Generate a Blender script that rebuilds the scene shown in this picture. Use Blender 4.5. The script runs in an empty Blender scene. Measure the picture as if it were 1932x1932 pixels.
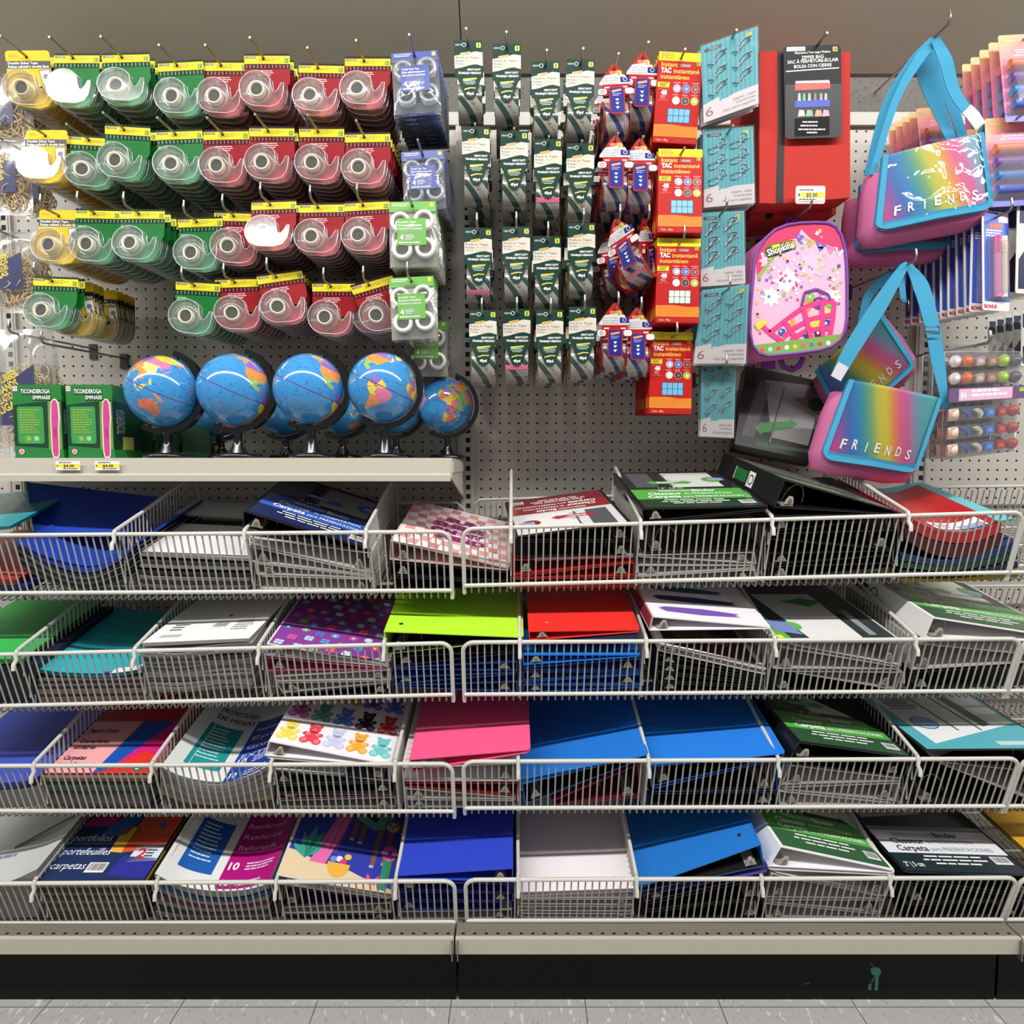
import bpy, math, random
from mathutils import Vector, Matrix
from math import sin, cos, pi, radians, sqrt, atan2

# ------------------------------------------------------------------ camera, light, exposure
S = bpy.context.scene
COL = S.collection
I = 0.0254                                   # one inch
F = 1244.0                                   # focal length in pixels of the 1932 px frame
TH = radians(4.184)                          # camera looks slightly down
CY, CZ = -71 * I, 48.1 * I                   # camera stands 71 in from the pegboard, eye 48 in up
cam = bpy.data.cameras.new('camera')
cam.sensor_width = 36.0
cam.lens = 36.0 * F / 1932.0
cam_ob = bpy.data.objects.new('camera', cam)
cam_ob.location = (0, CY, CZ)
cam_ob.rotation_euler = (pi / 2 - TH, 0, 0)
COL.objects.link(cam_ob)
S.camera = cam_ob
S.view_settings.view_transform = 'Standard'
S.view_settings.look = 'None'
S.view_settings.gamma = 1.0
S.view_settings.use_curve_mapping = False
S.view_settings.exposure = 0.0
S.cycles.transparent_max_bounces = 24
w = bpy.data.worlds.new('store_world')
S.world = w
w.use_nodes = True
w.node_tree.nodes['Background'].inputs[0].default_value = (1.0, 0.98, 0.95, 1)
w.node_tree.nodes['Background'].inputs[1].default_value = 0.25
LY, LZ = -1.95, 3.3
for k in range(-4, 5):                       # row of ceiling tubes over the aisle, behind the camera
    li = bpy.data.lights.new('ceiling_tube', 'AREA')
    li.shape = 'RECTANGLE'
    li.size, li.size_y = 1.16, 0.11
    li.energy = 30.5
    li.color = (1.0, 0.985, 0.955)
    lo = bpy.data.objects.new('ceiling_tube', li)
    lo.location = (k * 1.22 + 0.25, LY, LZ)
    lo.rotation_euler = (radians(40), 0, 0)
    COL.objects.link(lo)

# ------------------------------------------------------------------ helpers
def at(px, py, yin):
    """The point seen at pixel (px, py) that lies yin inches in front of the pegboard."""
    Y = -yin * I
    dx, dv = (px - 966) / F, (966 - py) / F
    d = (dx, cos(TH) + dv * sin(TH), -sin(TH) + dv * cos(TH))
    t = (Y - CY) / d[1]
    return Vector((dx * t, Y, CZ + d[2] * t))

def mpp(px, py, yin):
    """metres per pixel there"""
    dv = (966 - py) / F
    return (-yin * I - CY) / (cos(TH) + dv * sin(TH)) / F

def on_plane(px, py, o, n):
    dx, dv = (px - 966) / F, (966 - py) / F
    d = Vector((dx, cos(TH) + dv * sin(TH), -sin(TH) + dv * cos(TH)))
    c = Vector((0, CY, CZ))
    return c + d * ((o - c).dot(n) / d.dot(n))

def lin(c):
    return tuple(((x / 255) / 12.92 if x / 255 <= 0.04045 else ((x / 255 + 0.055) / 1.055) ** 2.4) for x in c) + (1.0,)

MATS = {}
def P(col, rough=0.5, spec=0.5, metal=0.0, coat=0.0, bump=None, mott=None):
    """principled material; bump = (scale, strength), mott = (scale, amount) breaks up the colour"""
    key = (col, rough, spec, metal, coat, bump, mott)
    if key in MATS:
        return MATS[key]
    m = bpy.data.materials.new('surface')
    m.use_nodes = True
    nt = m.node_tree
    b = nt.nodes['Principled BSDF']
    b.inputs['Base Color'].default_value = lin(col)
    b.inputs['Roughness'].default_value = rough
    b.inputs['Specular IOR Level'].default_value = spec
    b.inputs['Metallic'].default_value = metal
    b.inputs['Coat Weight'].default_value = coat
    b.inputs['Coat Roughness'].default_value = 0.06
    tc = nt.nodes.new('ShaderNodeTexCoord') if bump or mott else None
    if bump:
        n = nt.nodes.new('ShaderNodeTexNoise'); n.inputs['Scale'].default_value = bump[0]
        n.inputs['Detail'].default_value = 3
        bp = nt.nodes.new('ShaderNodeBump'); bp.inputs['Strength'].default_value = bump[1]
        bp.inputs['Distance'].default_value = 0.004
        nt.links.new(tc.outputs['Object'], n.inputs['Vector'])
        nt.links.new(n.outputs['Fac'], bp.inputs['Height'])
        nt.links.new(bp.outputs['Normal'], b.inputs['Normal'])
        if coat:
            nt.links.new(bp.outputs['Normal'], b.inputs['Coat Normal'])
    if mott:
        n = nt.nodes.new('ShaderNodeTexNoise'); n.inputs['Scale'].default_value = mott[0]
        n.inputs['Detail'].default_value = 6
        mx = nt.nodes.new('ShaderNodeMix'); mx.data_type = 'RGBA'
        c = lin(col)
        mx.inputs['A'].default_value = tuple(x * (1 - mott[1]) for x in c[:3]) + (1,)
        mx.inputs['B'].default_value = tuple(min(1, x * (1 + mott[1])) for x in c[:3]) + (1,)
        nt.links.new(tc.outputs['Object'], n.inputs['Vector'])
        nt.links.new(n.outputs['Fac'], mx.inputs['Factor'])
        nt.links.new(mx.outputs['Result'], b.inputs['Base Color'])
    MATS[key] = m
    return m

def film(tint=(255, 255, 255), haze=0.1, gloss=0.08, rough=0.08, bump=None):
    """clear plastic: transparent, a little milky, glossy at grazing angles"""
    key = ('film', tint, haze, gloss, rough, bump)
    if key in MATS:
        return MATS[key]
    m = bpy.data.materials.new('clear_plastic')
    m.use_nodes = True
    nt = m.node_tree
    nt.nodes.remove(nt.nodes['Principled BSDF'])
    out = nt.nodes['Material Output']
    tr = nt.nodes.new('ShaderNodeBsdfTransparent'); tr.inputs[0].default_value = (0.97, 0.97, 0.97, 1)
    df = nt.nodes.new('ShaderNodeBsdfDiffuse'); df.inputs[0].default_value = lin(tint)
    gl = nt.nodes.new('ShaderNodeBsdfGlossy'); gl.inputs[0].default_value = (1, 1, 1, 1); gl.inputs[1].default_value = rough
    m1 = nt.nodes.new('ShaderNodeMixShader'); m1.inputs[0].default_value = haze
    m2 = nt.nodes.new('ShaderNodeMixShader')
    lw = nt.nodes.new('ShaderNodeLayerWeight'); lw.inputs[0].default_value = 0.25
    mr = nt.nodes.new('ShaderNodeMapRange')
    mr.inputs[3].default_value = gloss; mr.inputs[4].default_value = 0.6
    nt.links.new(lw.outputs['Fresnel'], mr.inputs[0])
    nt.links.new(tr.outputs[0], m1.inputs[1]); nt.links.new(df.outputs[0], m1.inputs[2])
    nt.links.new(m1.outputs[0], m2.inputs[1]); nt.links.new(gl.outputs[0], m2.inputs[2])
    nt.links.new(mr.outputs[0], m2.inputs[0]); nt.links.new(m2.outputs[0], out.inputs[0])
    if bump:
        tc = nt.nodes.new('ShaderNodeTexCoord')
        n = nt.nodes.new('ShaderNodeTexNoise'); n.inputs['Scale'].default_value = bump[0]
        n.inputs['Distortion'].default_value = 1.5
        bp = nt.nodes.new('ShaderNodeBump'); bp.inputs['Strength'].default_value = bump[1]
        bp.inputs['Distance'].default_value = 0.01
        nt.links.new(tc.outputs['Object'], n.inputs['Vector'])
        nt.links.new(n.outputs['Fac'], bp.inputs['Height'])
        nt.links.new(bp.outputs['Normal'], gl.inputs['Normal'])
    MATS[key] = m
    return m

def graph(name, fn, rough=0.5, spec=0.5, coat=0.0):
    """principled material whose colour comes from a node graph built by fn(nt) -> colour socket"""
    if name in MATS:
        return MATS[name]
    m = bpy.data.materials.new(name)
    m.use_nodes = True
    nt = m.node_tree
    b = nt.nodes['Principled BSDF']
    b.inputs['Roughness'].default_value = rough
    b.inputs['Specular IOR Level'].default_value = spec
    b.inputs['Coat Weight'].default_value = coat
    b.inputs['Coat Roughness'].default_value = 0.05
    nt.links.new(fn(nt), b.inputs['Base Color'])
    MATS[name] = m
    return m

def nmath(nt, op, a, b=None, c=None):
    n = nt.nodes.new('ShaderNodeMath'); n.operation = op
    for k, x in enumerate((a, b, c)):
        if x is None: continue
        if isinstance(x, (int, float)): n.inputs[k].default_value = x
        else: nt.links.new(x, n.inputs[k])
    return n.outputs[0]

def nmix(nt, fac, a, b):
    n = nt.nodes.new('ShaderNodeMix'); n.data_type = 'RGBA'
    if isinstance(fac, (int, float)): n.inputs['Factor'].default_value = fac
    else: nt.links.new(fac, n.inputs['Factor'])
    for k, x in (('A', a), ('B', b)):
        if isinstance(x, tuple): n.inputs[k].default_value = lin(x)
        else: nt.links.new(x, n.inputs[k])
    return n.outputs['Result']

def nxyz(nt):
    tc = nt.nodes.new('ShaderNodeTexCoord')
    sp = nt.nodes.new('ShaderNodeSeparateXYZ')
    nt.links.new(tc.outputs['Object'], sp.inputs[0])
    return sp.outputs[0], sp.outputs[1], sp.outputs[2], tc.outputs['Object']

class MB:
    """collects shapes for ONE mesh object"""
    def __init__(s):
        s.v, s.f, s.m, s.sm, s.mats = [], [], [], [], []
    def mi(s, mat):
        if mat not in s.mats: s.mats.append(mat)
        return s.mats.index(mat)
    def add(s, vs, fs, mat, smooth=False, M=None):
        o = len(s.v); k = s.mi(mat)
        for p in vs:
            p = Vector(p)
            s.v.append(M @ p if M else p)
        for f in fs:
            s.f.append([i + o for i in f]); s.m.append(k); s.sm.append(smooth)
    def poly(s, pts, mat, M=None):
        s.add(pts, [list(range(len(pts)))], mat, False, M)
    def box(s, a, b, mat, M=None):
        x0, y0, z0 = a; x1, y1, z1 = b
        s.add([(x0,y0,z0),(x1,y0,z0),(x1,y1,z0),(x0,y1,z0),(x0,y0,z1),(x1,y0,z1),(x1,y1,z1),(x0,y1,z1)],
              [(0,3,2,1),(4,5,6,7),(0,1,5,4),(1,2,6,5),(2,3,7,6),(3,0,4,7)], mat, False, M)
    def hexa(s, lo, hi, mat, M=None):
        """two quads of four points each, joined"""
        s.add(list(lo) + list(hi), [(3,2,1,0),(4,5,6,7),(0,1,5,4),(1,2,6,5),(2,3,7,6),(3,0,4,7)], mat, False, M)
    def prism(s, pts, vec, mat, M=None, side=None, cap2=None, smooth=False):
        """polygon pts (3-D, planar) pushed along vec; first cap mat, sides side, far cap cap2"""
        n = len(pts); pts = [Vector(p) for p in pts]; vec = Vector(vec)
        s.add(pts, [list(range(n))], mat, False, M)
        s.add([p + vec for p in pts], [list(range(n - 1, -1, -1))], cap2 or mat, False, M)
        s.add(pts + [p + vec for p in pts], [(i, i + n, (i + 1) % n + n, (i + 1) % n) for i in range(n)], side or mat, smooth, M)
    def wall(s, pts, vec, mat, M=None, closed=True, smooth=True):
        n = len(pts); pts = [Vector(p) for p in pts]; vec = Vector(vec)
        s.add(pts + [p + vec for p in pts], [(i, i + n, (i + 1) % n + n, (i + 1) % n) for i in range(n if closed else n - 1)], mat, smooth, M)
    def tube(s, path, r, mat, n=8, closed=False, M=None, caps=True, flat=1.0):
        path = [Vector(p) for p in path]
        N = len(path); rings = []; up = None
        for i, p in enumerate(path):
            a = path[(i - 1) % N] if (i or closed) else p
            b = path[(i + 1) % N] if (i < N - 1 or closed) else p
            t = (b - a).normalized()
            if up is None:
                up = Vector((0, 0, 1)) if abs(t.z) < 0.9 else Vector((0, 1, 0))
            up = (up - t * up.dot(t))
            if up.length < 1e-6: up = t.orthogonal()
            up.normalize()
            sd = t.cross(up)
            rr = r[i] if isinstance(r, (list, tuple)) else r
            rings.append([p + (up * cos(2 * pi * k / n) * flat + sd * sin(2 * pi * k / n)) * rr for k in range(n)])
        vs = [q for rg in rings for q in rg]
        fs = []
        for i in range(N if closed else N - 1):
            j = (i + 1) % N
            for k in range(n):
                fs.append((i * n + k, i * n + (k + 1) % n, j * n + (k + 1) % n, j * n + k))
        s.add(vs, fs, mat, True, M)
        if caps and not closed:
            s.add(rings[0], [list(range(n - 1, -1, -1))], mat, False, M)
            s.add(rings[-1], [list(range(n))], mat, False, M)
    def lathe(s, prof, mat, n=32, M=None, smooth=True, closed=False):
        """prof = [(r, h)] turned about local z"""
        m = len(prof)
        vs = [(r * cos(2 * pi * k / n), r * sin(2 * pi * k / n), h) for r, h in prof for k in range(n)]
        fs = []
        for i in range(m if closed else m - 1):
            j = (i + 1) % m
            for k in range(n):
                fs.append((i * n + k, i * n + (k + 1) % n, j * n + (k + 1) % n, j * n + k))
        s.add(vs, fs, mat, smooth, M)
    def grid(s, fn, nu, nv, mat, M=None, smooth=True, pick=None):
        vs = [fn(i / nu, j / nv) for j in range(nv + 1) for i in range(nu + 1)]
        o = len(s.v)
        for p in vs:
            p = Vector(p); s.v.append(M @ p if M else p)
        for j in range(nv):
            for i in range(nu):
                a = o + j * (nu + 1) + i
                s.f.append([a, a + 1, a + nu + 2, a + nu + 1])
                s.m.append(s.mi(pick((i + .5) / nu, (j + .5) / nv) if pick else mat)); s.sm.append(smooth)
    def mesh(s, name):
        me = bpy.data.meshes.new(name)
        me.from_pydata([tuple(p) for p in s.v], [], s.f)
        for m in s.mats: me.materials.append(m)
        me.polygons.foreach_set('material_index', s.m)
        me.polygons.foreach_set('use_smooth', s.sm)
        me.update()
        return me
    def build(s, name, parent=None, origin=None):
        """one object; origin = world point that becomes its own origin"""
        if origin is not None and parent is None:
            o = Vector(origin); s.v = [p - o for p in s.v]
        ob = bpy.data.objects.new(name, s.mesh(name))
        COL.objects.link(ob)
        if origin is not None and parent is None: ob.location = origin
        if parent is not None: ob.parent = parent
        return ob

TXT = {}
def glyphs(body, bold=0.0, shear=0.0):
    """flat outline of a word in the built-in typeface: (verts, faces, width), cap height about 0.7"""
    key = (body, bold, shear)
    if key not in TXT:
        c = bpy.data.curves.new('t', 'FONT')
        c.body = body; c.size = 1.0; c.resolution_u = 2; c.offset = bold; c.shear = shear
        ob = bpy.data.objects.new('t', c)
        me = ob.to_mesh()
        vs = [(v.co.x, v.co.y) for v in me.vertices]
        fs = [list(p.vertices) for p in me.polygons]
        ob.to_mesh_clear()
        bpy.data.objects.remove(ob); bpy.data.curves.remove(c)
        xs = [x for x, _ in vs] or [0, 1]
        x0 = min(xs)
        TXT[key] = ([(x - x0, y) for x, y in vs], fs, max(xs) - x0)
    return TXT[key]

def rrect(x0, y0, x1, y1, r, n=5, corners=(1, 1, 1, 1)):
    """rounded rectangle, counter-clockwise from lower left"""
    pts = []
    for (cx, cy, a0), on in zip(((x0 + r, y0 + r, 180), (x1 - r, y0 + r, 270), (x1 - r, y1 - r, 0), (x0 + r, y1 - r, 90)), corners):
        if on:
            pts += [(cx + r * cos(radians(a0 + 90 * k / n)), cy + r * sin(radians(a0 + 90 * k / n))) for k in range(n + 1)]
        else:
            pts.append({180: (x0, y0), 270: (x1, y0), 0: (x1, y1), 90: (x0, y1)}[a0])
    return pts

def circ(x, y, r, n=20, ry=None, a0=0, a1=360):
    full = a1 - a0 == 360
    return [(x + r * cos(radians(a0 + (a1 - a0) * k / n)), y + (ry or r) * sin(radians(a0 + (a1 - a0) * k / n))) for k in range(n if full else n + 1)]

def star(x, y, r, k=5, q=0.45, a=90):
    return [(x + r * (1 if i % 2 == 0 else q) * cos(radians(a + 180 * i / k)), y + r * (1 if i % 2 == 0 else q) * sin(radians(a + 180 * i / k))) for i in range(2 * k)]

class Art:
    """print on a surface: o origin, u and v unit axes, n outward; layers lie EPS apart"""
    EPS = 0.00016
    def __init__(s, mb, o, u, v, n=None, fn=None):
        s.mb, s.o = mb, Vector(o)
        s.u, s.v = Vector(u).normalized(), Vector(v).normalized()
        s.n = Vector(n) if n is not None else s.u.cross(s.v).normalized()
        s.fn = fn
    def pt(s, u, v, L):
        if s.fn: return s.fn(u, v, L * s.EPS)
        return s.o + s.u * u + s.v * v + s.n * (L * s.EPS)
    def px(s, px, py):
        """surface coordinates of a pixel"""
        d = on_plane(px, py, s.o, s.n) - s.o
        return d.dot(s.u), d.dot(s.v)
    def poly(s, pts, mat, L=1):
        s.mb.poly([s.pt(a, b, L) for a, b in pts], mat)
    def ppoly(s, pts, mat, L=1):
        s.poly([s.px(*p) for p in pts], mat, L)
    def rect(s, a, b, c, d, mat, L=1, nu=1):
        if s.fn: nu = max(nu, int(abs(c - a) / .006) + 1)
        for k in range(nu):
            x0, x1 = a + (c - a) * k / nu, a + (c - a) * (k + 1) / nu
            s.poly([(x0, b), (x1, b), (x1, d), (x0, d)], mat, L)
    def circ(s, x, y, r, mat, L=1, n=20, ry=None):
        s.poly(circ(x, y, r, n, ry), mat, L)
    def ring(s, x, y, r, r2, mat, L=1, n=24):
        for k in range(n):
            a, b = 2 * pi * k / n, 2 * pi * (k + 1) / n
            s.poly([(x + r2 * cos(a), y + r2 * sin(a)), (x + r * cos(a), y + r * sin(a)), (x + r * cos(b), y + r * sin(b)), (x + r2 * cos(b), y + r2 * sin(b))], mat, L)
    def line(s, pts, wd, mat, L=1):
        for (a, b), (c, d) in zip(pts, pts[1:]):
            l = sqrt((c - a) ** 2 + (d - b) ** 2) or 1
            nx, ny = -(d - b) / l * wd / 2, (c - a) / l * wd / 2
            s.poly([(a - nx, b - ny), (c - nx, d - ny), (c + nx, d + ny), (a + nx, b + ny)], mat, L)
    def text(s, body, x, y, h, mat, L=3, w=None, align='l', bold=0.0, shear=0.0, ang=0.0):
        """h = cap height; w squeezes the word to that width"""
        vs, fs, tw = glyphs(body, bold, shear)
        k = h / 0.7
        kx = (w / tw) if w else k
        W = tw * kx
        off = {'l': 0, 'c': -W / 2, 'r': -W}[align]
        ca, sa = cos(ang), sin(ang)
        pts = []
        for a, b in vs:
            a, b = a * kx + off, b * k
            pts.append(s.pt(x + a * ca - b * sa, y + a * sa + b * ca, L))
        s.mb.add(pts, fs, mat)
    def ptext(s, body, p0, p1, hpx, mat, L=3, bold=0.0, shear=0.0):
        """word running from pixel p0 to pixel p1 along the baseline, capitals hpx pixels tall"""
        a, b = s.px(*p0), s.px(*p1)
        q = s.px(p0[0], p0[1] - hpx)
        ang = atan2(b[1] - a[1], b[0] - a[0])
        wd = sqrt((b[0] - a[0]) ** 2 + (b[1] - a[1]) ** 2)
        h = abs(-(q[0] - a[0]) * sin(ang) + (q[1] - a[1]) * cos(ang))
        s.text(body, a[0], a[1], h, mat, L, w=wd, bold=bold, shear=shear, ang=ang)
    def lines(s, x, y, w, h, n, mat, L=2, seed=0, align='l', thick=0.45):
        """rows of print too small to read, as broken bars"""
        rr = random.Random(seed)
        for k in range(n):
            yy = y - k * h / n
            wk = w * rr.uniform(0.65, 1.0)
            x0 = x if align == 'l' else x + (w - wk) / 2 if align == 'c' else x + w - wk
            e = x0 + wk
            while x0 < e - w * 0.02:
                l = min(w * rr.uniform(0.08, 0.24), e - x0)
                s.rect(x0, yy - h / n * thick, x0 + l, yy, mat, L)
                x0 += l + w * 0.025

# ------------------------------------------------------------------ scene objects
def setp(o, label=None, cat=None, group=None, kind=None):
    if label: o['label'] = label
    if cat: o['category'] = cat
    if group: o['group'] = group
    if kind: o['kind'] = kind
    return o

def thing(name, label, cat, loc=(0, 0, 0), group=None, M=None):
    o = bpy.data.objects.new(name, None)
    COL.objects.link(o)
    o.empty_display_size = 0.02
    if M is not None: o.matrix_basis = M
    else: o.location = loc
    return setp(o, label, cat, group)

def child(mb, name, parent, label=None):
    """mb holds WORLD points; the part keeps its thing's frame"""
    W = parent.matrix_basis.copy(); q = parent.parent
    while q is not None:
        W = q.matrix_basis @ W; q = q.parent
    Mi = W.inverted()
    mb.v = [Mi @ p for p in mb.v]
    o = mb.build(name, parent)
    if label: o['label'] = label
    return o

class Proto:
    """meshes of one kind: parts = [(name, MB, parent index or None, label)], whole = all in one mesh"""
    def __init__(s, name, cat, parts):
        s.name, s.cat = name, cat
        s.parts = [(n, mb.mesh(n), up, lb) for n, mb, up, lb in parts]
        wh = MB()
        for n, mb, up, lb in parts:
            for f, k, sm in zip(mb.f, mb.m, mb.sm):
                pass
            o = len(wh.v); wh.v += mb.v
            for f, k, sm in zip(mb.f, mb.m, mb.sm):
                wh.f.append([i + o for i in f]); wh.m.append(wh.mi(mb.mats[k])); wh.sm.append(sm)
        s.whole = wh.mesh(name)
        s.first = None
        s.first_whole = None
    def put(s, M, label, group=None, whole=False):
        if whole:
            if s.first_whole is None:
                o = s.first_whole = bpy.data.objects.new(s.name, s.whole)
            else:
                o = s.first_whole.copy()
            COL.objects.link(o); o.matrix_basis = M
            return setp(o, label, s.cat, group)
        r = thing(s.name, label, s.cat, group=group, M=M)
        made = []
        if s.first is None:
            s.first = []
            for n, me, up, lb in s.parts:
                o = bpy.data.objects.new(n, me)
                if lb: o['label'] = lb
                s.first.append(o); made.append(o)
        else:
            made = [o.copy() for o in s.first]
        for o, (n, me, up, lb) in zip(made, s.parts):
            COL.objects.link(o)
            o.parent = r if up is None else made[up]
        return r

ORD = ['first', 'second', 'third', 'fourth', 'fifth', 'sixth', 'seventh', 'eighth', 'ninth', 'tenth']
RND = random.Random(7)
# ------------------------------------------------------------------ setting: floor, back wall, ceiling
WHITE = P((232, 230, 228), 0.5)
BLACK = P((14, 14, 15), 0.45)
INK = P((30, 30, 34), 0.5)
STEEL = P((150, 148, 142), 0.32, metal=0.85)
DARKSTEEL = P((82, 80, 76), 0.38, metal=0.7)
WIRE = P((205, 203, 194), 0.42, coat=0.15)
THIN = P((170, 168, 160), 0.45)  # same coating as the rails, darkened: shade on thin wires painted in

def g_floor(nt):
    x, y, z, ob = nxyz(nt)
    def grout(c, off):
        f = nmath(nt, 'FRACT', nmath(nt, 'DIVIDE', nmath(nt, 'ADD', c, off), 12 * I))
        return nmath(nt, 'LESS_THAN', nmath(nt, 'ABSOLUTE', nmath(nt, 'SUBTRACT', f, 0.5)), 0.0035)
    g = nmath(nt, 'MAXIMUM', grout(x, (5.46 + 6) * I), grout(y, (15.83 + 6) * I))
    mp = nt.nodes.new('ShaderNodeMapping'); mp.inputs['Scale'].default_value = (70, 26, 40)
    mp.inputs['Rotation'].default_value = (0, 0, 0.25)
    nt.links.new(ob, mp.inputs[0])
    n = nt.nodes.new('ShaderNodeTexNoise'); n.inputs['Scale'].default_value = 1.0; n.inputs['Detail'].default_value = 3
    nt.links.new(mp.outputs[0], n.inputs['Vector'])
    n2 = nt.nodes.new('ShaderNodeTexNoise'); n2.inputs['Scale'].default_value = 2.3; n2.inputs['Detail'].default_value = 2
    nt.links.new(mp.outputs[0], n2.inputs['Vector'])
    a = nmath(nt, 'GREATER_THAN', n.outputs['Fac'], 0.64)
    b = nmath(nt, 'GREATER_THAN', n2.outputs['Fac'], 0.63)
    c = nmix(nt, nmath(nt, 'MULTIPLY', b, 0.7), (174, 172, 170), (146, 144, 141))
    c = nmix(nt, nmath(nt, 'MULTIPLY', a, 0.75), c, (212, 210, 206))
    return nmix(nt, g, c, (84, 82, 82))
mb = MB(); mb.box((-3.2, -4.4, -0.02), (3.2, 0.4, 0), graph('vinyl_tile', g_floor, 0.42, 0.4))
setp(mb.build('floor'), kind='structure')

zt = at(966, 212, 0.4).z
def g_stone(nt):
    x, y, z, ob = nxyz(nt)
    mp = nt.nodes.new('ShaderNodeMapping'); mp.inputs['Scale'].default_value = (210, 160, 110)
    mp.inputs['Rotation'].default_value = (0, 0.7, 0)
    nt.links.new(ob, mp.inputs[0])
    n = nt.nodes.new('ShaderNodeTexNoise'); n.inputs['Scale'].default_value = 1.2; n.inputs['Detail'].default_value = 5
    nt.links.new(mp.outputs[0], n.inputs['Vector'])
    return nmix(nt, nmath(nt, 'GREATER_THAN', n.outputs['Fac'], 0.6), (150, 149, 142), (126, 124, 117))
z1 = at(966, 141, 2.2).z
mb = MB()
st = graph('speckled_panel', g_stone, 0.6, 0.3)
for a, b in ((-92, -4.93), (-4.87, 92)):
    mb.hexa([(a * I, 0.05, zt), (b * I, 0.05, zt), (b * I, -0.4 * I, zt), (a * I, -0.4 * I, zt)],
            [(a * I, 0.05, z1), (b * I, 0.05, z1), (b * I, -2.2 * I, z1), (a * I, -2.2 * I, z1)], st)
setp(mb.build('trim_1'), kind='structure')
mb = MB()
dk = P((156, 148, 132), 0.55, 0.3, mott=(3.0, 0.05))
for a, b in ((-92, -4.95), (-4.85, 92)):
    mb.hexa([(a * I, 0.3, z1), (b * I, 0.3, z1), (b * I, -2.4 * I, z1), (a * I, -2.4 * I, z1)],
            [(a * I, 0.3, z1 + 11 * I), (b * I, 0.3, z1 + 11 * I), (b * I, -15 * I, z1 + 11 * I), (a * I, -15 * I, z1 + 11 * I)], dk)
setp(mb.build('trim_2'), kind='structure')
mb = MB(); mb.box((-3.2, 0.3, 0), (3.2, 0.36, 3.0), P((120, 112, 98), 0.7))
setp(mb.build('wall_back'), kind='structure')

# ------------------------------------------------------------------ gondola shelving: pegboard, uprights, base deck, kick plate
UP = [-53.1, -4.9, 43.5]                       # uprights, inches
def g_peg(nt):
    x, y, z, ob = nxyz(nt)
    def cell(c, off):
        f = nmath(nt, 'FRACT', nmath(nt, 'DIVIDE', nmath(nt, 'ADD', c, off), I))
        return nmath(nt, 'SUBTRACT', f, 0.5)
    a, b = cell(x, (100 + .1) * I), cell(z, 0.06 * I)
    d = nmath(nt, 'ADD', nmath(nt, 'MULTIPLY', a, a), nmath(nt, 'MULTIPLY', b, b))
    h = nmath(nt, 'LESS_THAN', d, 0.0145)
    n = nt.nodes.new('ShaderNodeTexNoise'); n.inputs['Scale'].default_value = 6.0
    nt.links.new(ob, n.inputs['Vector'])
    c = nmix(nt, n.outputs['Fac'], (186, 181, 172), (198, 194, 185))
    return nmix(nt, h, c, (12, 12, 12))
PEG = graph('pegboard', g_peg, 0.5, 0.4)
PAINT = P((190, 187, 178), 0.45, 0.4)
LIP = P((186, 181, 165), 0.5, 0.35, mott=(120, 0.05))
SLOT = P((16, 16, 16), 0.8)
BZ = at(870, 1769, 17.5).z                     # base deck top
LIPB = at(870, 1799, 17.5).z
sect = [(-101.5, UP[0], 'left neighbour section of the grey pegboard shelving, mostly out of frame'),
        (UP[0], UP[1], 'left pegboard shelving section holding the tape dispensers and the globes'),
        (UP[1], UP[2], 'right pegboard shelving section holding packing tape, backpack and messenger bags'),
        (UP[2], 92, 'right-hand end slice of pegboard shelving behind the erasers and pens')]
def g_deck(nt):
    x, y, z, ob = nxyz(nt)
    f = nmath(nt, 'SUBTRACT', nmath(nt, 'FRACT', nmath(nt, 'DIVIDE', nmath(nt, 'ADD', x, 100 * I), I)), 0.5)
    g = nmath(nt, 'SUBTRACT', nmath(nt, 'FRACT', nmath(nt, 'DIVIDE', nmath(nt, 'ADD', y, 100.25 * I), 1.5 * I)), 0.5)
    h = nmath(nt, 'MULTIPLY', nmath(nt, 'LESS_THAN', nmath(nt, 'ABSOLUTE', f), 0.14), nmath(nt, 'LESS_THAN', nmath(nt, 'ABSOLUTE', g), 0.07))
    return nmix(nt, h, (120, 115, 105), (12, 12, 12))
DECK = graph('base_deck', g_deck, 0.5, 0.35)
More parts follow.
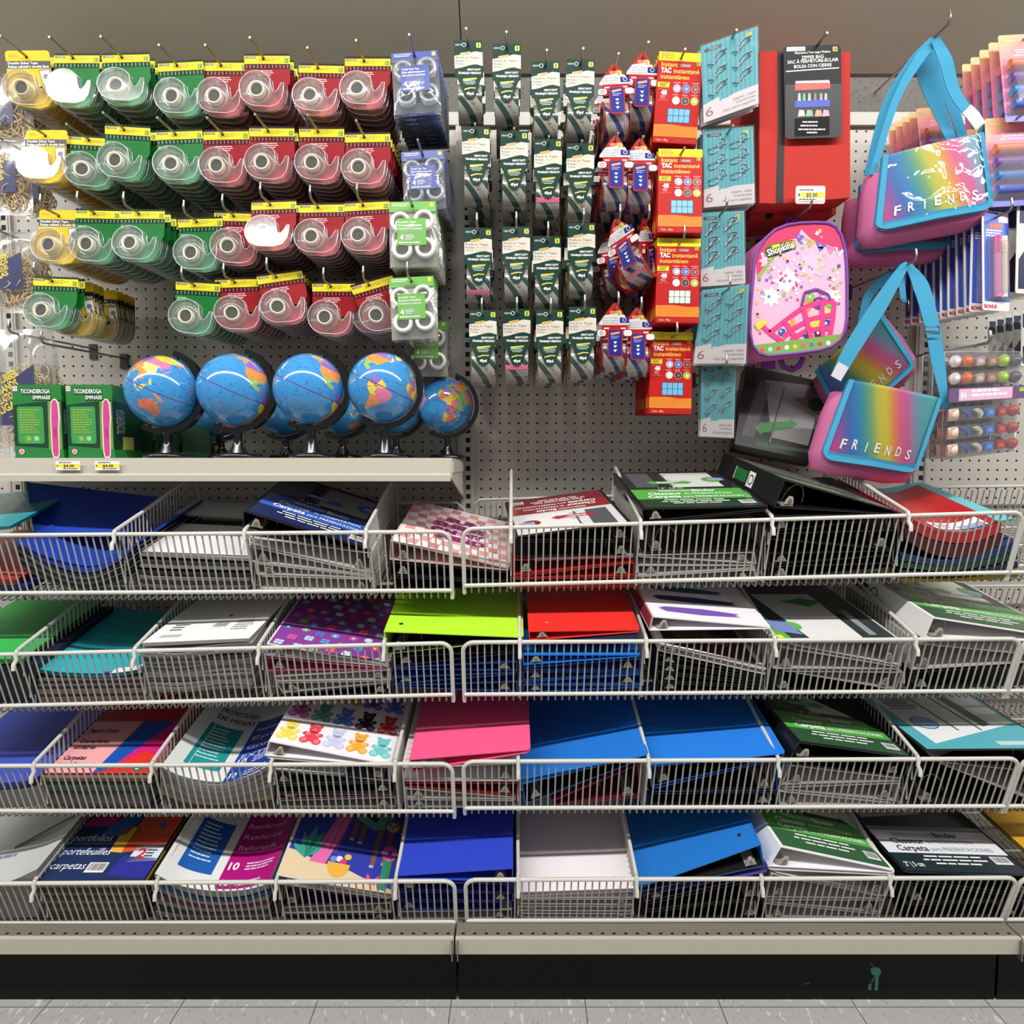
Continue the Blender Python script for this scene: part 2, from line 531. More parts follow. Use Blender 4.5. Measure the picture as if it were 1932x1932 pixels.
for k, (a, b, lb) in enumerate(sect):
    t = thing('shelving_unit', lb, 'shelving', ((a + b) / 2 * I, 0, 0), 'pegboard shelving sections')
    mb = MB(); mb.box((a * I, 0, BZ), (b * I, 0.02, zt - 0.02), PEG); child(mb, 'pegboard_panel', t)
    mb = MB(); mb.box((a * I, -0.012, at(966, 236, 0.4).z), (b * I, 0.02, zt), PAINT); child(mb, 'top_rail', t)
    if k:
        mb = MB(); c = a * I
        mb.box((c - 0.9 * I, -0.42 * I, BZ), (c + 0.9 * I, 0.01, at(966, 226, 0.4).z), PAINT)
        z = BZ + 0.6 * I
        while z < zt - 1.5 * I:
            mb.poly([(c - .02 * I, -0.43 * I, z), (c + .44 * I, -0.43 * I, z), (c + .44 * I, -0.43 * I, z + .52 * I), (c - .02 * I, -0.43 * I, z + .52 * I)], SLOT)
            z += I
        for sx in (-.55, .62):
            mb.box((c + sx * I - .002, -0.5 * I, BZ), (c + sx * I + .002, -0.4 * I, at(966, 226, 0.4).z), PAINT)
        child(mb, 'upright', t)
    fa, fb = a * I + 0.002, b * I - 0.002
    mb = MB(); mb.box((fa, -17.3 * I, BZ - .03), (fb, 0, BZ), DECK); child(mb, 'base_deck', t)
    mb = MB()
    prof = [(-17.3, 0.02), (-17.55, 0.0), (-17.6, -.1), (-17.6, (LIPB - BZ) / I), (-17.2, (LIPB - BZ) / I), (-17.2, -.2)]
    mb.prism([(fa, y * I, BZ + z * I) for y, z in prof], (fb - fa, 0, 0), LIP)
    child(mb, 'front_lip', t)
    mb = MB(); mb.box((fa + .001, -15 * I, 0), (fb - .001, -14.7 * I, LIPB + .01), P((12, 12, 13), 0.55, 0.2)); 
    if k == 2:
        A = Art(mb, (0, -15 * I, 0), (1, 0, 0), (0, 0, 1)); g = P((60, 140, 118), .6)
        A.ppoly([(1642, 1829), (1647, 1824), (1659, 1826), (1663, 1833), (1658, 1842), (1656, 1868), (1650, 1868), (1652, 1842), (1645, 1838)], g)
        A.ppoly([(1638, 1858), (1645, 1853), (1643, 1869), (1638, 1866)], g)
        A.ppoly([(1650, 1842), (1652, 1843), (1643, 1857), (1641, 1856)], g)
        A.ppoly([(1642, 1816), (1644, 1817), (1649, 1826), (1647, 1827)], P((90, 100, 95), .6))
        A.ppoly([(1516, 1856), (1528, 1853), (1529, 1855), (1517, 1858)], P((80, 78, 76), .6))
    child(mb, 'kick_plate', t)
    if k:
        mb = MB()
        for s in (-1, 1):
            x = fa + (s * 0.006) - .001
            mb.box((x - .0012, -17.95 * I, LIPB - .4 * I), (x + .0012, -17.4 * I, BZ - .004), STEEL)
        child(mb, 'joint_clip', t)

# ------------------------------------------------------------------ upper shelf
TZ = at(850, 864, 14.6).z
XE = at(850, 864, 14.6).x
t = thing('wall_shelf', 'cream steel shelf carrying the globes and green pencil boxes', 'shelf', (UP[0] * I, 0, TZ))
xa = (UP[0] + .3) * I
mb = MB(); mb.box((xa, -14.4 * I, TZ - .02), (XE, -0.5 * I, TZ - 0.004), PAINT); child(mb, 'shelf_top', t)
zl = at(850, 893, 14.6).z
mb = MB()
mb.prism([(xa, -14.3 * I, TZ - .004), (xa, -14.6 * I, TZ), (xa, -14.75 * I, zl), (xa, -14.9 * I, zl - .004), (xa, -14.9 * I, zl - .017), (xa, -14.3 * I, zl - .017)],
         (XE - xa, 0, 0), LIP); child(mb, 'front_lip', t)
mb = MB()
mb.prism([(XE, -14.5 * I, TZ), (XE, -14.7 * I, zl - .01), (XE, -0.6 * I, TZ - 4.2 * I), (XE, -0.4 * I, TZ - 3.6 * I), (XE, -0.4 * I, TZ - .2 * I)], (.003, 0, 0), PAINT)
mb.box((XE, -14.5 * I, TZ - .032), (XE + .006, -1 * I, TZ - .008), PAINT)
child(mb, 'end_bracket', t)
def price_tag(px, label):
    p = at(px, 870, 14.95)
    w = mpp(px, 878, 14.9)
    mb = MB()
    o = p
    mb.box((p.x, p.y - .0006, p.z - 17 * w), (p.x + 46 * w, p.y, p.z), P((236, 234, 228), .5))
    A = Art(mb, (p.x, p.y - .0006, p.z), (1, 0, 0), (0, 0, 1))
    A.rect(2 * w, -12 * w, 46 * w, -5.5 * w, P((240, 226, 60), .5))
    A.text('$4.00', 15 * w, -11.3 * w, 5 * w, INK, w=20 * w, bold=.02)
    A.poly([(2 * w, -11 * w), (5 * w, -8.8 * w), (2 * w, -6.6 * w)], INK, 2)
    A.lines(6 * w, -2 * w, 34 * w, 3 * w, 1, INK, seed=1)
    A.lines(14 * w, -13.5 * w, 28 * w, 3 * w, 1, INK, seed=2)
    return setp(mb.build('price_tag', origin=p), label, 'price tag', 'price tags on the shelf lip')
price_tag(105, 'left yellow and white price tag on the cream shelf lip')
price_tag(179, 'right yellow and white price tag on the cream shelf lip')
# ------------------------------------------------------------------ wire baskets: four rows, their floors rise towards the wall
SLOPE = 0.24
YF = 17.0                                      # top rail; the front leans out, so the bottom rail lies nearer the wall
YBOT = 15.5
ROWN = ['top', 'second', 'third', 'bottom']
# per row and side: pixel (x, top rail y, bottom rail y) at both ends
BK = {('L', 0): ((0, 1010, 1118), (849, 1003, 1113)), ('R', 0): ((873, 998, 1104), (1932, 966, 1079)),
      ('L', 1): ((0, 1235, 1330), (851, 1213, 1309)), ('R', 1): ((873, 1212, 1309), (1927, 1205, 1302)),
      ('L', 2): ((0, 1445, 1528), (853, 1441, 1529)), ('R', 2): ((874, 1437, 1523), (1924, 1431, 1519)),
      ('L', 3): ((0, 1667, 1740), (857, 1662, 1737)), ('R', 3): ((878, 1660, 1735), (1920, 1656, 1733)),
      ('N', 0): ((1936, 966, 1079), (2300, 960, 1075)), ('N', 1): ((1934, 1205, 1302), (2300, 1203, 1300)),
      ('N', 2): ((1931, 1431, 1519), (2300, 1430, 1518)), ('N', 3): ((1927, 1656, 1733), (2300, 1655, 1732))}
SIDE = {'L': 'left', 'R': 'right', 'N': 'far right'}
def rail(side, row):
    (xa, ta, ba), (xb, tb, bb) = BK[side, row]
    Ta, Tb = at(xa, ta, YF), at(xb, tb, YF)
    Ba, Bb = at(xa, ba, YBOT), at(xb, bb, YBOT)
    if side == 'L':                            # runs on past the left edge of the picture
        k = (-52.6 * I - Tb.x) / (Ta.x - Tb.x)
        Ta, Ba = Tb + (Ta - Tb) * k, Bb + (Ba - Bb) * k
    return Ta, Tb, Ba, Bb
for (side, row) in BK:
    Ta, Tb, Ba, Bb = rail(side, row)
    Ba.x, Bb.x = Ta.x, Tb.x
    L = Tb.x - Ta.x
    def P3(u, zt, dy=0.0):
        """u 0..1 along the rail, zt 0 bottom rail .. 1 top rail, dy inches towards the wall"""
        p = Ba.lerp(Bb, u).lerp(Ta.lerp(Tb, u), zt)
        return p + Vector((0, dy * I, dy * I * SLOPE))
    hgt = (Ta - Ba).length
    t = thing('wire_basket', f"{SIDE[side]} wire basket of the {ROWN[row]} row, pale grey coated wire", 'wire basket', P3(.5, 0), 'wire baskets')
    e = 0.55 * I / L
    mb = MB()
    R = 0.9 * I
    post = 0.75 * I / hgt
    path = [P3(0, -post)]
    for k in range(6):
        a = pi / 2 * k / 5
        path.append(P3(R * (1 - cos(a)) / L, 1 - R * (1 - sin(a)) / hgt))
    for k in range(6):
        a = pi / 2 * k / 5
        path.append(P3(1 - R * (1 - sin(a)) / L, 1 - R * (1 - cos(a)) / hgt))
    path.append(P3(1, -post))
    mb.tube(path, 0.0046, WIRE, 8); child(mb, 'top_rail', t)
    mb = MB(); mb.tube([P3(0, 0, -.1), P3(1, 0, -.1)], 0.0046, WIRE, 8); child(mb, 'bottom_rail', t)
    mb = MB(); mf = MB(); mk = MB()
    n = int(L / (0.6 * I))
    for k in range(1, n):
        u = k / n
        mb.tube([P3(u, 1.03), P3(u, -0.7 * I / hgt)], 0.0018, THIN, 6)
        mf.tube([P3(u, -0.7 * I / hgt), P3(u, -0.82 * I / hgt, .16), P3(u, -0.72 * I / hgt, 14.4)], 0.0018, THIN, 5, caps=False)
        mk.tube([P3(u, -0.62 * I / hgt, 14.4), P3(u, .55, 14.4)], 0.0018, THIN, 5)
    child(mb, 'front_wires', t); child(mk, 'back_wires', t)
    for dy in (3, 8, 13):
        mf.tube([P3(0, -.75 * I / hgt, dy), P3(1, -.75 * I / hgt, dy)], 0.0035, WIRE, 6)
    child(mf, 'floor_wires', t)
    mb = MB()
    path = [P3(0, -.2, 14.4), P3(0, .5, 14.4), P3(.7 * I / L, .62, 14.4), P3(1 - .7 * I / L, .62, 14.4), P3(1, .5, 14.4), P3(1, -.2, 14.4)]
    mb.tube(path, 0.004, WIRE, 8); child(mb, 'back_rail', t)
    for u in (0, 1):
        mb = MB(); mb.tube([P3(u, -post, 0), P3(u, -post, 14.4)], 0.0046, WIRE, 8); child(mb, 'side_rail', t)

def divider(side, row, px, label, tall=4.4, lean=0.0, solid=False):
    """wire partition hooked over the front rail; its top rod climbs towards the wall"""
    Ta, Tb, Ba, Bb = rail(side, row)
    f0 = at(px, 1000, YF)
    u = (f0.x - Ta.x) / (Tb.x - Ta.x)
    top, bot = Ta.lerp(Tb, u), Ba.lerp(Bb, u)
    bot.x = top.x
    t = thing('wire_divider', label, 'divider', bot, 'wire dividers of the baskets')
    def Q(dy, z): return Vector((top.x + lean * dy * I, top.y + dy * I, z))
    def ztop(dy): return top.z + .005 + tall * I * min(1, dy / 13.5)
    mb = MB()
    path = [Q(-.55, top.z - 1.25 * I), Q(-.5, top.z - .75 * I), Q(-.15, top.z - .45 * I), Q(-.25, top.z), Q(0, top.z + .008)]
    mb.tube(path, .0042, WIRE, 8); child(mb, 'front_hook', t)
    mb = MB()
    zb = bot.z - .3 * I
    def zf(d): return zb + (d - 1.5) * SLOPE * I if d > 1.5 else zb + (1 - d / 1.5) * (top.z - zb)
    path = [Q(0, top.z + .008)] + [Q(d, ztop(d)) for d in (4, 9, 13.2)] + [Q(13.9, ztop(13.5) - .3 * I), Q(14.8, ztop(13.5) - 1.8 * I), Q(15, ztop(13.5) - 2.6 * I), Q(15, zf(15))]
    mb.tube(path, .0042, WIRE, 8); child(mb, 'top_rod', t)
    mb = MB()
    for k in range(1, 24):
        d = k * .6
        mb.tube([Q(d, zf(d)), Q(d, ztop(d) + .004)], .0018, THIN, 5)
    mb.tube([Q(1.5, zf(1.5)), Q(15, zf(15))], .0035, WIRE, 6)
    child(mb, 'divider_wires', t)
for side, row, px, lb in [
    ('L', 0, 217, 'wire divider to the right of the dark blue covers'),
    ('L', 0, 462, 'wire divider left of the black binder with the blue print'),
    ('L', 0, 691, 'wire divider between the blue-print binder and the pink checker binder'),
    ('R', 0, 964, 'upright wire divider beside the maroon-print binder, seen end on'),
    ('R', 0, 1208, 'wire divider between the maroon-print and green-print binders'),
    ('R', 0, 1455, 'wire divider under the thick leaning black binder'),
    ('R', 0, 1711, 'wire divider between the thick leaning black binder and the red folders'),
    ('L', 1, 20, 'wire divider left of the turquoise folders'),
    ('L', 1, 246, 'wire divider between the turquoise folders and the white paper stack'),
    ('L', 1, 483, 'wire divider between the white paper stack and the purple binder'),
    ('L', 1, 722, 'wire divider between the purple flower binder and the lime binder'),
    ('R', 1, 981, 'wire divider between the lime binder and the red binder'),
    ('R', 1, 1222, 'wire divider between the red binder and the brush-stroke binder'),
    ('R', 1, 1467, 'wire divider right of the brush-stroke binder'),
    ('R', 1, 1735, 'wire divider left of the big white binder with green print'),
    ('L', 2, 42, 'wire divider left of the pink and blue report covers'),
    ('L', 2, 270, 'wire divider between the report covers and the sheet protectors'),
    ('L', 2, 500, 'wire divider between the sheet protectors and the candy bear binder'),
    ('L', 2, 740, 'wire divider between the candy bear binder and the pink binder'),
    ('R', 2, 978, 'wire divider between the pink binder and the third-row blue binder'),
    ('R', 2, 1230, 'wire divider between the two third-row blue binders'),
    ('R', 2, 1480, 'wire divider left of the third-row black binder with green print'),
    ('R', 2, 1750, 'wire divider left of the third-row black binder with teal print'),
    ('L', 3, 30, 'wire divider left of the navy portfolios'),
    ('L', 3, 270, 'wire divider between the portfolios and the magenta sheet protectors'),
    ('L', 3, 504, 'wire divider between the magenta protectors and the sloth binder'),
    ('L', 3, 738, 'wire divider between the sloth binder and the royal blue binder'),
    ('R', 3, 978, 'wire divider between the royal blue binder and the white binder'),
    ('R', 3, 1210, 'wire divider between the plain white binder and the bottom-row blue binder'),
    ('R', 3, 1455, 'wire divider left of the bottom-row white binder with green print'),
    ('R', 3, 1706, 'wire divider left of the bottom-row black binder with white print')]:
    divider(side, row, px, lb)
# ------------------------------------------------------------------ binders, folders and sheets in the baskets
YI = None                                     # front edge of the contents
def lift(d, dx=0.0, sl=SLOPE):
    """vector running d inches back up the sloping floor"""
    return Vector((dx * I, d * I, d * I * sl))

ROWPX = [(985, 1105), (1215, 1310), (1438, 1525), (1660, 1736)]
def front(px, py, yin):
    """point of the contents' front, just behind the leaning wire front"""
    if yin is not None and yin < 20: return at(px, py, yin)
    t_, b_ = min(ROWPX, key=lambda r: abs(py - (r[0] + r[1]) / 2 + 18))
    k = (b_ - py) / (b_ - t_)
    return at(px, py, min(YBOT - .25 + 1.5 * k, YF + .1) + (yin - 20 if yin else 0))
def side_pts(q, yin):
    return [front(p[0], p[1], yin) for p in q]

LEVER = P((186, 180, 168), 0.3, metal=0.35)
def binder(label, TL, TR, BR, BL, spine, col, inner=None, length=11.4, yin=YI, group=None, art=None, rough=0.5, ring=True,
           dx=0.0, sl=SLOPE, coat=0.0, spcol=None, rings=None, spart=None, name='ring_binder', hole=False, round_=0.35):
    """three-ring binder lying flat, seen from its lower edge; the four pixels are its front outline"""
    TL, TR, BR, BL = side_pts((TL, TR, BR, BL), yin)
    back = lift(length, dx, sl)
    m = col if not isinstance(col, tuple) else P(col, rough, bump=(420, .06), coat=coat)
    mi = P(inner, 0.5) if inner else m
    if spine == 'L': sT, oT, sB, oB = TL, TR, BL, BR
    else: sT, oT, sB, oB = TR, TL, BR, BL
    t = thing(name, label, 'binder', (BL + BR) / 2, group)
    th = 0.0022
    mb = MB()
    def panel(a, b, up, rnd):
        e = (b - a); L = e.length; eu = e.normalized(); bu = back.normalized(); D = back.length
        nrm = eu.cross(bu)
        if (nrm.z < 0): nrm = -nrm
        r = rnd * I
        def pp(s_, t_): return a + eu * s_ + bu * t_
        pts = [pp(0, 0)] + [pp(L - r + r * sin(k * pi / 8), r - r * cos(k * pi / 8)) for k in range(5)] + \
              [pp(L - r + r * cos(k * pi / 8), D - r + r * sin(k * pi / 8)) for k in range(5)] + [pp(0, D)]
        if up: mb.prism([p - nrm * 0 for p in pts], -nrm * th, m, side=m, cap2=mi)
        else: mb.prism([p for p in pts], nrm * th, mi if False else m, side=m, cap2=mi)
        return eu, bu, nrm
    eu, bu, nrm = panel(sT, oT, True, round_)
    panel(sB, oB, False, round_)
    sg = 1 if spine == 'L' else -1
    iv = Vector((sg * th, 0, 0))
    sm = P(spcol, rough) if spcol else m
    mb.hexa([sT, sT + back, sB + back, sB], [sT + iv, sT + iv + back, sB + iv + back, sB + iv], sm)
    h = (sT - sB).length
    # print on the cover belongs to the cover
    W = (oT - sT).length
    if art:
        o, u = (TL, (TR - TL).normalized())
        n_ = u.cross(back.normalized()); n_ = n_ if n_.z > 0 else -n_
        A = Art(mb, o + n_ * .0002, u, back.normalized(), n_)
        art(A, W, back.length)
    if hole:
        A = Art(mb, TL, (TR - TL).normalized(), back.normalized())
        hx, hy = A.px(*hole)
        A.circ(hx, hy, .0035, SLOT, 1, 12); A.ring(hx, hy, .005, .0035, STEEL, 2, 14)
    if spart:
        u = back.normalized(); v = (sT - sB).normalized()
        if spine == 'L': A = Art(mb, sB - Vector((.0002, 0, 0)) + back, -u, v)
        else: A = Art(mb, sB + Vector((.0002, 0, 0)), u, v)
        spart(A, back.length, h)
    child(mb, 'cover', t)
    if ring and h > .009:
        # metal: strip on the back cover, lever and one ring near the spine
        mb = MB()
        up = (sT - sB).normalized(); al = (oB - sB).normalized()
        base = sB + al * .016 + up * .004 + bu * .004
        mb.hexa([base, base + al * .024, base + al * .024 + bu * (length * I - .01), base + bu * (length * I - .01)],
                [base + up * .003, base + al * .024 + up * .003, base + al * .024 + bu * (length * I - .01) + up * .003, base + bu * (length * I - .01) + up * .003], LEVER)
        hh = min(max(h * .52, .009), .017)
        c = base + al * .012 + up * (.002 + max(0, (h - .03) * .12))
        prof = [(-.009, 0), (.009, 0), (.0075, hh * .45), (.0035, hh * .95), (-.003, hh), (-.0075, hh * .5)]
        mb.prism([c + al * a + up * b for a, b in prof], -bu * .0035, LEVER)
        mb.prism([c + al * a * .5 + up * (b * .6 + .002) - bu * .0035 for a, b in prof], -bu * .002, STEEL)
        child(mb, 'ring_mechanism', t)
        if h > .02:
            mb = MB()
            rr = min(h * .40, .03)
            cc = base + al * .02 + bu * .035
            mb.tube([cc + al * (rr * (1 - cos(a)) * .9 - .004) + up * (rr * 1.6 * sin(a) + .002) for a in [pi * k / 10 for k in range(11)]], .0011, LEVER, 5)
            child(mb, 'ring', t)
    return t

def slab(name, label, cat, top, bot, col, length=11.2, yin=YI, group=None, art=None, dx=0.0, sl=SLOPE, rough=.5, coat=0.0, edge=None, mat=None):
    """flat or sagging sheet goods; top and bot are pixel runs along the front edge"""
    T = [front(p[0], p[1], yin) for p in top]
    B = [front(p[0], p[1], yin) for p in bot]
    back = lift(length, dx, sl)
    m = mat or P(col, rough, coat=coat)
    e = P(edge, .6) if edge else (P(tuple(int(c * .66) for c in col), .6) if col else m)  # unset edges take a darkened copy: shade between stacked sheets put in colour
    mb = MB()
    n = len(T)
    # smooth run through the pixels
    def run(Q, k=6):
        if len(Q) == 2: return Q
        out = []
        for i in range(len(Q) - 1):
            a, b = Q[i], Q[i + 1]
            pa = Q[i - 1] if i else a + (a - b); pb = Q[i + 2] if i + 2 < len(Q) else b + (b - a)
            for j in range(k):
                s_ = j / k
                out.append(0.5 * ((2 * a) + (b - pa) * s_ + (2 * pa - 5 * a + 4 * b - pb) * s_ ** 2 + (3 * a - pa - 3 * b + pb) * s_ ** 3))
        return out + [Q[-1]]
    Tr, Br = run(T), run(B)
    K = len(Tr)
    mb.add(Tr + [p + back for p in Tr], [(i, i + 1, K + i + 1, K + i) for i in range(K - 1)], m, n > 2)
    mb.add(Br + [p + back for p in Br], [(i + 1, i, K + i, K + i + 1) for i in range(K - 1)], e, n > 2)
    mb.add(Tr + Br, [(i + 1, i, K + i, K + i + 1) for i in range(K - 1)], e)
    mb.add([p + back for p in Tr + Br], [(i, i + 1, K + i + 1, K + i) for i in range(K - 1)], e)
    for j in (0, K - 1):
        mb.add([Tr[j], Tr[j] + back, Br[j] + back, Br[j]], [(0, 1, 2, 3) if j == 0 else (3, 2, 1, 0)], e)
    if art:
        ln = [0.0]
        for a, b in zip(Tr, Tr[1:]): ln.append(ln[-1] + (b - a).length)
        bu = back.normalized()
        def fn(u, v, h):
            i = 0
            while i < K - 2 and u > ln[i + 1]: i += 1
            a, b = Tr[i], Tr[i + 1]
            eu = (b - a).normalized()
            nn = eu.cross(bu); nn = nn if nn.z > 0 else -nn
            return a + eu * (u - ln[i]) + bu * v + nn * (h + .0002)
        A = Art(mb, T[0], T[-1] - T[0], back, fn=fn)
        q = A.u.cross(A.v); A.n = q if q.z > 0 else -q
        art(A, ln[-1], back.length)
    o = mb.build(name, origin=(T[0] + T[-1]) / 2)
    return setp(o, label, cat, group)

def barcode(A, x, y, w, h, L=3, seed=3):
    A.rect(x, y, x + w, y + h, WHITE, L)
    rr = random.Random(seed); c = x + w * .08
    while c < x + w * .9:
        b = w * rr.uniform(.01, .04)
        A.rect(c, y + h * .2, c + b, y + h * .9, INK, L + 1); c += b + w * rr.uniform(.015, .04)

def insert_art(c1, c2, size='1.5"  3.8 cm', flip=False, cream=(228, 228, 222), dark=(38, 42, 44), arrow=None, textc=(240, 243, 236)):
    """printed sheet under the clear cover: photo above, coloured band with the three-language title, dark footer"""
    def art(A, W, D):
        B = A
        if flip:
            B = Art(A.mb, A.o + A.u * W + A.v * D, -A.u, -A.v, A.n)
        m1, m2, dk, cr, tx = P(c1, .25, coat=.3), P(c2, .25, coat=.3), P(dark, .25, coat=.3), P(cream, .3, coat=.3), P(textc, .4)
        ar = P(arrow or c1, .3, coat=.3)
        x0, x1 = .03 * W, .97 * W
        B.rect(x0, .02 * D, x1, .22 * D, m2)
        B.rect(x0, .22 * D, x1, .47 * D, m1)
        B.rect(x0, .47 * D, x1, .97 * D, dk)
        B.rect(.10 * W, .53 * D, .30 * W, .95 * D, P((84, 86, 90), .3, coat=.3), 2)
        B.poly([(.42 * W, .52 * D), (.86 * W, .52 * D), (.86 * W, .94 * D), (.42 * W, .94 * D)], cr, 2)
        for k in (.57, .72, .87):
            B.rect(.38 * W, k * D, .46 * W, k * D + .010 * D, STEEL, 3)
        B.rect(.395 * W, .54 * D, .41 * W, .92 * D, STEEL, 3)
        B.poly([(.22 * W, .66 * D), (.28 * W, .71 * D), (.28 * W, .69 * D), (.56 * W, .69 * D), (.56 * W, .705 * D), (.63 * W, .65 * D), (.56 * W, .60 * D), (.56 * W, .615 * D), (.28 * W, .615 * D), (.28 * W, .60 * D)], ar, 4)
        B.lines(.31 * W, .68 * D, .22 * W, .05 * D, 3, tx, 5, seed=2)
        B.circ(.82 * W, .72 * D, .085 * W, m1, 4, 20)
        B.rect(.79 * W, .69 * D, .93 * W, .76 * D, P((150, 160, 200), .3), 5)
        B.text('PRESENTATION', .52 * W, .405 * D, .034 * D, tx, 3, w=.26 * W, align='r', bold=.01)
        B.text('Binder', .54 * W, .40 * D, .052 * D, tx, 3, w=.20 * W, bold=.02)
        B.text('Classeur', .15 * W, .325 * D, .056 * D, tx, 3, w=.28 * W, bold=.025)
        B.text('de PRÉSENTATION', .45 * W, .33 * D, .034 * D, tx, 3, w=.40 * W, bold=.01)
        B.text('Carpeta', .13 * W, .25 * D, .056 * D, tx, 3, w=.27 * W, bold=.025)
        B.text('para PRESENTACIONES', .42 * W, .255 * D, .034 * D, tx, 3, w=.50 * W, bold=.01)
        B.text(size, .28 * W, .485 * D, .028 * D, tx, 3, bold=.01)
        B.lines(.2 * W, .20 * D, .56 * W, .12 * D, 3, tx, 3, seed=5, align='c', thick=.35)
        barcode(B, .82 * W, .08 * D, .12 * W, .08 * D, 4)
    return art

GRN, DGRN = (88, 172, 74), (38, 66, 46)
KB = (20, 20, 22)                               # black vinyl
WB = (226, 222, 222)
TOPW = {0: 'top', 1: 'second', 2: 'third', 3: 'bottom'}

# ---- top row ------------------------------------------------------
# far left bin
slab('folder', 'teal poly folder at the far left end of the top row', 'folder', [(-190, 1010), (20, 992)], [(-190, 1016), (20, 998)], (28, 150, 160), 12, dx=-1.5, rough=.3, coat=.3)
slab('folder', 'red poly folder below the teal one at the far left of the top row', 'folder', [(-150, 1082), (30, 1094)], [(-150, 1106), (32, 1104)], (205, 58, 56), 11, rough=.35)
slab('folder', 'dark blue folder lowest at the far left of the top row', 'folder', [(-150, 1107), (50, 1105)], [(-150, 1118), (50, 1116)], (32, 60, 150), 11, rough=.35)
# dark blue covers
BLUEPOLY = P((36, 66, 168), .32, .5, coat=.25)
slab('poly_binder', 'bent dark blue flexible binder on the pile in the top left basket', 'binder', [(30, 1022), (90, 1058), (165, 1075), (225, 1052), (262, 1018)], [(30, 1026), (92, 1063), (166, 1081), (226, 1058), (264, 1022)], None, 11.5, mat=BLUEPOLY)
for k in range(6):
    c = [(58, 62, 70), (150, 152, 158), (40, 44, 52), (120, 122, 126), (34, 36, 40), (96, 98, 100)][k]
    d = k * 6.5
    slab('folder', f'{["dark grey", "pale grey", "charcoal", "mid grey", "black", "dull grey"][k]} thin folder {ORD[k]} below the bent dark blue binder', 'folder',
         [(34, 1030 + d), (100, 1070 + d * .85), (165, 1084 + d * .75), (225, 1062 + d), (264, 1028 + d * 1.4)], [(34, 1034 + d), (100, 1074 + d * .85), (165, 1088 + d * .75), (225, 1066 + d), (264, 1032 + d * 1.4)],
         c, 11.2, group='folders under the bent dark blue binder')
a, b = at(66, 1012, 13), at(236, 1012, 12.2)
c, d = at(303, 940, 6), at(50, 911, 7.5)
mb = MB(); n = (b - a).cross(d - a).normalized() * .003
mb.hexa([a, b, c, d], [a + n, b + n, c + n, d + n], BLUEPOLY)
A = Art(mb, a, b - a, d - a, -n.normalized() if n.y > 0 else n.normalized())
setp(mb.build('poly_cover', origin=(a + b) / 2), 'dark blue flexible binder standing tilted behind the bent blue one, under the shelf', 'binder')
# white folder pile
pap = [(1043, 1053, (228, 226, 226)), (1056, 1064, (90, 88, 88)), (1064, 1070, (215, 213, 212)), (1076, 1082, (60, 60, 62)), (1086, 1090, (190, 188, 186)), (1093, 1097, (70, 70, 72)), (1101, 1104, (168, 166, 164))]
for k, (l, r, c) in enumerate(pap):
    slab('folder', f'{["white", "grey", "pale", "charcoal", "light grey", "dark grey", "dull grey"][k]} folder, {ORD[k]} from the top of the white pile in the top left basket', 'folder',
         [(264, l), (330, l + 3), (471, r)], [(264, l + 6), (330, l + 9), (471, r + 6)], c, 10.5 if k else 7.5, group='folders in the white pile of the top row')
slab('paper_sheet', 'white sheet lying at the back of the pile, left of the blue-print binder', 'paper', [(330, 968), (468, 976)], [(330, 972), (468, 980)], (214, 212, 210), 4, yin=8)
# blue-print binder and the white ones below
binder('black binder with blue printed cover on the top left pile', (459, 963), (694, 1036), (695, 1042), (457, 995), 'L', KB, coat=.3, sl=.25,
       art=insert_art((52, 96, 190), (26, 40, 84), '1"  2.5 cm', cream=(150, 150, 148)), rough=.35)
binder('white binder right under the blue-print binder', (466, 1012), (700, 1043), (702, 1081), (468, 1026), 'R', (214, 212, 208))
binder('white binder third from the top under the blue-print binder', (470, 1030), (701, 1082), (703, 1086), (471, 1060), 'L', (206, 204, 200))
binder('white binder fourth from the top under the blue-print binder', (480, 1062), (701, 1087), (702, 1091), (484, 1084), 'L', (212, 210, 206))
binder('white binder with maroon print, lowest under the blue-print binder', (490, 1086), (704, 1092), (706, 1116), (492, 1112), 'R', (218, 216, 212),
       art=lambda A, W, D: A.rect(.1 * W, .0, .7 * W, .5 * D, P((110, 24, 40), .4)))
# pink checker binder
def checker(A, W, D):
    rr = random.Random(4)
    wh, pk, pk2, pl = P((238, 228, 226), .35, coat=.3), P((226, 158, 160), .35, coat=.3), P((206, 132, 132), .35, coat=.3), P((132, 40, 104), .35, coat=.2)
    A.rect(.02 * W, .01 * D, .98 * W, .99 * D, wh)
    nx, ny = 11, 10
    def wp(i, j):
        x, y = i / nx, j / ny
        return ((x + .022 * sin(6 * y + 2 * x)) * .94 * W + .03 * W, (y + .022 * sin(7 * x)) * .94 * D + .03 * D)
    for i in range(nx):
        for j in range(ny):
            if (i + j) % 2: A.poly([wp(i, j), wp(i + 1, j), wp(i + 1, j + 1), wp(i, j + 1)], pk if rr.random() < .7 else pk2, 2)
    for body, y, x, w_ in (('SUN', .66, .53, .36), ('SHINE', .53, .50, .50), ('ON MY', .40, .50, .50), ('MIND', .27, .55, .44)):
        A.text(body, x * W, y * D, .085 * D, pl, 4, w=w_ * W, align='c', bold=.07, ang=-.03)
    for x, y in ((.30, .70), (.78, .66), (.22, .42), (.80, .40), (.86, .22)):
        A.poly(star(x * W, y * D, .018 * W, 4, .5), pl, 4)
binder('pink checker binder with purple lettering spanning the gap between the baskets', (736, 1020), (961, 1072), (961, 1077), (735, 1056), 'L', (232, 196, 196), art=checker, dx=.5)
binder('black binder directly under the pink checker binder', (735, 1060), (961, 1079), (961, 1098), (736, 1086), 'L', KB)
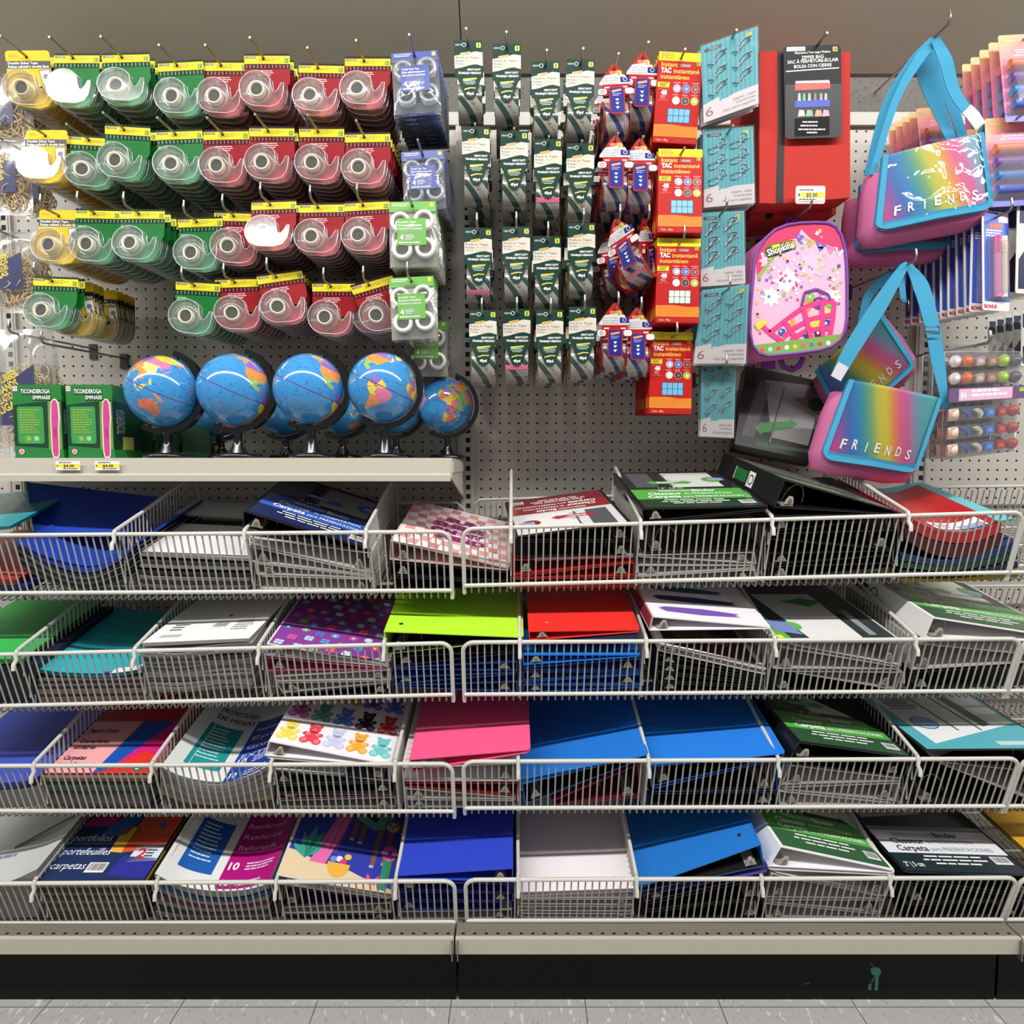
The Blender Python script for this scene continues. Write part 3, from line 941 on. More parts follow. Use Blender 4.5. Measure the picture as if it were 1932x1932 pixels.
binder('lowest black binder under the pink checker binder', (737, 1088), (961, 1100), (962, 1112), (738, 1112), 'R', KB)
# maroon print pile
binder('black binder with upside-down maroon and white print in the top right basket', (972, 1014), (1192, 986), (1197, 1019), (972, 1019), 'R', KB, coat=.3, dx=-1.0, sl=.20,
       art=insert_art((140, 36, 46), (120, 26, 38), '1/2"  1.3 cm', flip=True, dark=(222, 220, 218), cream=(232, 230, 228), arrow=(170, 48, 56)))
binder('black binder second from the top under the maroon-print binder', (971, 1021), (1197, 1021), (1197, 1049), (972, 1053), 'R', KB)
for k, (tl, tr, br, bl, sp) in enumerate([((967, 1056), (1197, 1051), (1197, 1060), (968, 1086), 'L'), ((968, 1088), (1197, 1061), (1196, 1086), (968, 1091), 'R'), ((968, 1092), (1196, 1088), (1196, 1108), (970, 1110), 'L')]):
    binder(f'{["topmost", "middle", "lowest"][k]} of the three red binders in the top right basket', tl, tr, br, bl, sp, (190, 28, 30), group='red binders in the top right basket')
slab('plastic_strip', 'clear plastic sleeve edge between the black and red binders of the top row', 'sleeve', [(1008, 1053), (1195, 1047)], [(1008, 1058), (1195, 1052)], (190, 190, 188), 9, coat=.5)
# green-print pile
binder('flat black binder with green printed cover in the top right basket', (1211, 960), (1452, 955), (1452, 960), (1213, 986), 'L', KB, coat=.3, length=11.8, dx=-.6, sl=.235,
       art=insert_art(GRN, DGRN, '1.5"  3.8 cm', cream=(216, 216, 210)), rough=.35)
binder('black binder second from the top under the flat green-print binder', (1213, 988), (1448, 962), (1440, 1040), (1214, 1044), 'L', KB)
binder('white binder third from the top under the flat green-print binder', (1202, 1047), (1424, 1041), (1427, 1064), (1204, 1051), 'R', (196, 192, 188))
binder('white binder with dark print fourth under the flat green-print binder', (1203, 1066), (1426, 1066), (1427, 1072), (1204, 1086), 'L', (206, 202, 198))
binder('lowest white binder under the flat green-print binder', (1201, 1087), (1425, 1074), (1428, 1098), (1204, 1094), 'R', (216, 212, 208))
# thick leaning black binder: spine to the left
def spine_print(A, D, h):
    A.rect(.30 * D, .30 * h, .50 * D, .75 * h, P((30, 110, 50), .4)); A.rect(.29 * D, .28 * h, .31 * D, .76 * h, P((200, 215, 200), .4))
    A.rect(.52 * D, .22 * h, .62 * D, .80 * h, WHITE); A.circ(.57 * D, .5 * h, .012, INK, 2); A.circ(.57 * D, .5 * h, .009, WHITE, 3)
def pale_cover(A, W, D):
    A.rect(.03 * W, .02 * D, .97 * W, .98 * D, P((96, 110, 92), .15, coat=.6)); A.rect(.05 * W, .1 * D, .6 * W, .25 * D, P((150, 176, 132), .2, coat=.5), 2)
    A.rect(.05 * W, .4 * D, .9 * W, .9 * D, P((150, 152, 146), .15, coat=.6), 2)
binder('thick black binder leaning on its wide spine, green label on the spine', (1480, 905), (1702, 967), (1698, 972), (1460, 958), 'L', KB, coat=.35, art=pale_cover, spart=spine_print, length=11.8, sl=.20, dx=-1.2, rough=.35)
for k, (a, b, sp) in enumerate([(974, 1004, 'L'), (1006, 1042, 'R'), (1044, 1066, 'L'), (1068, 1092, 'L')]):
    binder(f'black binder {ORD[k]} below the thick leaning black binder', (1450, a), (1690, a - 6), (1688, b - 4 if sp == 'R' else a + 4), (1450, b if sp == 'L' else a + 12), sp, KB, group='black binders below the leaning one')
# red folders
def sticker(A, W, D):
    A.rect(.42 * W, .02 * D, .92 * W, .20 * D, WHITE, 1, 6); A.rect(.66 * W, .03 * D, .90 * W, .12 * D, P((150, 160, 205), .4), 2, 3)
    A.lines(.45 * W, .16 * D, .2 * W, .08 * D, 3, P((190, 50, 60), .4), 3)
RED1 = P((176, 26, 32), .35, .5, coat=.2)
slab('folder', 'red poly folder with a white sticker in the top right basket', 'folder', [(1708, 972), (1760, 998), (1830, 1004), (1890, 986)], [(1708, 990), (1760, 1018), (1830, 1024), (1888, 1004)], None, 11.5, art=sticker, mat=RED1)
slab('folder', 'dark red folder under the stickered red folder', 'folder', [(1706, 992), (1760, 1020), (1830, 1026), (1890, 1006)], [(1708, 1018), (1760, 1046), (1830, 1052), (1888, 1026)], (120, 20, 34), 11.3)
slab('folder', 'sky teal poly sheet lying behind the red folder', 'folder', [(1800, 1000), (1912, 978)], [(1800, 1003), (1912, 982)], (98, 186, 192), 11.8, yin=14.5, dx=-.8, rough=.35)
for k, (c, n) in enumerate([((38, 70, 130), 'dark blue'), ((28, 90, 50), 'dark green'), ((30, 60, 130), 'navy'), ((225, 190, 40), 'yellow')]):
    slab('folder', f'{n} folder {["just below the red ones", "under the dark blue folder", "under the dark green folder", "at the bottom"][k]} in the right end of the top basket', 'folder',
         [(1700, 1046 + 15 * k), (1800, 1056 + 12 * k), (1920, 1020 + 20 * k)], [(1700, 1058 + 13 * k), (1800, 1067 + 10 * k), (1920, 1038 + 17 * k)], c if k != 2 else (30, 44, 80), 11)

# ---- second row ---------------------------------------------------
slab('folder', 'green folder at the far left end of the second row', 'folder', [(-160, 1246), (42, 1243)], [(-160, 1256), (42, 1252)], (46, 172, 74), 11.5)
slab('folder', 'navy folder block under the green one at the far left of the second row', 'folder', [(-160, 1258), (70, 1254)], [(-160, 1328), (70, 1326)], (24, 26, 52), 11)
def purple_sticker(A, W, D):
    A.rect(.55 * W, .02 * D, .92 * W, .06 * D, P((90, 60, 150), .4), 1, 4); A.rect(.62 * W, .025 * D, .88 * W, .10 * D, WHITE, 2, 4)
slab('folder', 'turquoise paper folder on the card pile in the second row', 'folder', [(66, 1265), (120, 1273), (210, 1275), (282, 1262)], [(66, 1268), (120, 1276), (210, 1278), (282, 1265)], (42, 170, 184), 12, art=purple_sticker)
for k in range(9):
    c = [(178, 150, 146), (60, 56, 60), (190, 170, 160), (44, 44, 60), (196, 172, 164), (200, 166, 158), (70, 60, 58), (204, 176, 160), (180, 158, 148)][k]
    slab('folder', f'card folder {ORD[k]} below the turquoise one in the second row', 'folder', [(72, 1281 + k * 5.0), (280, 1279 + k * 4.8)], [(72, 1285 + k * 5.0), (280, 1283 + k * 4.8)], c, 11, group='card folders under the turquoise one')
def notebook(A, W, D):
    A.rect(.10 * W, .08 * D, .30 * W, .13 * D, P((180, 180, 180), .5)); A.lines(.12 * W, .32 * D, .15 * W, .14 * D, 3, P((90, 88, 88), .5))
    barcode(A, .50 * W, .22 * D, .16 * W, .12 * D, 2); A.lines(.72 * W, .36 * D, .22 * W, .2 * D, 5, P((140, 138, 138), .5), seed=8)
    A.circ(.58 * W, .46 * D, .004, INK, 2)
slab('folder', 'white printed card folder with barcode topping the paper pile in the second row', 'folder', [(268, 1213), (470, 1204)], [(268, 1220), (470, 1210)], (232, 230, 230), 9.5, art=notebook, dx=1.0)
for k in range(13):
    w_ = 3 * sin(k * 1.3)
    c = (212, 210, 208) if k % 3 else ((120, 118, 118) if k % 2 else (170, 168, 166))
    slab('paper_folder', f'wavy white folder {ORD[k] if k < 10 else ["eleventh", "twelfth", "thirteenth"][k - 10]} below the barcode folder in the second row', 'folder', [(270, 1223 + k * 6.4), (340, 1224 + k * 6.4 + w_), (420, 1216 + k * 6.6 - w_), (476, 1213 + k * 6.8)],
         [(270, 1227.5 + k * 6.4), (340, 1229 + k * 6.4 + w_), (420, 1221 + k * 6.6 - w_), (476, 1218 + k * 6.8)], c, 9 + 2 * ((k * 7) % 3) / 2, group='wavy white folders in the second row')
def flowers(A, W, D):
    A.rect(.015 * W, .01 * D, .985 * W, .99 * D, P((136, 62, 148), .35, coat=.25))
    rr = random.Random(11)
    cs = [(240, 96, 120), (100, 148, 214), (206, 232, 228), (214, 84, 160), (124, 176, 110), (225, 60, 90), (92, 110, 200), (176, 206, 224)]
    for j in range(9):
        for i in range(7):
            x = (.08 + i * .14 + (.07 if j % 2 else 0) + rr.uniform(-.02, .02)) * W; y = (.05 + j * .11 + rr.uniform(-.02, .02)) * D
            if x > .95 * W: continue
            m = P(rr.choice(cs), .35, coat=.25); r = .036 * W
            if rr.random() < .45:
                A.circ(x, y, r, m, 2, 14); A.circ(x, y, r * .3, P((235, 240, 245), .4), 3, 8)
            else:
                for q in range(4): A.circ(x + r * .65 * cos(q * pi / 2 + .7), y + r * .65 * sin(q * pi / 2 + .7), r * .6, m, 2, 10)
binder('purple binder printed with colourful flowers and dots in the second row', (503, 1214), (733, 1254), (735, 1258), (501, 1237), 'L', (230, 226, 228), art=flowers, rough=.4)
binder('maroon pink binder second under the purple flower binder', (501, 1240), (732, 1261), (720, 1264), (503, 1266), 'L', (196, 96, 124))
binder('white binder third from the top under the purple flower binder', (517, 1276), (736, 1263), (738, 1283), (519, 1286), 'R', (206, 200, 194))
binder('grey binder fourth from the top under the purple flower binder', (520, 1288), (738, 1284), (739, 1288), (533, 1308), 'L', (180, 176, 172))
binder('dark navy binder lowest under the purple flower binder', (540, 1310), (740, 1289), (742, 1309), (545, 1316), 'R', (40, 46, 62))
binder('lime green binder spanning the gap between the second-row baskets', (724, 1191), (988, 1202), (988, 1208), (729, 1234), 'L', (176, 236, 44), inner=(16, 16, 17), hole=(757, 1177), rough=.55, length=11.6)
for k, (a, b, c) in enumerate([((1238, 1228), (1258, 1246), (20, 22, 60)), ((1259, 1248), (1277, 1266), (16, 66, 140)), ((1278, 1268), (1292, 1284), (16, 66, 140)), ((1293, 1286), (1308, 1306), (16, 66, 140))]):
    sp = 'LR'[k % 2]
    binder(f'{"navy" if k == 0 else "blue"} binder {ORD[k]} below the lime green binder', (740, a[0]), (976, a[1]), (976, b[1] if sp == 'R' else a[1] + 4), (742, b[0] if sp == 'L' else a[0] + 4), sp, c, group='blue binders under the lime one')
binder('red binder topmost in the second row right of the lime binder', (997, 1191), (1208, 1188), (1207, 1193), (999, 1209), 'L', (222, 42, 36), length=11.6)
slab('folder', 'dark blue cover edge just under the second-row red binder', 'folder', [(1000, 1214), (1205, 1196)], [(1000, 1218), (1205, 1204)], (20, 50, 110), 11)
for k, (a, b, c, d) in enumerate([((1235, 1235), (1240, 1258), 'L', 1), ((1259, 1242), (1266, 1265), 'R', 0), ((1267, 1267), (1284, 1270), 'L', 0), ((1286, 1272), (1290, 1292), 'R', 0), ((1292, 1293), (1308, 1306), 'L', 0)]):
    sp = c
    tl, tr = a
    binder(f'bright blue binder {ORD[k]} from the top under the red binder of the second row', (986, tl), (1209, tr), (1209, b[1] if sp == 'R' else tr + 4), (987, (tl + 20) if sp == 'L' and k == 0 else (b[0] if sp == 'L' else tl + 5)), sp, (20, 112, 206) if k == 0 else (18, 84, 168), group='blue binders under the red one', yin=20.5 if k == 0 else None)
def strokes(A, W, D):
    for y, c, x0, x1 in ((.14, (120, 82, 172), .10, .80), (.34, (44, 38, 84), .10, .86), (.52, (40, 90, 100), .12, .8), (.70, (60, 120, 120), .12, .8)):
        m = P(c, .35, coat=.2)
        pts = [(x0 * W, (y + .02) * D), ((x0 + .06) * W, (y + .05) * D), (.5 * W, (y + .055) * D), (x1 * W, (y + .02) * D), ((x1 - .05) * W, (y - .01) * D), (x1 * W, (y - .03) * D), (.45 * W, (y - .05) * D), ((x0 + .05) * W, (y - .03) * D)]
        A.poly(pts, m, 1)
binder('white binder with purple and navy brush strokes in the second row', (1231, 1163), (1455, 1183), (1456, 1187), (1225, 1190), 'L', (234, 230, 234), art=strokes, rough=.3, coat=.3, dx=-.5, spcol=(190, 150, 160),
       spart=lambda A, D, h: A.rect(.3 * D, .1 * h, .98 * D, .9 * h, P((140, 40, 60), .4)))
binder('white binder with maroon print tilted under the brush-stroke binder', (1246, 1216), (1448, 1264), (1447, 1274), (1242, 1228), 'L', (228, 224, 224), length=11, sl=.2,
       art=lambda A, W, D: (A.rect(.06 * W, .06 * D, .94 * W, .95 * D, P((60, 22, 30), .35, coat=.2)), A.lines(.2 * W, .5 * D, .6 * W, .3 * D, 6, P((150, 90, 96), .5), seed=4)))
for k in range(4):
    binder(f'black binder {ORD[k]} below the tilted maroon-print binder in the second row', (1240, 1234 + 18 * k), (1440, 1276 + 7 * k), (1440, 1280 + 7 * k), (1240, 1250 + 18 * k), 'L', KB, group='black binders in the second row')
def green_photo(A, W, D):
    A.rect(.02 * W, .01 * D, .98 * W, .98 * D, P((52, 58, 60), .3, coat=.3)); g = P((96, 178, 80), .3, coat=.3)
    A.poly([(.02 * W, .01 * D), (.16 * W, .01 * D), (.10 * W, .55 * D), (.02 * W, .6 * D)], g, 2)
    A.poly([(.30 * W, .03 * D), (.72 * W, .06 * D), (.72 * W, .8 * D), (.2 * W, .8 * D)], P((222, 220, 218), .35, coat=.3), 3)
    A.poly([(.38 * W, .66 * D), (.6 * W, .72 * D), (.75 * W, .66 * D), (.6 * W, .56 * D)], P((60, 150, 60), .3), 4)
    A.circ(.26 * W, .24 * D, .075 * W, g, 4); A.poly([(.10 * W, .16 * D), (.28 * W, .10 * D), (.24 * W, .30 * D), (.06 * W, .34 * D)], P((120, 134, 190), .3), 5)
    A.rect(.80 * W, .1 * D, .86 * W, .5 * D, P((140, 142, 146), .3), 4); A.rect(.62 * W, .015 * D, .95 * W, .05 * D, P((120, 190, 110), .4), 4)
    A.rect(.05 * W, .05 * D, .10 * W, .10 * D, P((236, 226, 60), .4), 5)
binder('white binder with green and grey photo print in the second row', (1463, 1211), (1706, 1211), (1700, 1256), (1490, 1216), 'R', (222, 218, 216), art=green_photo, rough=.35, dx=-1.3)
binder('white binder second from the top under the green photo-print binder', (1462, 1218), (1697, 1258), (1698, 1263), (1458, 1262), 'L', (196, 192, 190), length=11)
binder('white binder lowest under the green photo-print binder', (1480, 1266), (1704, 1268), (1690, 1302), (1500, 1270), 'R', (176, 172, 170), length=11)
binder('black binder at the bottom left under the green photo-print binder', (1456, 1266), (1476, 1270), (1660, 1306), (1456, 1304), 'L', KB, length=11)
binder('big white binder with green print and wide spine, right end of the second row', (1760, 1165), (2020, 1206), (2020, 1211), (1743, 1206), 'L', (230, 228, 228), art=insert_art(GRN, (44, 84, 52), '2"  5 cm', dark=(40, 48, 44)), rough=.35, dx=-1.2,
       spart=lambda A, D, h: (A.rect(.12 * D, .25 * h, .3 * D, .75 * h, P((40, 44, 44), .4)), A.rect(.33 * D, .25 * h, .44 * D, .75 * h, WHITE, 1), A.ring(.385 * D, .5 * h, .012, .009, INK, 2)))
binder('white binder under the big white green-print binder, right end of the second row', (1727, 1213), (2010, 1240), (2010, 1246), (1718, 1264), 'L', (204, 200, 198))
binder('black binder lowest at the right end of the second row', (1716, 1268), (2010, 1250), (2010, 1290), (1716, 1302), 'L', KB)

# ---- third row ----------------------------------------------------
slab('folder', 'blue folder at the far left end of the third row', 'folder', [(-160, 1486), (20, 1482), (72, 1466)], [(-160, 1492), (20, 1488), (72, 1472)], (52, 76, 186), 12)
slab('folder', 'white sleeve pile under the blue folder at the far left of the third row', 'folder', [(-160, 1494), (40, 1490), (80, 1474)], [(-160, 1526), (60, 1522), (90, 1510)], (190, 188, 184), 11, coat=.4)
def covers(A, W, D):
    pk = P((238, 168, 172), .3, coat=.3); A.rect(0, 0, W, D, P((196, 30, 40), .3, coat=.3), 1, 2)
    A.poly([(.0, .02 * D), (.46 * W, .02 * D), (.52 * W, .62 * D), (.0, .62 * D)], pk, 2)
    A.poly([(.46 * W, .02 * D), (.56 * W, .02 * D), (.86 * W, .62 * D), (.53 * W, .62 * D)], P((24, 84, 178), .3, coat=.3), 3)
    A.poly([(.56 * W, .02 * D), (W, .02 * D), (W, .62 * D), (.86 * W, .62 * D)], P((214, 34, 120), .3, coat=.3), 2)
    A.poly([(.50 * W, .0), (W, .0), (W, .18 * D), (.8 * W, .26 * D)], P((226, 52, 40), .3, coat=.3), 4)
    ink = P((60, 34, 40), .4)
    for b, y in (('Report Covers', .48), ('Couvertures', .35), ('scolaires', .28), ('Carpetas', .16), ('para informes', .09)):
        A.text(b, .05 * W, y * D, .045 * D, ink, 4, w=.30 * W if len(b) > 9 else .22 * W, bold=.03)
    A.circ(.86 * W, .08 * D, .06 * W, P((60, 110, 60), .4), 5); A.text('3', .84 * W, .055 * D, .05 * D, WHITE, 6, bold=.03)
slab('report_cover_pack', 'pink, blue and red pack of report covers in the third row', 'report covers', [(80, 1462), (278, 1462)], [(80, 1468), (278, 1468)], (190, 150, 140), 11.8, art=covers, edge=(206, 190, 180))
for k in range(9):
    c = [(206, 160, 100), (40, 40, 36), (120, 140, 118), (100, 120, 100), (60, 66, 60), (110, 128, 108), (150, 118, 132), (160, 128, 140), (140, 108, 122)][k]
    slab('report_cover_pack', f'pack of covers {ORD[k]} below the pink and blue report covers', 'report covers', [(84, 1469 + k * 6), (282, 1469 + k * 6)], [(84, 1474 + k * 6), (282, 1474 + k * 6)], c, 11, coat=.2, group='packs under the pink and blue report covers')
def protectors(c1, c2, big, words, plain):
    def art(A, W, D):
        wh = P((228, 230, 228), .2, coat=.5); A.rect(0, 0, W, D, wh, 1, 10)
        m1, m2 = P(c1, .25, coat=.4), P(c2, .25, coat=.4)
        A.rect(.12 * W, .14 * D, .42 * W, .62 * D, m1, 2, 4)
        A.lines(.16 * W, .58 * D, .2 * W, .36 * D, 10, P((215, 232, 232), .4), 3, seed=3, thick=.3)
        A.rect(.50 * W, .03 * D, W, .74 * D, m2, 2, 6)
        for k, b in enumerate(words):
            A.text(b, .54 * W, (.60 - .11 * k) * D, .047 * D, P((226, 214, 226), .4), 4, w=.36 * W)
        A.text('10', .53 * W, .20 * D, .065 * D, WHITE, 4, bold=.03); A.lines(.68 * W, .26 * D, .28 * W, .08 * D, 3, P((226, 214, 226), .4), 4, seed=6)
        A.text('10', .53 * W, .06 * D, .05 * D, WHITE, 4, bold=.03); A.lines(.66 * W, .10 * D, .28 * W, .06 * D, 2, P((226, 214, 226), .4), 4, seed=7)
        for k, b in enumerate(plain):
            A.text(b, .14 * W, (.78 - .09 * k) * D, .05 * D, P((40, 60, 80), .4), 4, w=.34 * W, bold=.02)
    return art
slab('sheet_protector_pack', 'teal and blue pack of sheet protectors sagging in the third row', 'sheet protectors', [(303, 1446), (345, 1470), (410, 1482), (470, 1466), (514, 1440)], [(303, 1452), (345, 1477), (410, 1490), (470, 1473), (516, 1446)], (224, 226, 224), 11.8,
     art=protectors((38, 148, 150), (34, 72, 170), '10', ['Heavyweight', 'Épais', 'Grueso', 'EXTRA'], ['PROTECTORES', 'DE HOJAS']), coat=.5, rough=.2)
for k in range(6):
    c = [(200, 198, 194), (176, 174, 170), (190, 188, 184), (160, 156, 150), (196, 176, 140), (110, 60, 60)][k]
    slab('sheet_protector_pack', f'pack {ORD[k]} below the teal and blue sheet protectors', 'sheet protectors', [(305, 1456 + k * 9), (350, 1480 + k * 7), (410, 1492 + k * 5.5), (470, 1475 + k * 8), (516, 1450 + k * 12)], [(305, 1463 + k * 9), (350, 1486 + k * 7), (410, 1497 + k * 5.5), (470, 1482 + k * 8), (516, 1460 + k * 12)], c, 11, coat=.3, group='packs under the teal and blue sheet protectors')
def bear(A, x, y, s, col):
    m, l, d = P(col, .25, coat=.4), P(tuple(min(255, int(c + (255 - c) * .25)) for c in col), .25, coat=.4), P(tuple(int(c * .82) for c in col), .3)
    q = .74
    for ex in (-1, 1):
        A.circ(x + ex * .22 * s * q, y + .92 * s, .11 * s * q, m, 2, 12, ry=.10 * s)
        A.circ(x + ex * .28 * s * q, y + .12 * s, .22 * s * q, m, 2, 14, ry=.17 * s); A.circ(x + ex * .30 * s * q, y + .12 * s, .15 * s * q, l, 5, 12, ry=.12 * s)
        A.circ(x + ex * .34 * s * q, y + .46 * s, .14 * s * q, m, 2, 12); A.circ(x + ex * .22 * s * q, y + .46 * s, .12 * s * q, l, 5, 12)
        A.circ(x + ex * .09 * s * q, y + .78 * s, .03 * s, d, 6, 8)
    A.circ(x, y + .74 * s, .28 * s * q, m, 3, 18, ry=.22 * s); A.circ(x, y + .36 * s, .33 * s * q, m, 3, 18, ry=.30 * s)
    A.circ(x, y + .70 * s, .11 * s * q, l, 5, 12); A.circ(x, y + .71 * s, .03 * s, d, 6, 8)
def bears(A, W, D):
    A.rect(.01 * W, .01 * D, .99 * W, .99 * D, P((236, 232, 236), .3, coat=.3))
    rows = [[(236, 214, 90), (226, 70, 84), (196, 200, 226), (236, 168, 60), (110, 196, 200)], [(190, 90, 160), (90, 170, 150), (96, 130, 214), (60, 40, 64), (206, 60, 66)], [(236, 190, 70), (200, 80, 90), (226, 140, 50), (120, 90, 160), (90, 130, 210)]]
    for j, r in enumerate(rows):
        for i, c in enumerate(r):
            bear(A, (.11 + .195 * i) * W, (.06 + .27 * j) * D, .215 * D, c)
binder('white binder printed with rows of colourful candy bears in the third row', (507, 1398), (736, 1443), (738, 1447), (499, 1426), 'L', (232, 228, 230), art=bears, rough=.35, dx=.3)
binder('white binder right under the candy bear binder', (501, 1429), (735, 1448), (738, 1474), (506, 1452), 'R', (210, 206, 204))
for k, (tl, tr, br, bl, sp, c, n) in enumerate([((508, 1455), (741, 1470), (742, 1474), (512, 1480), 'L', (62, 66, 78), 'slate'), ((520, 1482), (744, 1476), (746, 1496), (522, 1496), 'R', (30, 34, 46), 'dark navy'), ((522, 1498), (746, 1498), (748, 1502), (526, 1508), 'L', (120, 66, 80), 'maroon'), ((526, 1510), (746, 1504), (748, 1524), (528, 1524), 'R', (150, 146, 144), 'grey')]):
    binder(f'{n} binder {ORD[k + 2]} from the top in the candy bear pile of the third row', tl, tr, br, bl, sp, c)
binder('hot pink binder spanning the gap between the third-row baskets', (772, 1433), (1001, 1414), (1000, 1420), (779, 1456), 'L', (238, 84, 132), rough=.55, length=11.6)
binder('white binder with ruled print right under the hot pink binder', (757, 1448), (977, 1440), (978, 1474), (759, 1474), 'R', (226, 222, 222),
       art=lambda A, W, D: [A.rect(.02 * W, (k * .06 + .03) * D, .98 * W, (k * .06 + .036) * D, P((176, 176, 186), .5)) for k in range(14)])
binder('dark red binder third from the top under the hot pink binder', (760, 1477), (978, 1477), (976, 1502), (764, 1484), 'R', (150, 18, 22))
binder('grey binder fourth from the top under the hot pink binder', (764, 1487), (974, 1504), (975, 1508), (766, 1506), 'L', (196, 192, 190))
binder('grey white binder lowest under the hot pink binder', (766, 1508), (974, 1510), (976, 1524), (768, 1524), 'L', (186, 182, 180))
binder('bright blue binder tilted to the left in the third row', (984, 1479), (1224, 1423), (1222, 1429), (990, 1518), 'L', (26, 112, 204), inner=(14, 14, 15), rough=.55, length=12)
binder('maroon binder under the tilted bright blue binder', (1040, 1512), (1204, 1442), (1210, 1505), (1044, 1519), 'R', (110, 24, 44))
binder('bright blue binder beside the tilted one, right of the divider, in the third row', (1229, 1446), (1483, 1421), (1482, 1427), (1228, 1484), 'L', (28, 118, 214), inner=(14, 14, 15), rough=.55, length=12)
binder('blue binder second from the top under the right-hand third-row blue binder', (1230, 1488), (1470, 1432), (1466, 1492), (1232, 1494), 'R', (18, 78, 158), inner=(14, 14, 15))
binder('black binder lowest under the right-hand third-row blue binder', (1230, 1497), (1464, 1494), (1464, 1519), (1232, 1519), 'R', KB)
binder('black binder with green print in the third row', (1506, 1400), (1726, 1430), (1724, 1435), (1490, 1432), 'L', KB, coat=.3, art=insert_art(GRN, (46, 84, 54)), rough=.35, dx=-.7, length=11.8, sl=.13)
binder('black binder second from the top under the third-row green-print binder', (1484, 1434), (1716, 1437), (1706, 1466), (1486, 1440), 'R', KB)
binder('white binder third from the top under the third-row green-print binder', (1490, 1443), (1702, 1468), (1702, 1474), (1474, 1481), 'L', (196, 192, 188))
binder('white binder fourth from the top under the third-row green-print binder', (1474, 1485), (1700, 1477), (1690, 1512), (1476, 1490), 'R', (186, 182, 178))
binder('white binder lowest under the third-row green-print binder', (1470, 1492), (1686, 1515), (1686, 1519), (1470, 1519), 'L', (214, 210, 206))
def tealprint(A, W, D):
    A.rect(.02 * W, .01 * D, .98 * W, .98 * D, P((84, 170, 182), .3, coat=.3)); wh = P((226, 228, 228), .35, coat=.3)
    A.poly([(.14 * W, .08 * D), (.95 * W, .34 * D), (.95 * W, .98 * D), (.08 * W, .98 * D)], wh, 2)
    A.circ(.26 * W, .36 * D, .09 * W, P((140, 180, 210), .3), 3); A.ring(.26 * W, .36 * D, .095 * W, .088 * W, INK, 4)
    for x in (.44, .62): A.poly([(x * W, .25 * D), ((x + .015) * W, .25 * D), ((x - .04) * W, .95 * D), ((x - .055) * W, .95 * D)], P((70, 74, 80), .4), 4)
    A.poly([(.68 * W, .3 * D), (.76 * W, .33 * D), (.72 * W, .98 * D), (.63 * W, .98 * D)], P((104, 106, 112), .4), 4)
    A.lines(.14 * W, .75 * D, .25 * W, .2 * D, 5, P((130, 130, 134), .5), 4, seed=9); A.rect(.60 * W, .05 * D, .86 * W, .10 * D, P((190, 206, 212), .4), 4)
binder('black binder with teal and white printed cover at the right end of the third row', (1746, 1415), (2000, 1413), (2000, 1450), (1750, 1436), 'R', KB, coat=.3, art=tealprint, rough=.35, dx=-1.2, length=11.8, sl=.14)
binder('white binder under the teal and white printed binder of the third row', (1766, 1436), (2000, 1460), (1990, 1528), (1772, 1440), 'R', (188, 184, 180))
binder('black binder lowest under the teal and white printed binder of the third row', (1726, 1444), (1750, 1444), (1960, 1519), (1726, 1518), 'L', KB)

# ---- bottom row ---------------------------------------------------
def grey_print(A, W, D):
    A.circ(.75 * W, .72 * D, .02, P((60, 60, 70), .5)); A.poly([(.5 * W, .35 * D), (.95 * W, .55 * D), (.93 * W, .59 * D), (.48 * W, .38 * D)], P((70, 70, 74), .5))
    A.lines(.1 * W, .3 * D, .5 * W, .2 * D, 3, P((120, 120, 150), .5))
slab('folder', 'white printed folder pack at the far left end of the bottom row', 'folder', [(-160, 1700), (0, 1668), (70, 1640)], [(-160, 1736), (0, 1734), (74, 1730)], (196, 196, 196), 12, art=grey_print, coat=.3)
def portfolio(A, W, D):
    A.rect(0, 0, W, D, P((34, 52, 92), .3, coat=.3))
    for pts, c in (([(.05, .50), (.35, .52), (.42, .62), (.10, .64)], (176, 40, 120)), ([(.02, .62), (.42, .66), (.5, .9), (.2, .9)], (150, 160, 176)), ([(.30, .40), (.55, .42), (.62, .8), (.40, .78)], (30, 96, 170)),
                   ([(.50, .26), (.62, .25), (.66, .5), (.48, .5)], (236, 176, 70)), ([(.62, .25), (1, .30), (1, .62), (.6, .6)], (214, 84, 50)), ([(.62, .05), (1, .02), (1, .2), (.66, .22)], (50, 50, 150)), ([(.72, .16), (1, .18), (1, .34), (.74, .32)], (214, 224, 236)), ([(.62, .60), (1, .62), (1, .95), (.7, .95)], (196, 204, 212))):
        A.poly([(a * W, b * D) for a, b in pts], P(c, .3, coat=.3), 2)
    for b, y in (('portfolios', .36), ('portefeuilles', .23), ('carpetas', .10)):
        A.text(b, .06 * W, y * D, .065 * D, P((236, 240, 246), .4), 4, w={'portfolios': .38, 'portefeuilles': .46, 'carpetas': .32}[b] * W, shear=.15)
    barcode(A, .40 * W, .07 * D, .18 * W, .09 * D, 4); A.text('2', .78 * W, .20 * D, .09 * D, P((190, 40, 50), .4), 5, bold=.03); A.lines(.86 * W, .28 * D, .1 * W, .08 * D, 3, INK, 5)
    A.text('4', .80 * W, .47 * D, .09 * D, P((40, 100, 190), .4), 5, bold=.02)
slab('portfolio_pack', 'navy pack of portfolios with bright shapes in the bottom row', 'portfolios', [(62, 1662), (270, 1662)], [(62, 1667), (270, 1667)], (34, 52, 92), 11.8, art=portfolio, edge=(30, 34, 50))
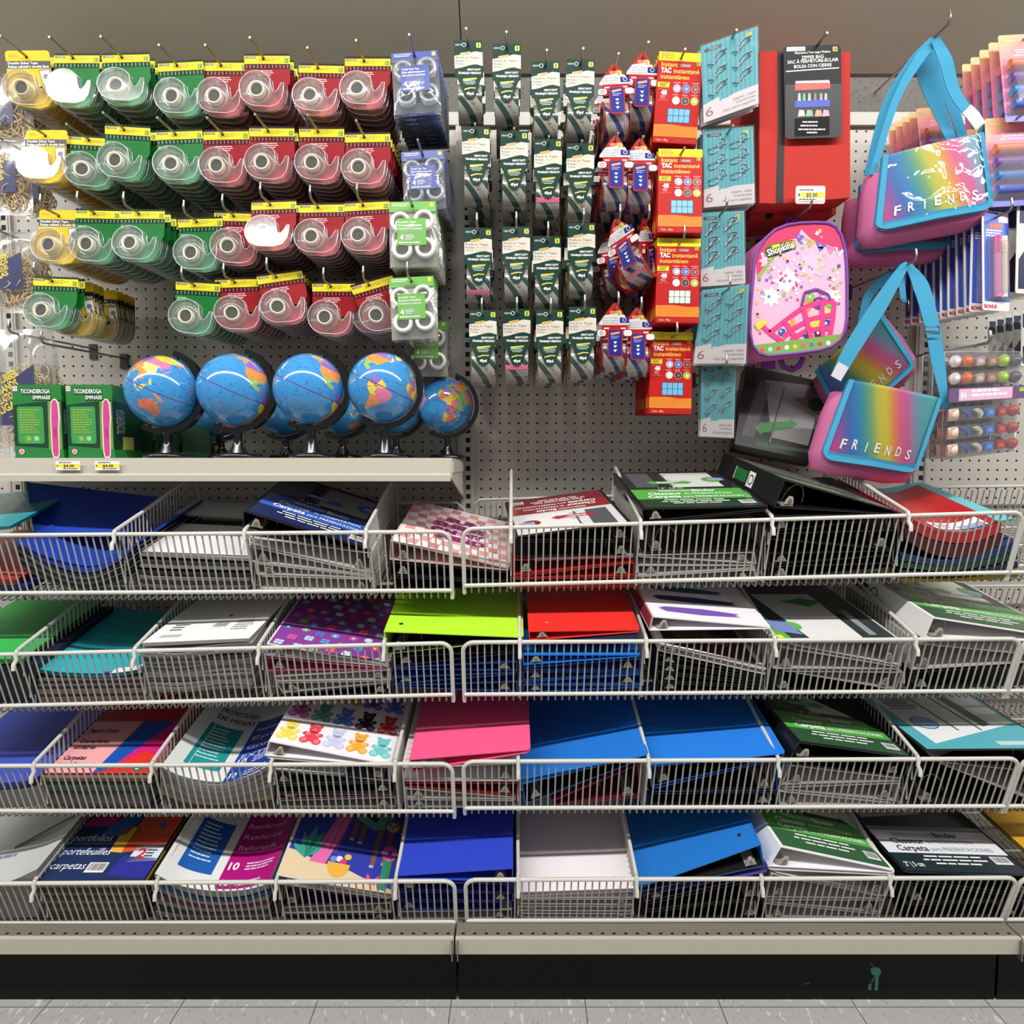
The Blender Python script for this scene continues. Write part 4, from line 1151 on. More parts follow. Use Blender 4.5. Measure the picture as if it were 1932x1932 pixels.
for k in range(9):
    c = [(214, 176, 90), (70, 60, 50), (176, 140, 120), (80, 84, 70), (190, 160, 140), (96, 96, 84), (150, 140, 122), (90, 84, 74), (120, 100, 84)][k]
    slab('portfolio_pack', f'tan and brown portfolio pack {ORD[k]} below the navy portfolios', 'portfolios', [(66, 1669 + k * 7.4), (272, 1669 + k * 7.4)], [(66, 1675 + k * 7.4), (272, 1675 + k * 7.4)], c, 11, group='packs under the navy portfolios')
slab('sheet_protector_pack', 'blue and magenta pack of reinforced sheet protectors in the bottom row', 'sheet protectors', [(292, 1648), (340, 1672), (400, 1684), (460, 1682), (506, 1668)], [(292, 1655), (340, 1680), (400, 1692), (460, 1690), (508, 1676)], (226, 228, 230), 11.8,
     art=protectors((36, 96, 176), (178, 24, 124), '10', ['Reinforced', 'Renforcé', 'Reforzada'], []), coat=.5, rough=.2)
for k in range(6):
    c = [(60, 110, 180), (196, 196, 196), (140, 40, 100), (180, 180, 180), (60, 60, 64), (170, 168, 166)][k]
    slab('sheet_protector_pack', f'pack {ORD[k]} below the blue and magenta sheet protectors', 'sheet protectors', [(294, 1660 + k * 12), (345, 1684 + k * 8.4), (400, 1696 + k * 6.4), (460, 1694 + k * 6.6), (508, 1680 + k * 9)], [(294, 1668 + k * 12), (345, 1691 + k * 8.4), (400, 1701 + k * 6.4), (460, 1699 + k * 6.6), (508, 1688 + k * 9)], c, 11, coat=.3, group='packs under the blue and magenta sheet protectors')
def sloth(A, W, D):
    def q(pts): return [(a * W, b * D) for a, b in pts]
    A.rect(.01 * W, .01 * D, .99 * W, .99 * D, P((52, 64, 168), .35, coat=.25))
    sand, pink, teal, brown, dkb = P((226, 204, 168), .35, coat=.25), P((226, 110, 170), .35, coat=.25), P((58, 160, 140), .35, coat=.25), P((128, 88, 74), .4), P((40, 24, 28), .4)
    A.poly(q([(.01, .01), (.99, .01), (.99, .06), (.7, .12), (.5, .18), (.3, .17), (.12, .24), (.01, .25)]), sand, 2)
    A.poly(q([(.22, .17), (.36, .17), (.46, .6), (.52, .98), (.34, .98), (.32, .6)]), pink, 3)
    for x in (.30, .36, .42): A.poly(q([(x - .01, .3), (x, .3), (x + .08, .95), (x + .07, .95)]), P((196, 70, 130), .4), 4)
    for a, l in ((1.9, .26), (1.55, .33), (1.25, .30), (.9, .22), (2.4, .22)):
        c, s_ = cos(a) * l, sin(a) * l
        A.poly([(.17 * W, .19 * D), (.17 * W + c * .5 * W - s_ * .14 * W, .19 * D + s_ * .5 * D + c * .12 * D), (.17 * W + c * W, .19 * D + s_ * D), (.17 * W + c * .5 * W + s_ * .14 * W, .19 * D + s_ * .5 * D - c * .12 * D)], teal, 5)
    A.poly(circ(.48 * W, .20 * D, .10 * W, 20, ry=.13 * D, a0=180, a1=360), P((236, 178, 70), .4), 6)
    for x, y, c in ((.42, .23, (110, 140, 220)), (.47, .24, (236, 230, 240)), (.51, .22, (220, 60, 110)), (.54, .27, (240, 190, 70))): A.circ(x * W, y * D, .032 * W, P(c, .4), 5, 12)
    A.poly(q([(.44, .90), (.52, .66), (.70, .58), (.86, .62), (.86, .80), (.74, .98), (.46, .98)]), P((104, 160, 136), .4), 6)
    for x, y0, y1, c in ((.50, .46, .72, brown), (.58, .44, .70, brown), (.74, .24, .66, brown), (.84, .28, .66, brown)):
        A.poly(q([(x, y1), (x + .06, y1), (x + .045, y0), (x + .005, y0)]), c, 5)
        for k in range(3): A.rect((x + .004 + .014 * k) * W, (y0 - .025) * D, (x + .012 + .014 * k) * W, y0 * D, WHITE, 6)
    A.poly(q([(.36, .98), (.5, .76), (.7, .66), (.72, .70), (.56, .82), (.44, .98)]), dkb, 7)
    A.circ(.87 * W, .66 * D, .085 * W, brown, 8); A.circ(.87 * W, .645 * D, .06 * W, P((214, 184, 156), .4), 9, ry=.05 * D)
    for x in (.84, .90): A.circ(x * W, .665 * D, .012 * W, dkb, 10, 10)
    A.circ(.87 * W, .64 * D, .012 * W, dkb, 10, 10)
    for x, y in ((.93, .86), (.78, .90), (.96, .60)): A.poly(star(x * W, y * D, .016 * W), P((226, 206, 130), .4), 4)
    A.rect(.86 * W, .04 * D, .94 * W, .36 * D, P((60, 140, 110), .4), 7)
    for k in range(8): A.circ((.90 + .05 * cos(k * pi / 4)) * W, (.38 + .05 * sin(k * pi / 4)) * D, .03 * W, P((232, 100, 170), .4), 8, 10)
    for s_ in (-1, 1): A.poly(q([(.80, .10), (.80 + s_ * .05, .16), (.80 + s_ * .06, .11), (.80 + s_ * .02, .06)]), P((232, 80, 130), .4), 8)
binder('navy binder with a sloth and cactus picture in the bottom row', (521, 1650), (738, 1693), (739, 1697), (520, 1668), 'L', (222, 218, 216), art=sloth, rough=.35, dx=.2)
binder('dark purple binder right under the sloth binder', (524, 1671), (736, 1699), (736, 1702), (527, 1710), 'L', (60, 40, 74))
binder('grey white binder third from the top under the sloth binder', (528, 1712), (737, 1703), (739, 1722), (532, 1724), 'R', (176, 172, 168))
binder('dark navy binder lowest under the sloth binder', (534, 1726), (738, 1724), (740, 1738), (536, 1738), 'R', (40, 48, 62))
binder('royal blue binder topping the pile left of the bottom-row gap', (746, 1652), (968, 1638), (968, 1664), (748, 1658), 'R', (44, 66, 190), rough=.4, length=11.8)
for k in range(3):
    binder(f'royal blue binder {ORD[k + 1]} from the top in the bottom-row pile at the gap', (748, 1662 + k * 19), (968, 1668 + k * 17), (968, 1684 + k * 17), (748, 1678 + k * 19), 'LRL'[k], (24, 34, 130), group='royal blue binders in the bottom row')
binder('grey binder lowest under the royal blue binders of the bottom row', (748, 1720), (966, 1716), (966, 1734), (750, 1736), 'R', (170, 166, 162))
binder('plain white binder topmost in the bottom row', (977, 1690), (1200, 1681), (1198, 1694), (978, 1695), 'R', (236, 226, 230), rough=.55, length=12)
for k in range(3):
    binder(f'pale grey binder {ORD[k + 1]} from the top under the plain white bottom-row binder', (978, 1697 + k * 13), (1196, 1696 + k * 14), (1194, 1708 + k * 12), (978, 1706 + k * 13), 'RLR'[k], (190, 184, 184), group='pale binders under the plain white one')
binder('sky blue binder steeply tilted in the bottom row', (1204, 1676), (1436, 1593), (1443, 1634), (1212, 1682), 'R', (22, 112, 196), inner=(14, 14, 15), hole=(1396, 1581), rough=.55, length=12)
binder('purple binder under the steeply tilted sky blue binder', (1214, 1688), (1450, 1644), (1448, 1650), (1216, 1702), 'L', (84, 58, 140), inner=(14, 14, 15))
for k in range(2):
    binder(f'black binder {ORD[k]} below the purple binder of the bottom row', (1218, 1706 + k * 15), (1440, 1656 + 40 * k), (1440, 1694 + 38 * k), (1220, 1718 + k * 16), 'R', KB, group='black binders under the purple one')
binder('white binder with green print in the bottom row', (1473, 1597), (1690, 1643), (1691, 1648), (1450, 1635), 'L', (236, 234, 236), art=insert_art(GRN, (54, 96, 62)), rough=.35, dx=-.9, length=11.8, sl=.13)
binder('white binder second from the top under the bottom-row green-print binder', (1450, 1640), (1688, 1651), (1672, 1692), (1460, 1646), 'R', (204, 200, 200))
binder('white binder third from the top under the bottom-row green-print binder', (1456, 1648), (1668, 1692), (1668, 1696), (1444, 1693), 'L', (186, 182, 182))
binder('white binder fourth from the top under the bottom-row green-print binder', (1444, 1697), (1668, 1698), (1660, 1722), (1446, 1702), 'R', (170, 166, 166))
binder('white binder lowest under the bottom-row green-print binder', (1444, 1704), (1660, 1724), (1660, 1732), (1444, 1732), 'L', (186, 182, 182))
def two_inch(A, W, D):
    dk, tl, wh, ink = P((34, 48, 56), .3, coat=.3), P((60, 120, 124), .3, coat=.3), P((226, 226, 232), .35, coat=.3), P((50, 48, 52), .4)
    A.rect(.02 * W, .01 * D, .98 * W, .98 * D, dk); A.rect(.02 * W, .20 * D, .98 * W, .45 * D, wh, 2); A.rect(.02 * W, .45 * D, .98 * W, .50 * D, P((140, 140, 146), .4), 2)
    A.poly([(.05 * W, .60 * D), (.6 * W, .66 * D), (.6 * W, .98 * D), (.05 * W, .98 * D)], P((176, 174, 174), .4), 2)
    lt = P((140, 146, 158), .4)
    A.text('PRESENTATION', .50 * W, .385 * D, .036 * D, lt, 4, w=.32 * W, align='r', bold=.01); A.text('Binder', .52 * W, .38 * D, .055 * D, ink, 4, w=.20 * W, bold=.02)
    A.text('Classeur', .12 * W, .305 * D, .058 * D, ink, 4, w=.27 * W, bold=.02); A.text('de PRÉSENTATION', .41 * W, .31 * D, .038 * D, lt, 4, w=.38 * W, bold=.01)
    A.text('Carpeta', .12 * W, .225 * D, .058 * D, ink, 4, w=.25 * W, bold=.02); A.text('para PRESENTACIONES', .39 * W, .23 * D, .038 * D, lt, 4, w=.50 * W, bold=.01)
    A.text('2" | 5 cm', .06 * W, .06 * D, .045 * D, WHITE, 4, w=.15 * W, bold=.02); A.lines(.24 * W, .175 * D, .52 * W, .11 * D, 3, WHITE, 4, seed=5, align='c', thick=.4); barcode(A, .80 * W, .10 * D, .14 * W, .08 * D, 4)
binder('black binder with white and slate printed cover at the right end of the bottom row', (1706, 1645), (1950, 1652), (1950, 1690), (1710, 1660), 'R', KB, coat=.3, art=two_inch, rough=.35, dx=-.9, length=11.8, sl=.13)
binder('black binder second under the white and slate printed binder of the bottom row', (1708, 1664), (1945, 1693), (1945, 1698), (1708, 1704), 'L', KB)
binder('black binder lowest under the white and slate printed binder of the bottom row', (1708, 1707), (1930, 1700), (1930, 1730), (1708, 1732), 'R', KB)
slab('folder', 'mustard yellow folder at the right edge of the bottom row', 'folder', [(1975, 1640), (2120, 1640)], [(1975, 1650), (2120, 1650)], (196, 150, 30), 12, dx=-1.5)
# green-label binder standing behind, under the backpack
o = at(1386, 838, 7.5); u = at(1533, 868, 7.5) - o; v = at(1408, 690, 2.5) - o
mb = MB(); nn = u.cross(v).normalized(); nn = nn if nn.y < 0 else -nn
t = thing('ring_binder', 'black binder with a green arrow print standing behind, under the pink backpack', 'binder', o)
mb.hexa([o, o + u, o + u + v, o + v], [p - nn * .035 for p in (o, o + u, o + u + v, o + v)], P(KB, .4, coat=.2))
A = Art(mb, o, u, v, nn)
A.ppoly([(1428, 715), (1538, 738), (1522, 852), (1452, 830)], P((120, 118, 118), .5))
A.ppoly([(1418, 716), (1440, 722), (1420, 828), (1396, 822)], P((70, 66, 70), .5))
A.ppoly([(1419, 808), (1432, 796), (1432, 800), (1484, 800), (1484, 796), (1497, 808), (1484, 818), (1484, 816), (1432, 820), (1432, 824)], P((52, 110, 50), .5), 2)
A.ppoly([(1428, 836), (1532, 862), (1533, 868), (1424, 845)], P((36, 66, 36), .5), 2)
x_, y_ = A.px(1528, 772); A.circ(x_, y_, .022, P((44, 90, 46), .5), 3)
child(mb, 'cover', t)
mb = MB()
p0, p1 = A.px(1466, 735), A.px(1449, 842)
mb.tube([A.pt(*p0, 6), A.pt(*p1, 6)], .0025, STEEL, 6); child(mb, 'ring_mechanism', t)
# ------------------------------------------------------------------ hooks and the goods hanging from them
SAG = 0.05
MM = 0.001
def hook(px, py, yin, label, out=2.0, r=.0027, curl=None):
    if curl is None: curl = py > 300 or px > 1700
    """peg hook through pixel (px, py) at yin inches; runs to the wall, tip turned up"""
    p = at(px, py, yin) + Vector((0, 0, .001))
    wall = p + Vector((0, (yin - .2) * I, yin * I * SAG))
    t = thing('peg_hook', label, 'peg hook', wall, 'peg hooks')
    mb = MB()
    d = (p - wall).normalized()
    e = p + d * out * I
    path = [wall, p, e]
    if curl:
        for k in range(1, 7):
            a = k * .33
            path.append(e + d * (.5 * I * sin(a)) + Vector((0, 0, .5 * I * (1 - cos(a)))))
        q = path[-1]; path.append(q + (q - path[-2]).normalized() * .35 * I)
    mb.tube(path, r, STEEL, 8); child(mb, 'rod', t)
    mb = MB(); mb.box((wall.x - .4 * I, -.2 * I, wall.z - 1.1 * I), (wall.x + .4 * I, -.02 * I, wall.z + .45 * I), DARKSTEEL); child(mb, 'mounting_plate', t)
    return p

def pose(p, roll=0.0, yaw=0.0, tilt=0.0, s=1.0):
    return Matrix.Translation(p) @ Matrix.Rotation(radians(yaw), 4, 'Z') @ Matrix.Rotation(radians(-roll), 4, 'Y') @ Matrix.Rotation(radians(tilt), 4, 'X') @ Matrix.Scale(s, 4)

def hang(proto, px, py, yin, front, behind, grp, n, pitch, roll=0.0, yaw=0.0, tilt=0.0, jit=1.5, s=1.0, back=None, hook_label=None, out=None, n_parts=1, x_drift=0.0, glare=False):
    p = hook(px, py, yin, hook_label, out or (3.0 if py < 300 else 1.8)) if hook_label else at(px, py, yin)
    if tilt == 0:                              # packs lean a little, face up; only those marked lean into the lamps' mirror angle
        z = p.z - .07
        mir = math.degrees(atan2(LZ - z, p.y - LY) - atan2(z - CZ, p.y - CY)) / 2
        tilt = -mir - .8 if glare else -RND.uniform(0, 8)
        if not glare and abs(tilt + mir) < 3.2: tilt = -mir + (3.6 if tilt > -mir else -3.6)
    for i in range(n):
        q = p + Vector((x_drift * i, pitch * i * I, pitch * i * I * SAG))
        f = i == 0
        j = 0 if f else RND.uniform(-jit, jit)
        k = (1 - i / max(1, n - 1)) if i else 1
        (proto if f or back is None else back).put(pose(q, roll * (1 if f else .35) + j, yaw * (1 if f else .3), tilt, s), front if f else behind, None if f else grp, whole=not (i < n_parts))

FILM = film((235, 240, 240), .07, .012, .11)
FILMSIDE = film((225, 230, 230), .08, .10, .15)
CREAM = P((232, 224, 196), .5)
def snail(R=37):
    pts = [(R * cos(radians(a)), R * sin(radians(a))) for a in range(35, 271, 12)]
    return pts + [(28, -39), (46, -34), (56, -21), (60, -2), (61, 11), (55, 11), (49, 0), (42, -8), (36, -7), (32, 6)]
def dispenser(card, low, txt, tapec, yellow=False):
    cx, cz = -12, -73
    mb = MB()
    A = Art(mb, (0, 0, 0), (MM, 0, 0), (0, 0, MM), (0, -1, 0))
    cm, lm = P(card, .5, .2), P(low, .4, .3)
    yl, dk = P((222, 204, 30), .5, .2), P(tuple(int(c * .28) for c in card), .5, .2)
    def mm(pts): return [(a * MM, b * MM) for a, b in pts]
    if not yellow:
        outl = [(-42, 8), (-42, -34), (-40, -50), (-36, -68), (40, -70), (50, -62), (55, -57), (58, -50), (58, 8)]
        mb.prism([(a * MM, 0, b * MM) for a, b in outl], (0, .0006, 0), cm, cap2=P((170, 170, 160), .6))
        A.poly(mm([(-42, 4), (-42, -13), (58, -13), (58, 4)]), yl, 1)
        A.poly(mm([(-42, 8), (-42, 4), (58, 4), (58, 8)]), dk, 1)
        A.poly(mm([(-42, -13), (-42, -24), (58, -24), (58, -13)]), dk, 1)
        for k in range(12):
            A.poly(mm([(-39 + 8.2 * k, -15), (-39 + 8.2 * k, -22), (-36 + 8.2 * k, -22), (-36 + 8.2 * k, -15)]), lm, 2)
            A.poly(mm([(-39 + 8.2 * k, 5), (-39 + 8.2 * k, 9.5), (-35 + 8.2 * k, 9.5), (-35 + 8.2 * k, 5)]), dk, 2)
        A.poly(mm(rrect(-40, -2, -16, 3, 2.4)), P((96, 92, 70), .5), 2); A.text('STUDIO', -35 * MM, -1.2 * MM, 3.2 * MM, CREAM, 3, w=17 * MM)
        A.poly(mm([(46, -11), (55, -11), (55, -1), (46, -1)]), P((90, 130, 50), .5), 2); A.text('1', 49 * MM, -9 * MM, 6 * MM, yl, 3, bold=.03)
        A.lines(-10 * MM, 1 * MM, 50 * MM, 9 * MM, 3, P((150, 136, 30), .5), 2, seed=4)
        if card[0] > 100:
            A.lines(-20 * MM, -27 * MM, 42 * MM, 13 * MM, 3, P((240, 200, 200), .5), 2, seed=5, align='c', thick=.4)
        else:
            A.lines(-38 * MM, -29 * MM, 22 * MM, 8 * MM, 2, P((190, 225, 190), .5), 2, seed=6)
    else:
        outl = rrect(-44, -64, 48, 12, 7)
        mb.prism([(a * MM, 0, b * MM) for a, b in outl], (0, .0006, 0), cm, cap2=P((170, 160, 120), .6))
        A.poly(mm([(-44, -10), (-44, -26), (48, -26), (48, -10)]), P((24, 24, 40), .45), 1)
        A.text('Double Sided Tape', -40 * MM, -17 * MM, 5 * MM, WHITE, 3, w=62 * MM, bold=.03)
        A.text('Ruban adhésif à double face', -40 * MM, -24.5 * MM, 5 * MM, WHITE, 3, w=84 * MM, bold=.03)
        A.lines(-38 * MM, 4 * MM, 22 * MM, 6 * MM, 2, P((190, 150, 30), .5), 2, seed=4)
        A.poly(mm([(22, -30), (46, -27), (48, -56), (28, -62)]), INK, 2); A.poly(mm([(23.5, -31.5), (44.5, -29), (46.5, -55), (29, -60)]), WHITE, 3)
        A.circ(36 * MM, -44 * MM, 6 * MM, P((120, 120, 120), .5), 4, 10); A.rect(38 * MM, -56 * MM, 42 * MM, -50 * MM, INK, 4)
    sn = [(a + cx, b + cz) for a, b in snail(35.5)]
    A.poly(mm(sn), lm if not yellow else cm, 3)
    top = [(a, b) for a, b in sn if b > cz - 6 and a < cx + 30]
    if not yellow:
        hb = [(cx - 35, cz - 6)] + [(cx + 35 * cos(radians(a)), cz + 35 * sin(radians(a))) for a in range(175, 39, -9)] + [(cx + 26, cz - 6)]
        A.poly(mm(hb), P(tuple(int(c * .62 + 40) for c in card), .4), 4)
        for k in range(7):
            x = cx - 30 + 8 * k; h = sqrt(max(0, 34 ** 2 - (x - cx) ** 2))
            if h > 8: A.poly(mm([(x, cz + 2), (x + 3.4, cz + 2), (x + 3.4, cz + min(h, sqrt(max(1, 34 ** 2 - (x + 3.4 - cx) ** 2)))), (x, cz + min(h, sqrt(max(1, 34 ** 2 - (x + 3.4 - cx) ** 2))))]), P(tuple(int(c * .4 + 24) for c in card), .4), 5)
        A.rect((cx - 35) * MM, (cz - 6) * MM, (cx - 14) * MM, (cz - 2.5) * MM, P((190, 200, 195), .4), 6)
        A.text('3/4" x 500"', (cx - 12) * MM, (cz + 26) * MM, 4 * MM, WHITE, 6, w=20 * MM); A.text('18mm x 12.7m', (cx - 12) * MM, (cz + 21) * MM, 3.6 * MM, WHITE, 6, w=21 * MM)
    A.lines((cx - 16) * MM, (cz - 24) * MM, 40 * MM, 12 * MM, 3, P(txt, .5), 5, seed=7, align='c', thick=.35)
    A.circ(0, -2 * MM, 3 * MM, SLOT, 3, 12)
    # clear C-shaped case
    sh = MB()
    o = [((a + cx) * MM, -.016, (b + cz) * MM) for a, b in snail(37)]
    sh.poly(o[::-1], FILM)
    sh.wall(o, (0, .017, 0), FILMSIDE)
    k2 = [((a * 1.04 + cx) * MM, -.001, (b * 1.04 + cz) * MM) for a, b in snail(37)]
    sh.tube(k2, .0009, FILMSIDE, 4, closed=True)
    rim = [((a + cx) * MM, -.016, (b + cz) * MM) for a, b in snail(37)]
    sh.tube(rim, .0008, film((250, 252, 252), .55, .2, .2), 4, closed=True)
    # roll and its paper core
    rl = MB()
    M = Matrix.Translation((cx * MM, 0, cz * MM)) @ Matrix.Rotation(pi / 2, 4, 'X')
    rl.lathe([(.0165, .002), (.030, .002), (.030, .0135), (.0165, .0135)], film(tapec, .06, .03, .2), 28, M)
    co = MB()
    co.lathe([(.0165, .0012), (.0168, .0148), (.0136, .0148), (.0132, .0012)], CREAM if not yellow else P((206, 186, 140), .5), 28, M)
    co.lathe([(.0001, .0100), (.0135, .0100)], P((50, 42, 38), .7, .2), 24, M)
    return [('card', mb, None, None), ('case', sh, None, 'clear plastic C-shaped case'), ('tape_roll', rl, None, None), ('core', co, 2, 'cream paper core')]
GREEN_T = Proto('green_tape_dispenser', 'tape', dispenser((12, 108, 42), (62, 142, 96), (34, 80, 54), (170, 206, 186)))
RED_T = Proto('red_tape_dispenser', 'tape', dispenser((146, 8, 24), (176, 58, 70), (110, 34, 44), (214, 140, 140)))
YEL_T = Proto('yellow_tape_dispenser', 'tape', dispenser((222, 184, 20), (222, 184, 20), (120, 100, 30), (236, 210, 120), True))
PR = {'g': (GREEN_T, 'green'), 'r': (RED_T, 'red'), 'y': (YEL_T, 'yellow')}
TAPES = [  # kind, hole pixel, roll, yaw, depth of the front pack
    [('y', 50, 107, 4, 6, 11), ('g', 138, 109, 0, 0, 11), ('g', 230, 108, 5, 6, 11), ('g', 334, 123, 3, 0, 11), ('r', 417, 123, 0, 0, 10.8), ('r', 497, 110, 0, 0, 11.2), ('r', 600, 128, -1, 0, 11.2), ('r', 687, 115, 0, 0, 11.2)],
    [('y', 86, 256, 0, 0, 11), ('g', 168, 264, 1, 10, 10.4), ('g', 234, 244, -3, 0, 11.4), ('g', 331, 253, 5, 6, 11), ('r', 420, 253, 1, 0, 11.2), ('r', 506, 247, 0, 0, 11.2), ('r', 600, 248, 0, 0, 11.2), ('r', 687, 258, 1, 0, 11.2)],
    [('y', 111, 407, -1, 0, 11), ('g', 178, 402, -1, 0, 11.2), ('g', 262, 403, 0, 0, 11.2), ('g', 371, 418, 2, 0, 11), ('r', 441, 407, 1, 6, 10.8), ('r', 510, 386, 2, 0, 11.4), ('r', 600, 391, 1, 0, 11.2), ('r', 685, 387, 3, 0, 11.2)],
    [('g', 99, 530, -2, 0, 11.2), ('g', 367, 538, -3, 0, 11.2), ('r', 443, 532, 5, 12, 10.8), ('r', 521, 522, 12, 14, 10.8), ('r', 624, 540, 0, 0, 10.6), ('r', 696, 537, 20, 16, 10.6)]]
for r, row in enumerate(TAPES):
    cnt = {}
    for c, (k, px, py, roll, yaw, yin) in enumerate(row):
        pr, cn = PR[k]
        cnt[k] = cnt.get(k, 0) + 1
        o = ORD[cnt[k] - 1]
        which = f'{cn} stack' if k == 'y' else f'{o} {cn} stack from the left'
        if r == 3 and k == 'g' : which = ['lone green stack at the left', 'green stack next to the reds'][cnt[k] - 1]
        n = 9 if not (r == 3 and c == 0) else 2
        pit = 1.02 if r < 3 else .95
        hang(pr, px, py, yin, f'{cn}-carded clear tape dispenser fronting the {which}, {ROWN[r]} row', f'{cn}-carded clear tape dispenser behind the front one, {which}, {ROWN[r]} row',
             f'{cn} tape dispensers of the {which}, {ROWN[r]} row', n, pit, roll, yaw, hook_label=f'peg hook holding the {which} of tape, {ROWN[r]} row', n_parts=2, glare=(r, c) in ((0, 1), (1, 0), (2, 5)))
# yellow packs hung deeper on the lone green hook
p0 = at(99, 530, 11.2)
for i in range(10):
    d = (1.9 + .75 * i) if i < 3 else (4.6 + .5 * i)
    q = p0 + Vector((.012 if i < 3 else .004, d * I, d * I * SAG - (.004 if i < 3 else .0)))
    YEL_T.put(pose(q, RND.uniform(-3, 3), 4), 'yellow-carded tape dispenser hung deep behind the lone green one, bottom row at the left', 'yellow tape dispensers behind the lone green one', whole=i not in (0, 3))
hook(100, 652, 11, 'empty peg hook below the lone green tape stack at the left', 1.0)

# ---- bags with four tape rolls
def fourpack(card, ringc, ringhaze):
    mb = MB(); A = Art(mb, (0, 0, 0), (1, 0, 0), (0, 0, 1), (0, -1, 0)); m = P(card, .35, coat=.3)
    w = .051
    mb.box((-w, 0, -.014), (w, .002, .008), m)
    A.lines(-.045, .004, .05, .008, 2, WHITE, 2, seed=3); A.rect(.038, -.004, .046, .005, P((220, 216, 60), .5), 2)
    A.circ(0, -.002, .003, SLOT, 3, 12)
    lb = MB(); B = Art(lb, (0, -.0165, 0), (1, 0, 0), (0, 0, 1), (0, -1, 0))
    B.poly(rrect(-.031, -.094, .031, -.036, .002), m, 0)
    for b, y, wd in ((('Crystal Clear Tape' if card[2] > 100 else 'Invisible Tape'), -.046, .038), ('Ruban adhésif transparent' if card[2] > 100 else 'Ruban invisible', -.053, .05), ('Cinta adhesiva transparente', -.060, .05)):
        B.text(b, -.028, y, .0042, WHITE, 2, w=wd, bold=.02)
    B.text('4', -.026, -.083, .012, WHITE, 2, bold=.02); B.lines(-.014, -.072, .02, .012, 3, WHITE, 2, seed=5); B.lines(-.028, -.087, .05, .006, 1, WHITE, 2, seed=6)
    rings = []
    rm = film(ringc, ringhaze, .1, .2)
    for k, (x, z) in enumerate(((-.025, -.042), (.026, -.038), (-.022, -.100), (.028, -.098))):
        rb = MB(); rb.lathe([(.014, .001), (.022, .001), (.022, .015), (.014, .015)], rm, 26, Matrix.Translation((x, 0, z)) @ Matrix.Rotation(pi / 2, 4, 'X'), closed=True)
        rings.append(('tape_roll', rb, None, None))
    bg = MB(); f = film((236, 238, 240), .08, .03, .10, bump=(14, .25))
    def surf(u, v): return Vector((-w + 2 * w * u, -.004 - .014 * (sin(pi * u) ** .5) * (sin(pi * min(1, v * 1.02)) ** .5), -.012 - .124 * v))
    bg.grid(surf, 10, 10, f)
    bg.grid(lambda u, v: (-w + 2 * w * u, .004, -.012 - .124 * v), 1, 1, P(tuple(int(c * .25 + 60) for c in card), .5) if card[2] > 100 else P((150, 152, 138), .5))
    bg.add([(-w, -.004, -.136), (w, -.004, -.136), (w, .004, -.136), (-w, .004, -.136)], [(0, 1, 2, 3)], f)
    return [('header_card', mb, None, None), ('label_card', lb, None, None)] + rings + [('bag', bg, None, 'clear plastic bag')]
BLUE4 = Proto('blue_tape_bag', 'tape pack', fourpack((32, 60, 148), (200, 206, 220), .30))
GREEN4 = Proto('green_tape_bag', 'tape pack', fourpack((104, 172, 66), (240, 238, 230), .92))
for pr, cn, px, py, yin, roll, s, row in ((BLUE4, 'blue', 782, 105, 11.4, 4, 1.0, 0), (BLUE4, 'blue', 797, 292, 10.2, 3, .93, 1), (GREEN4, 'green', 778, 388, 11.4, 1, 1.02, 2), (GREEN4, 'green', 776, 530, 11.4, 3, .98, 3)):
    hang(pr, px, py, yin, f'bag of four tape rolls with {cn} label fronting the {ROWN[row]} row stack', f'bag of four tape rolls with {cn} label behind the front one, {ROWN[row]} row',
         f'{cn} label tape bags in the {ROWN[row]} row', 9 if row < 3 else 4, .85 if row < 3 else .8, roll, 0, s=s, hook_label=f'peg hook holding the {cn} label tape bags, {ROWN[row]} row', x_drift=.0008)
hang(GREEN4, 806, 612, 6.0, 'bag of white tape rolls hanging deep behind the front bags, bottom row', 'bag of white tape rolls at the wall end of the bottom row hook', 'deep green label tape bags of the bottom row', 4, .9, 0, s=.95)

# ---- heavy packing tape: header card and a roll seen edge on
def g_stripe(c1, c2, c3, per, slope):
    def fn(nt):
        x, y, z, ob = nxyz(nt)
        f = nmath(nt, 'FRACT', nmath(nt, 'DIVIDE', nmath(nt, 'ADD', nmath(nt, 'MULTIPLY', z, slope), x), per))
        n = nt.nodes.new('ShaderNodeTexNoise'); n.inputs['Scale'].default_value = 260; nt.links.new(ob, n.inputs['Vector'])
        t = nmath(nt, 'GREATER_THAN', n.outputs['Fac'], .56)
        mid = nmath(nt, 'MULTIPLY', nmath(nt, 'GREATER_THAN', f, .5), nmath(nt, 'LESS_THAN', f, .72))
        c = nmix(nt, nmath(nt, 'GREATER_THAN', f, .34), c1, c2)
        c = nmix(nt, nmath(nt, 'MULTIPLY', mid, t), c, c3)
        return c
    return fn
STR_G = graph('striped_green_tape', g_stripe((40, 66, 60), (156, 154, 146), (112, 108, 76), .044, .9), .25, .5, .5)
STR_B = graph('striped_blue_tape', g_stripe((52, 62, 120), (172, 168, 164), (190, 100, 84), .036, .8), .25, .5, .5)
def g_dots(nt):
    x, y, z, ob = nxyz(nt)
    a = nmath(nt, 'SUBTRACT', nmath(nt, 'FRACT', nmath(nt, 'DIVIDE', nmath(nt, 'ADD', x, z), .006)), .5)
    b = nmath(nt, 'SUBTRACT', nmath(nt, 'FRACT', nmath(nt, 'DIVIDE', nmath(nt, 'SUBTRACT', x, z), .006)), .5)
    d = nmath(nt, 'ADD', nmath(nt, 'MULTIPLY', a, a), nmath(nt, 'MULTIPLY', b, b))
    return nmix(nt, nmath(nt, 'LESS_THAN', d, .07), (206, 54, 110), (240, 214, 222))
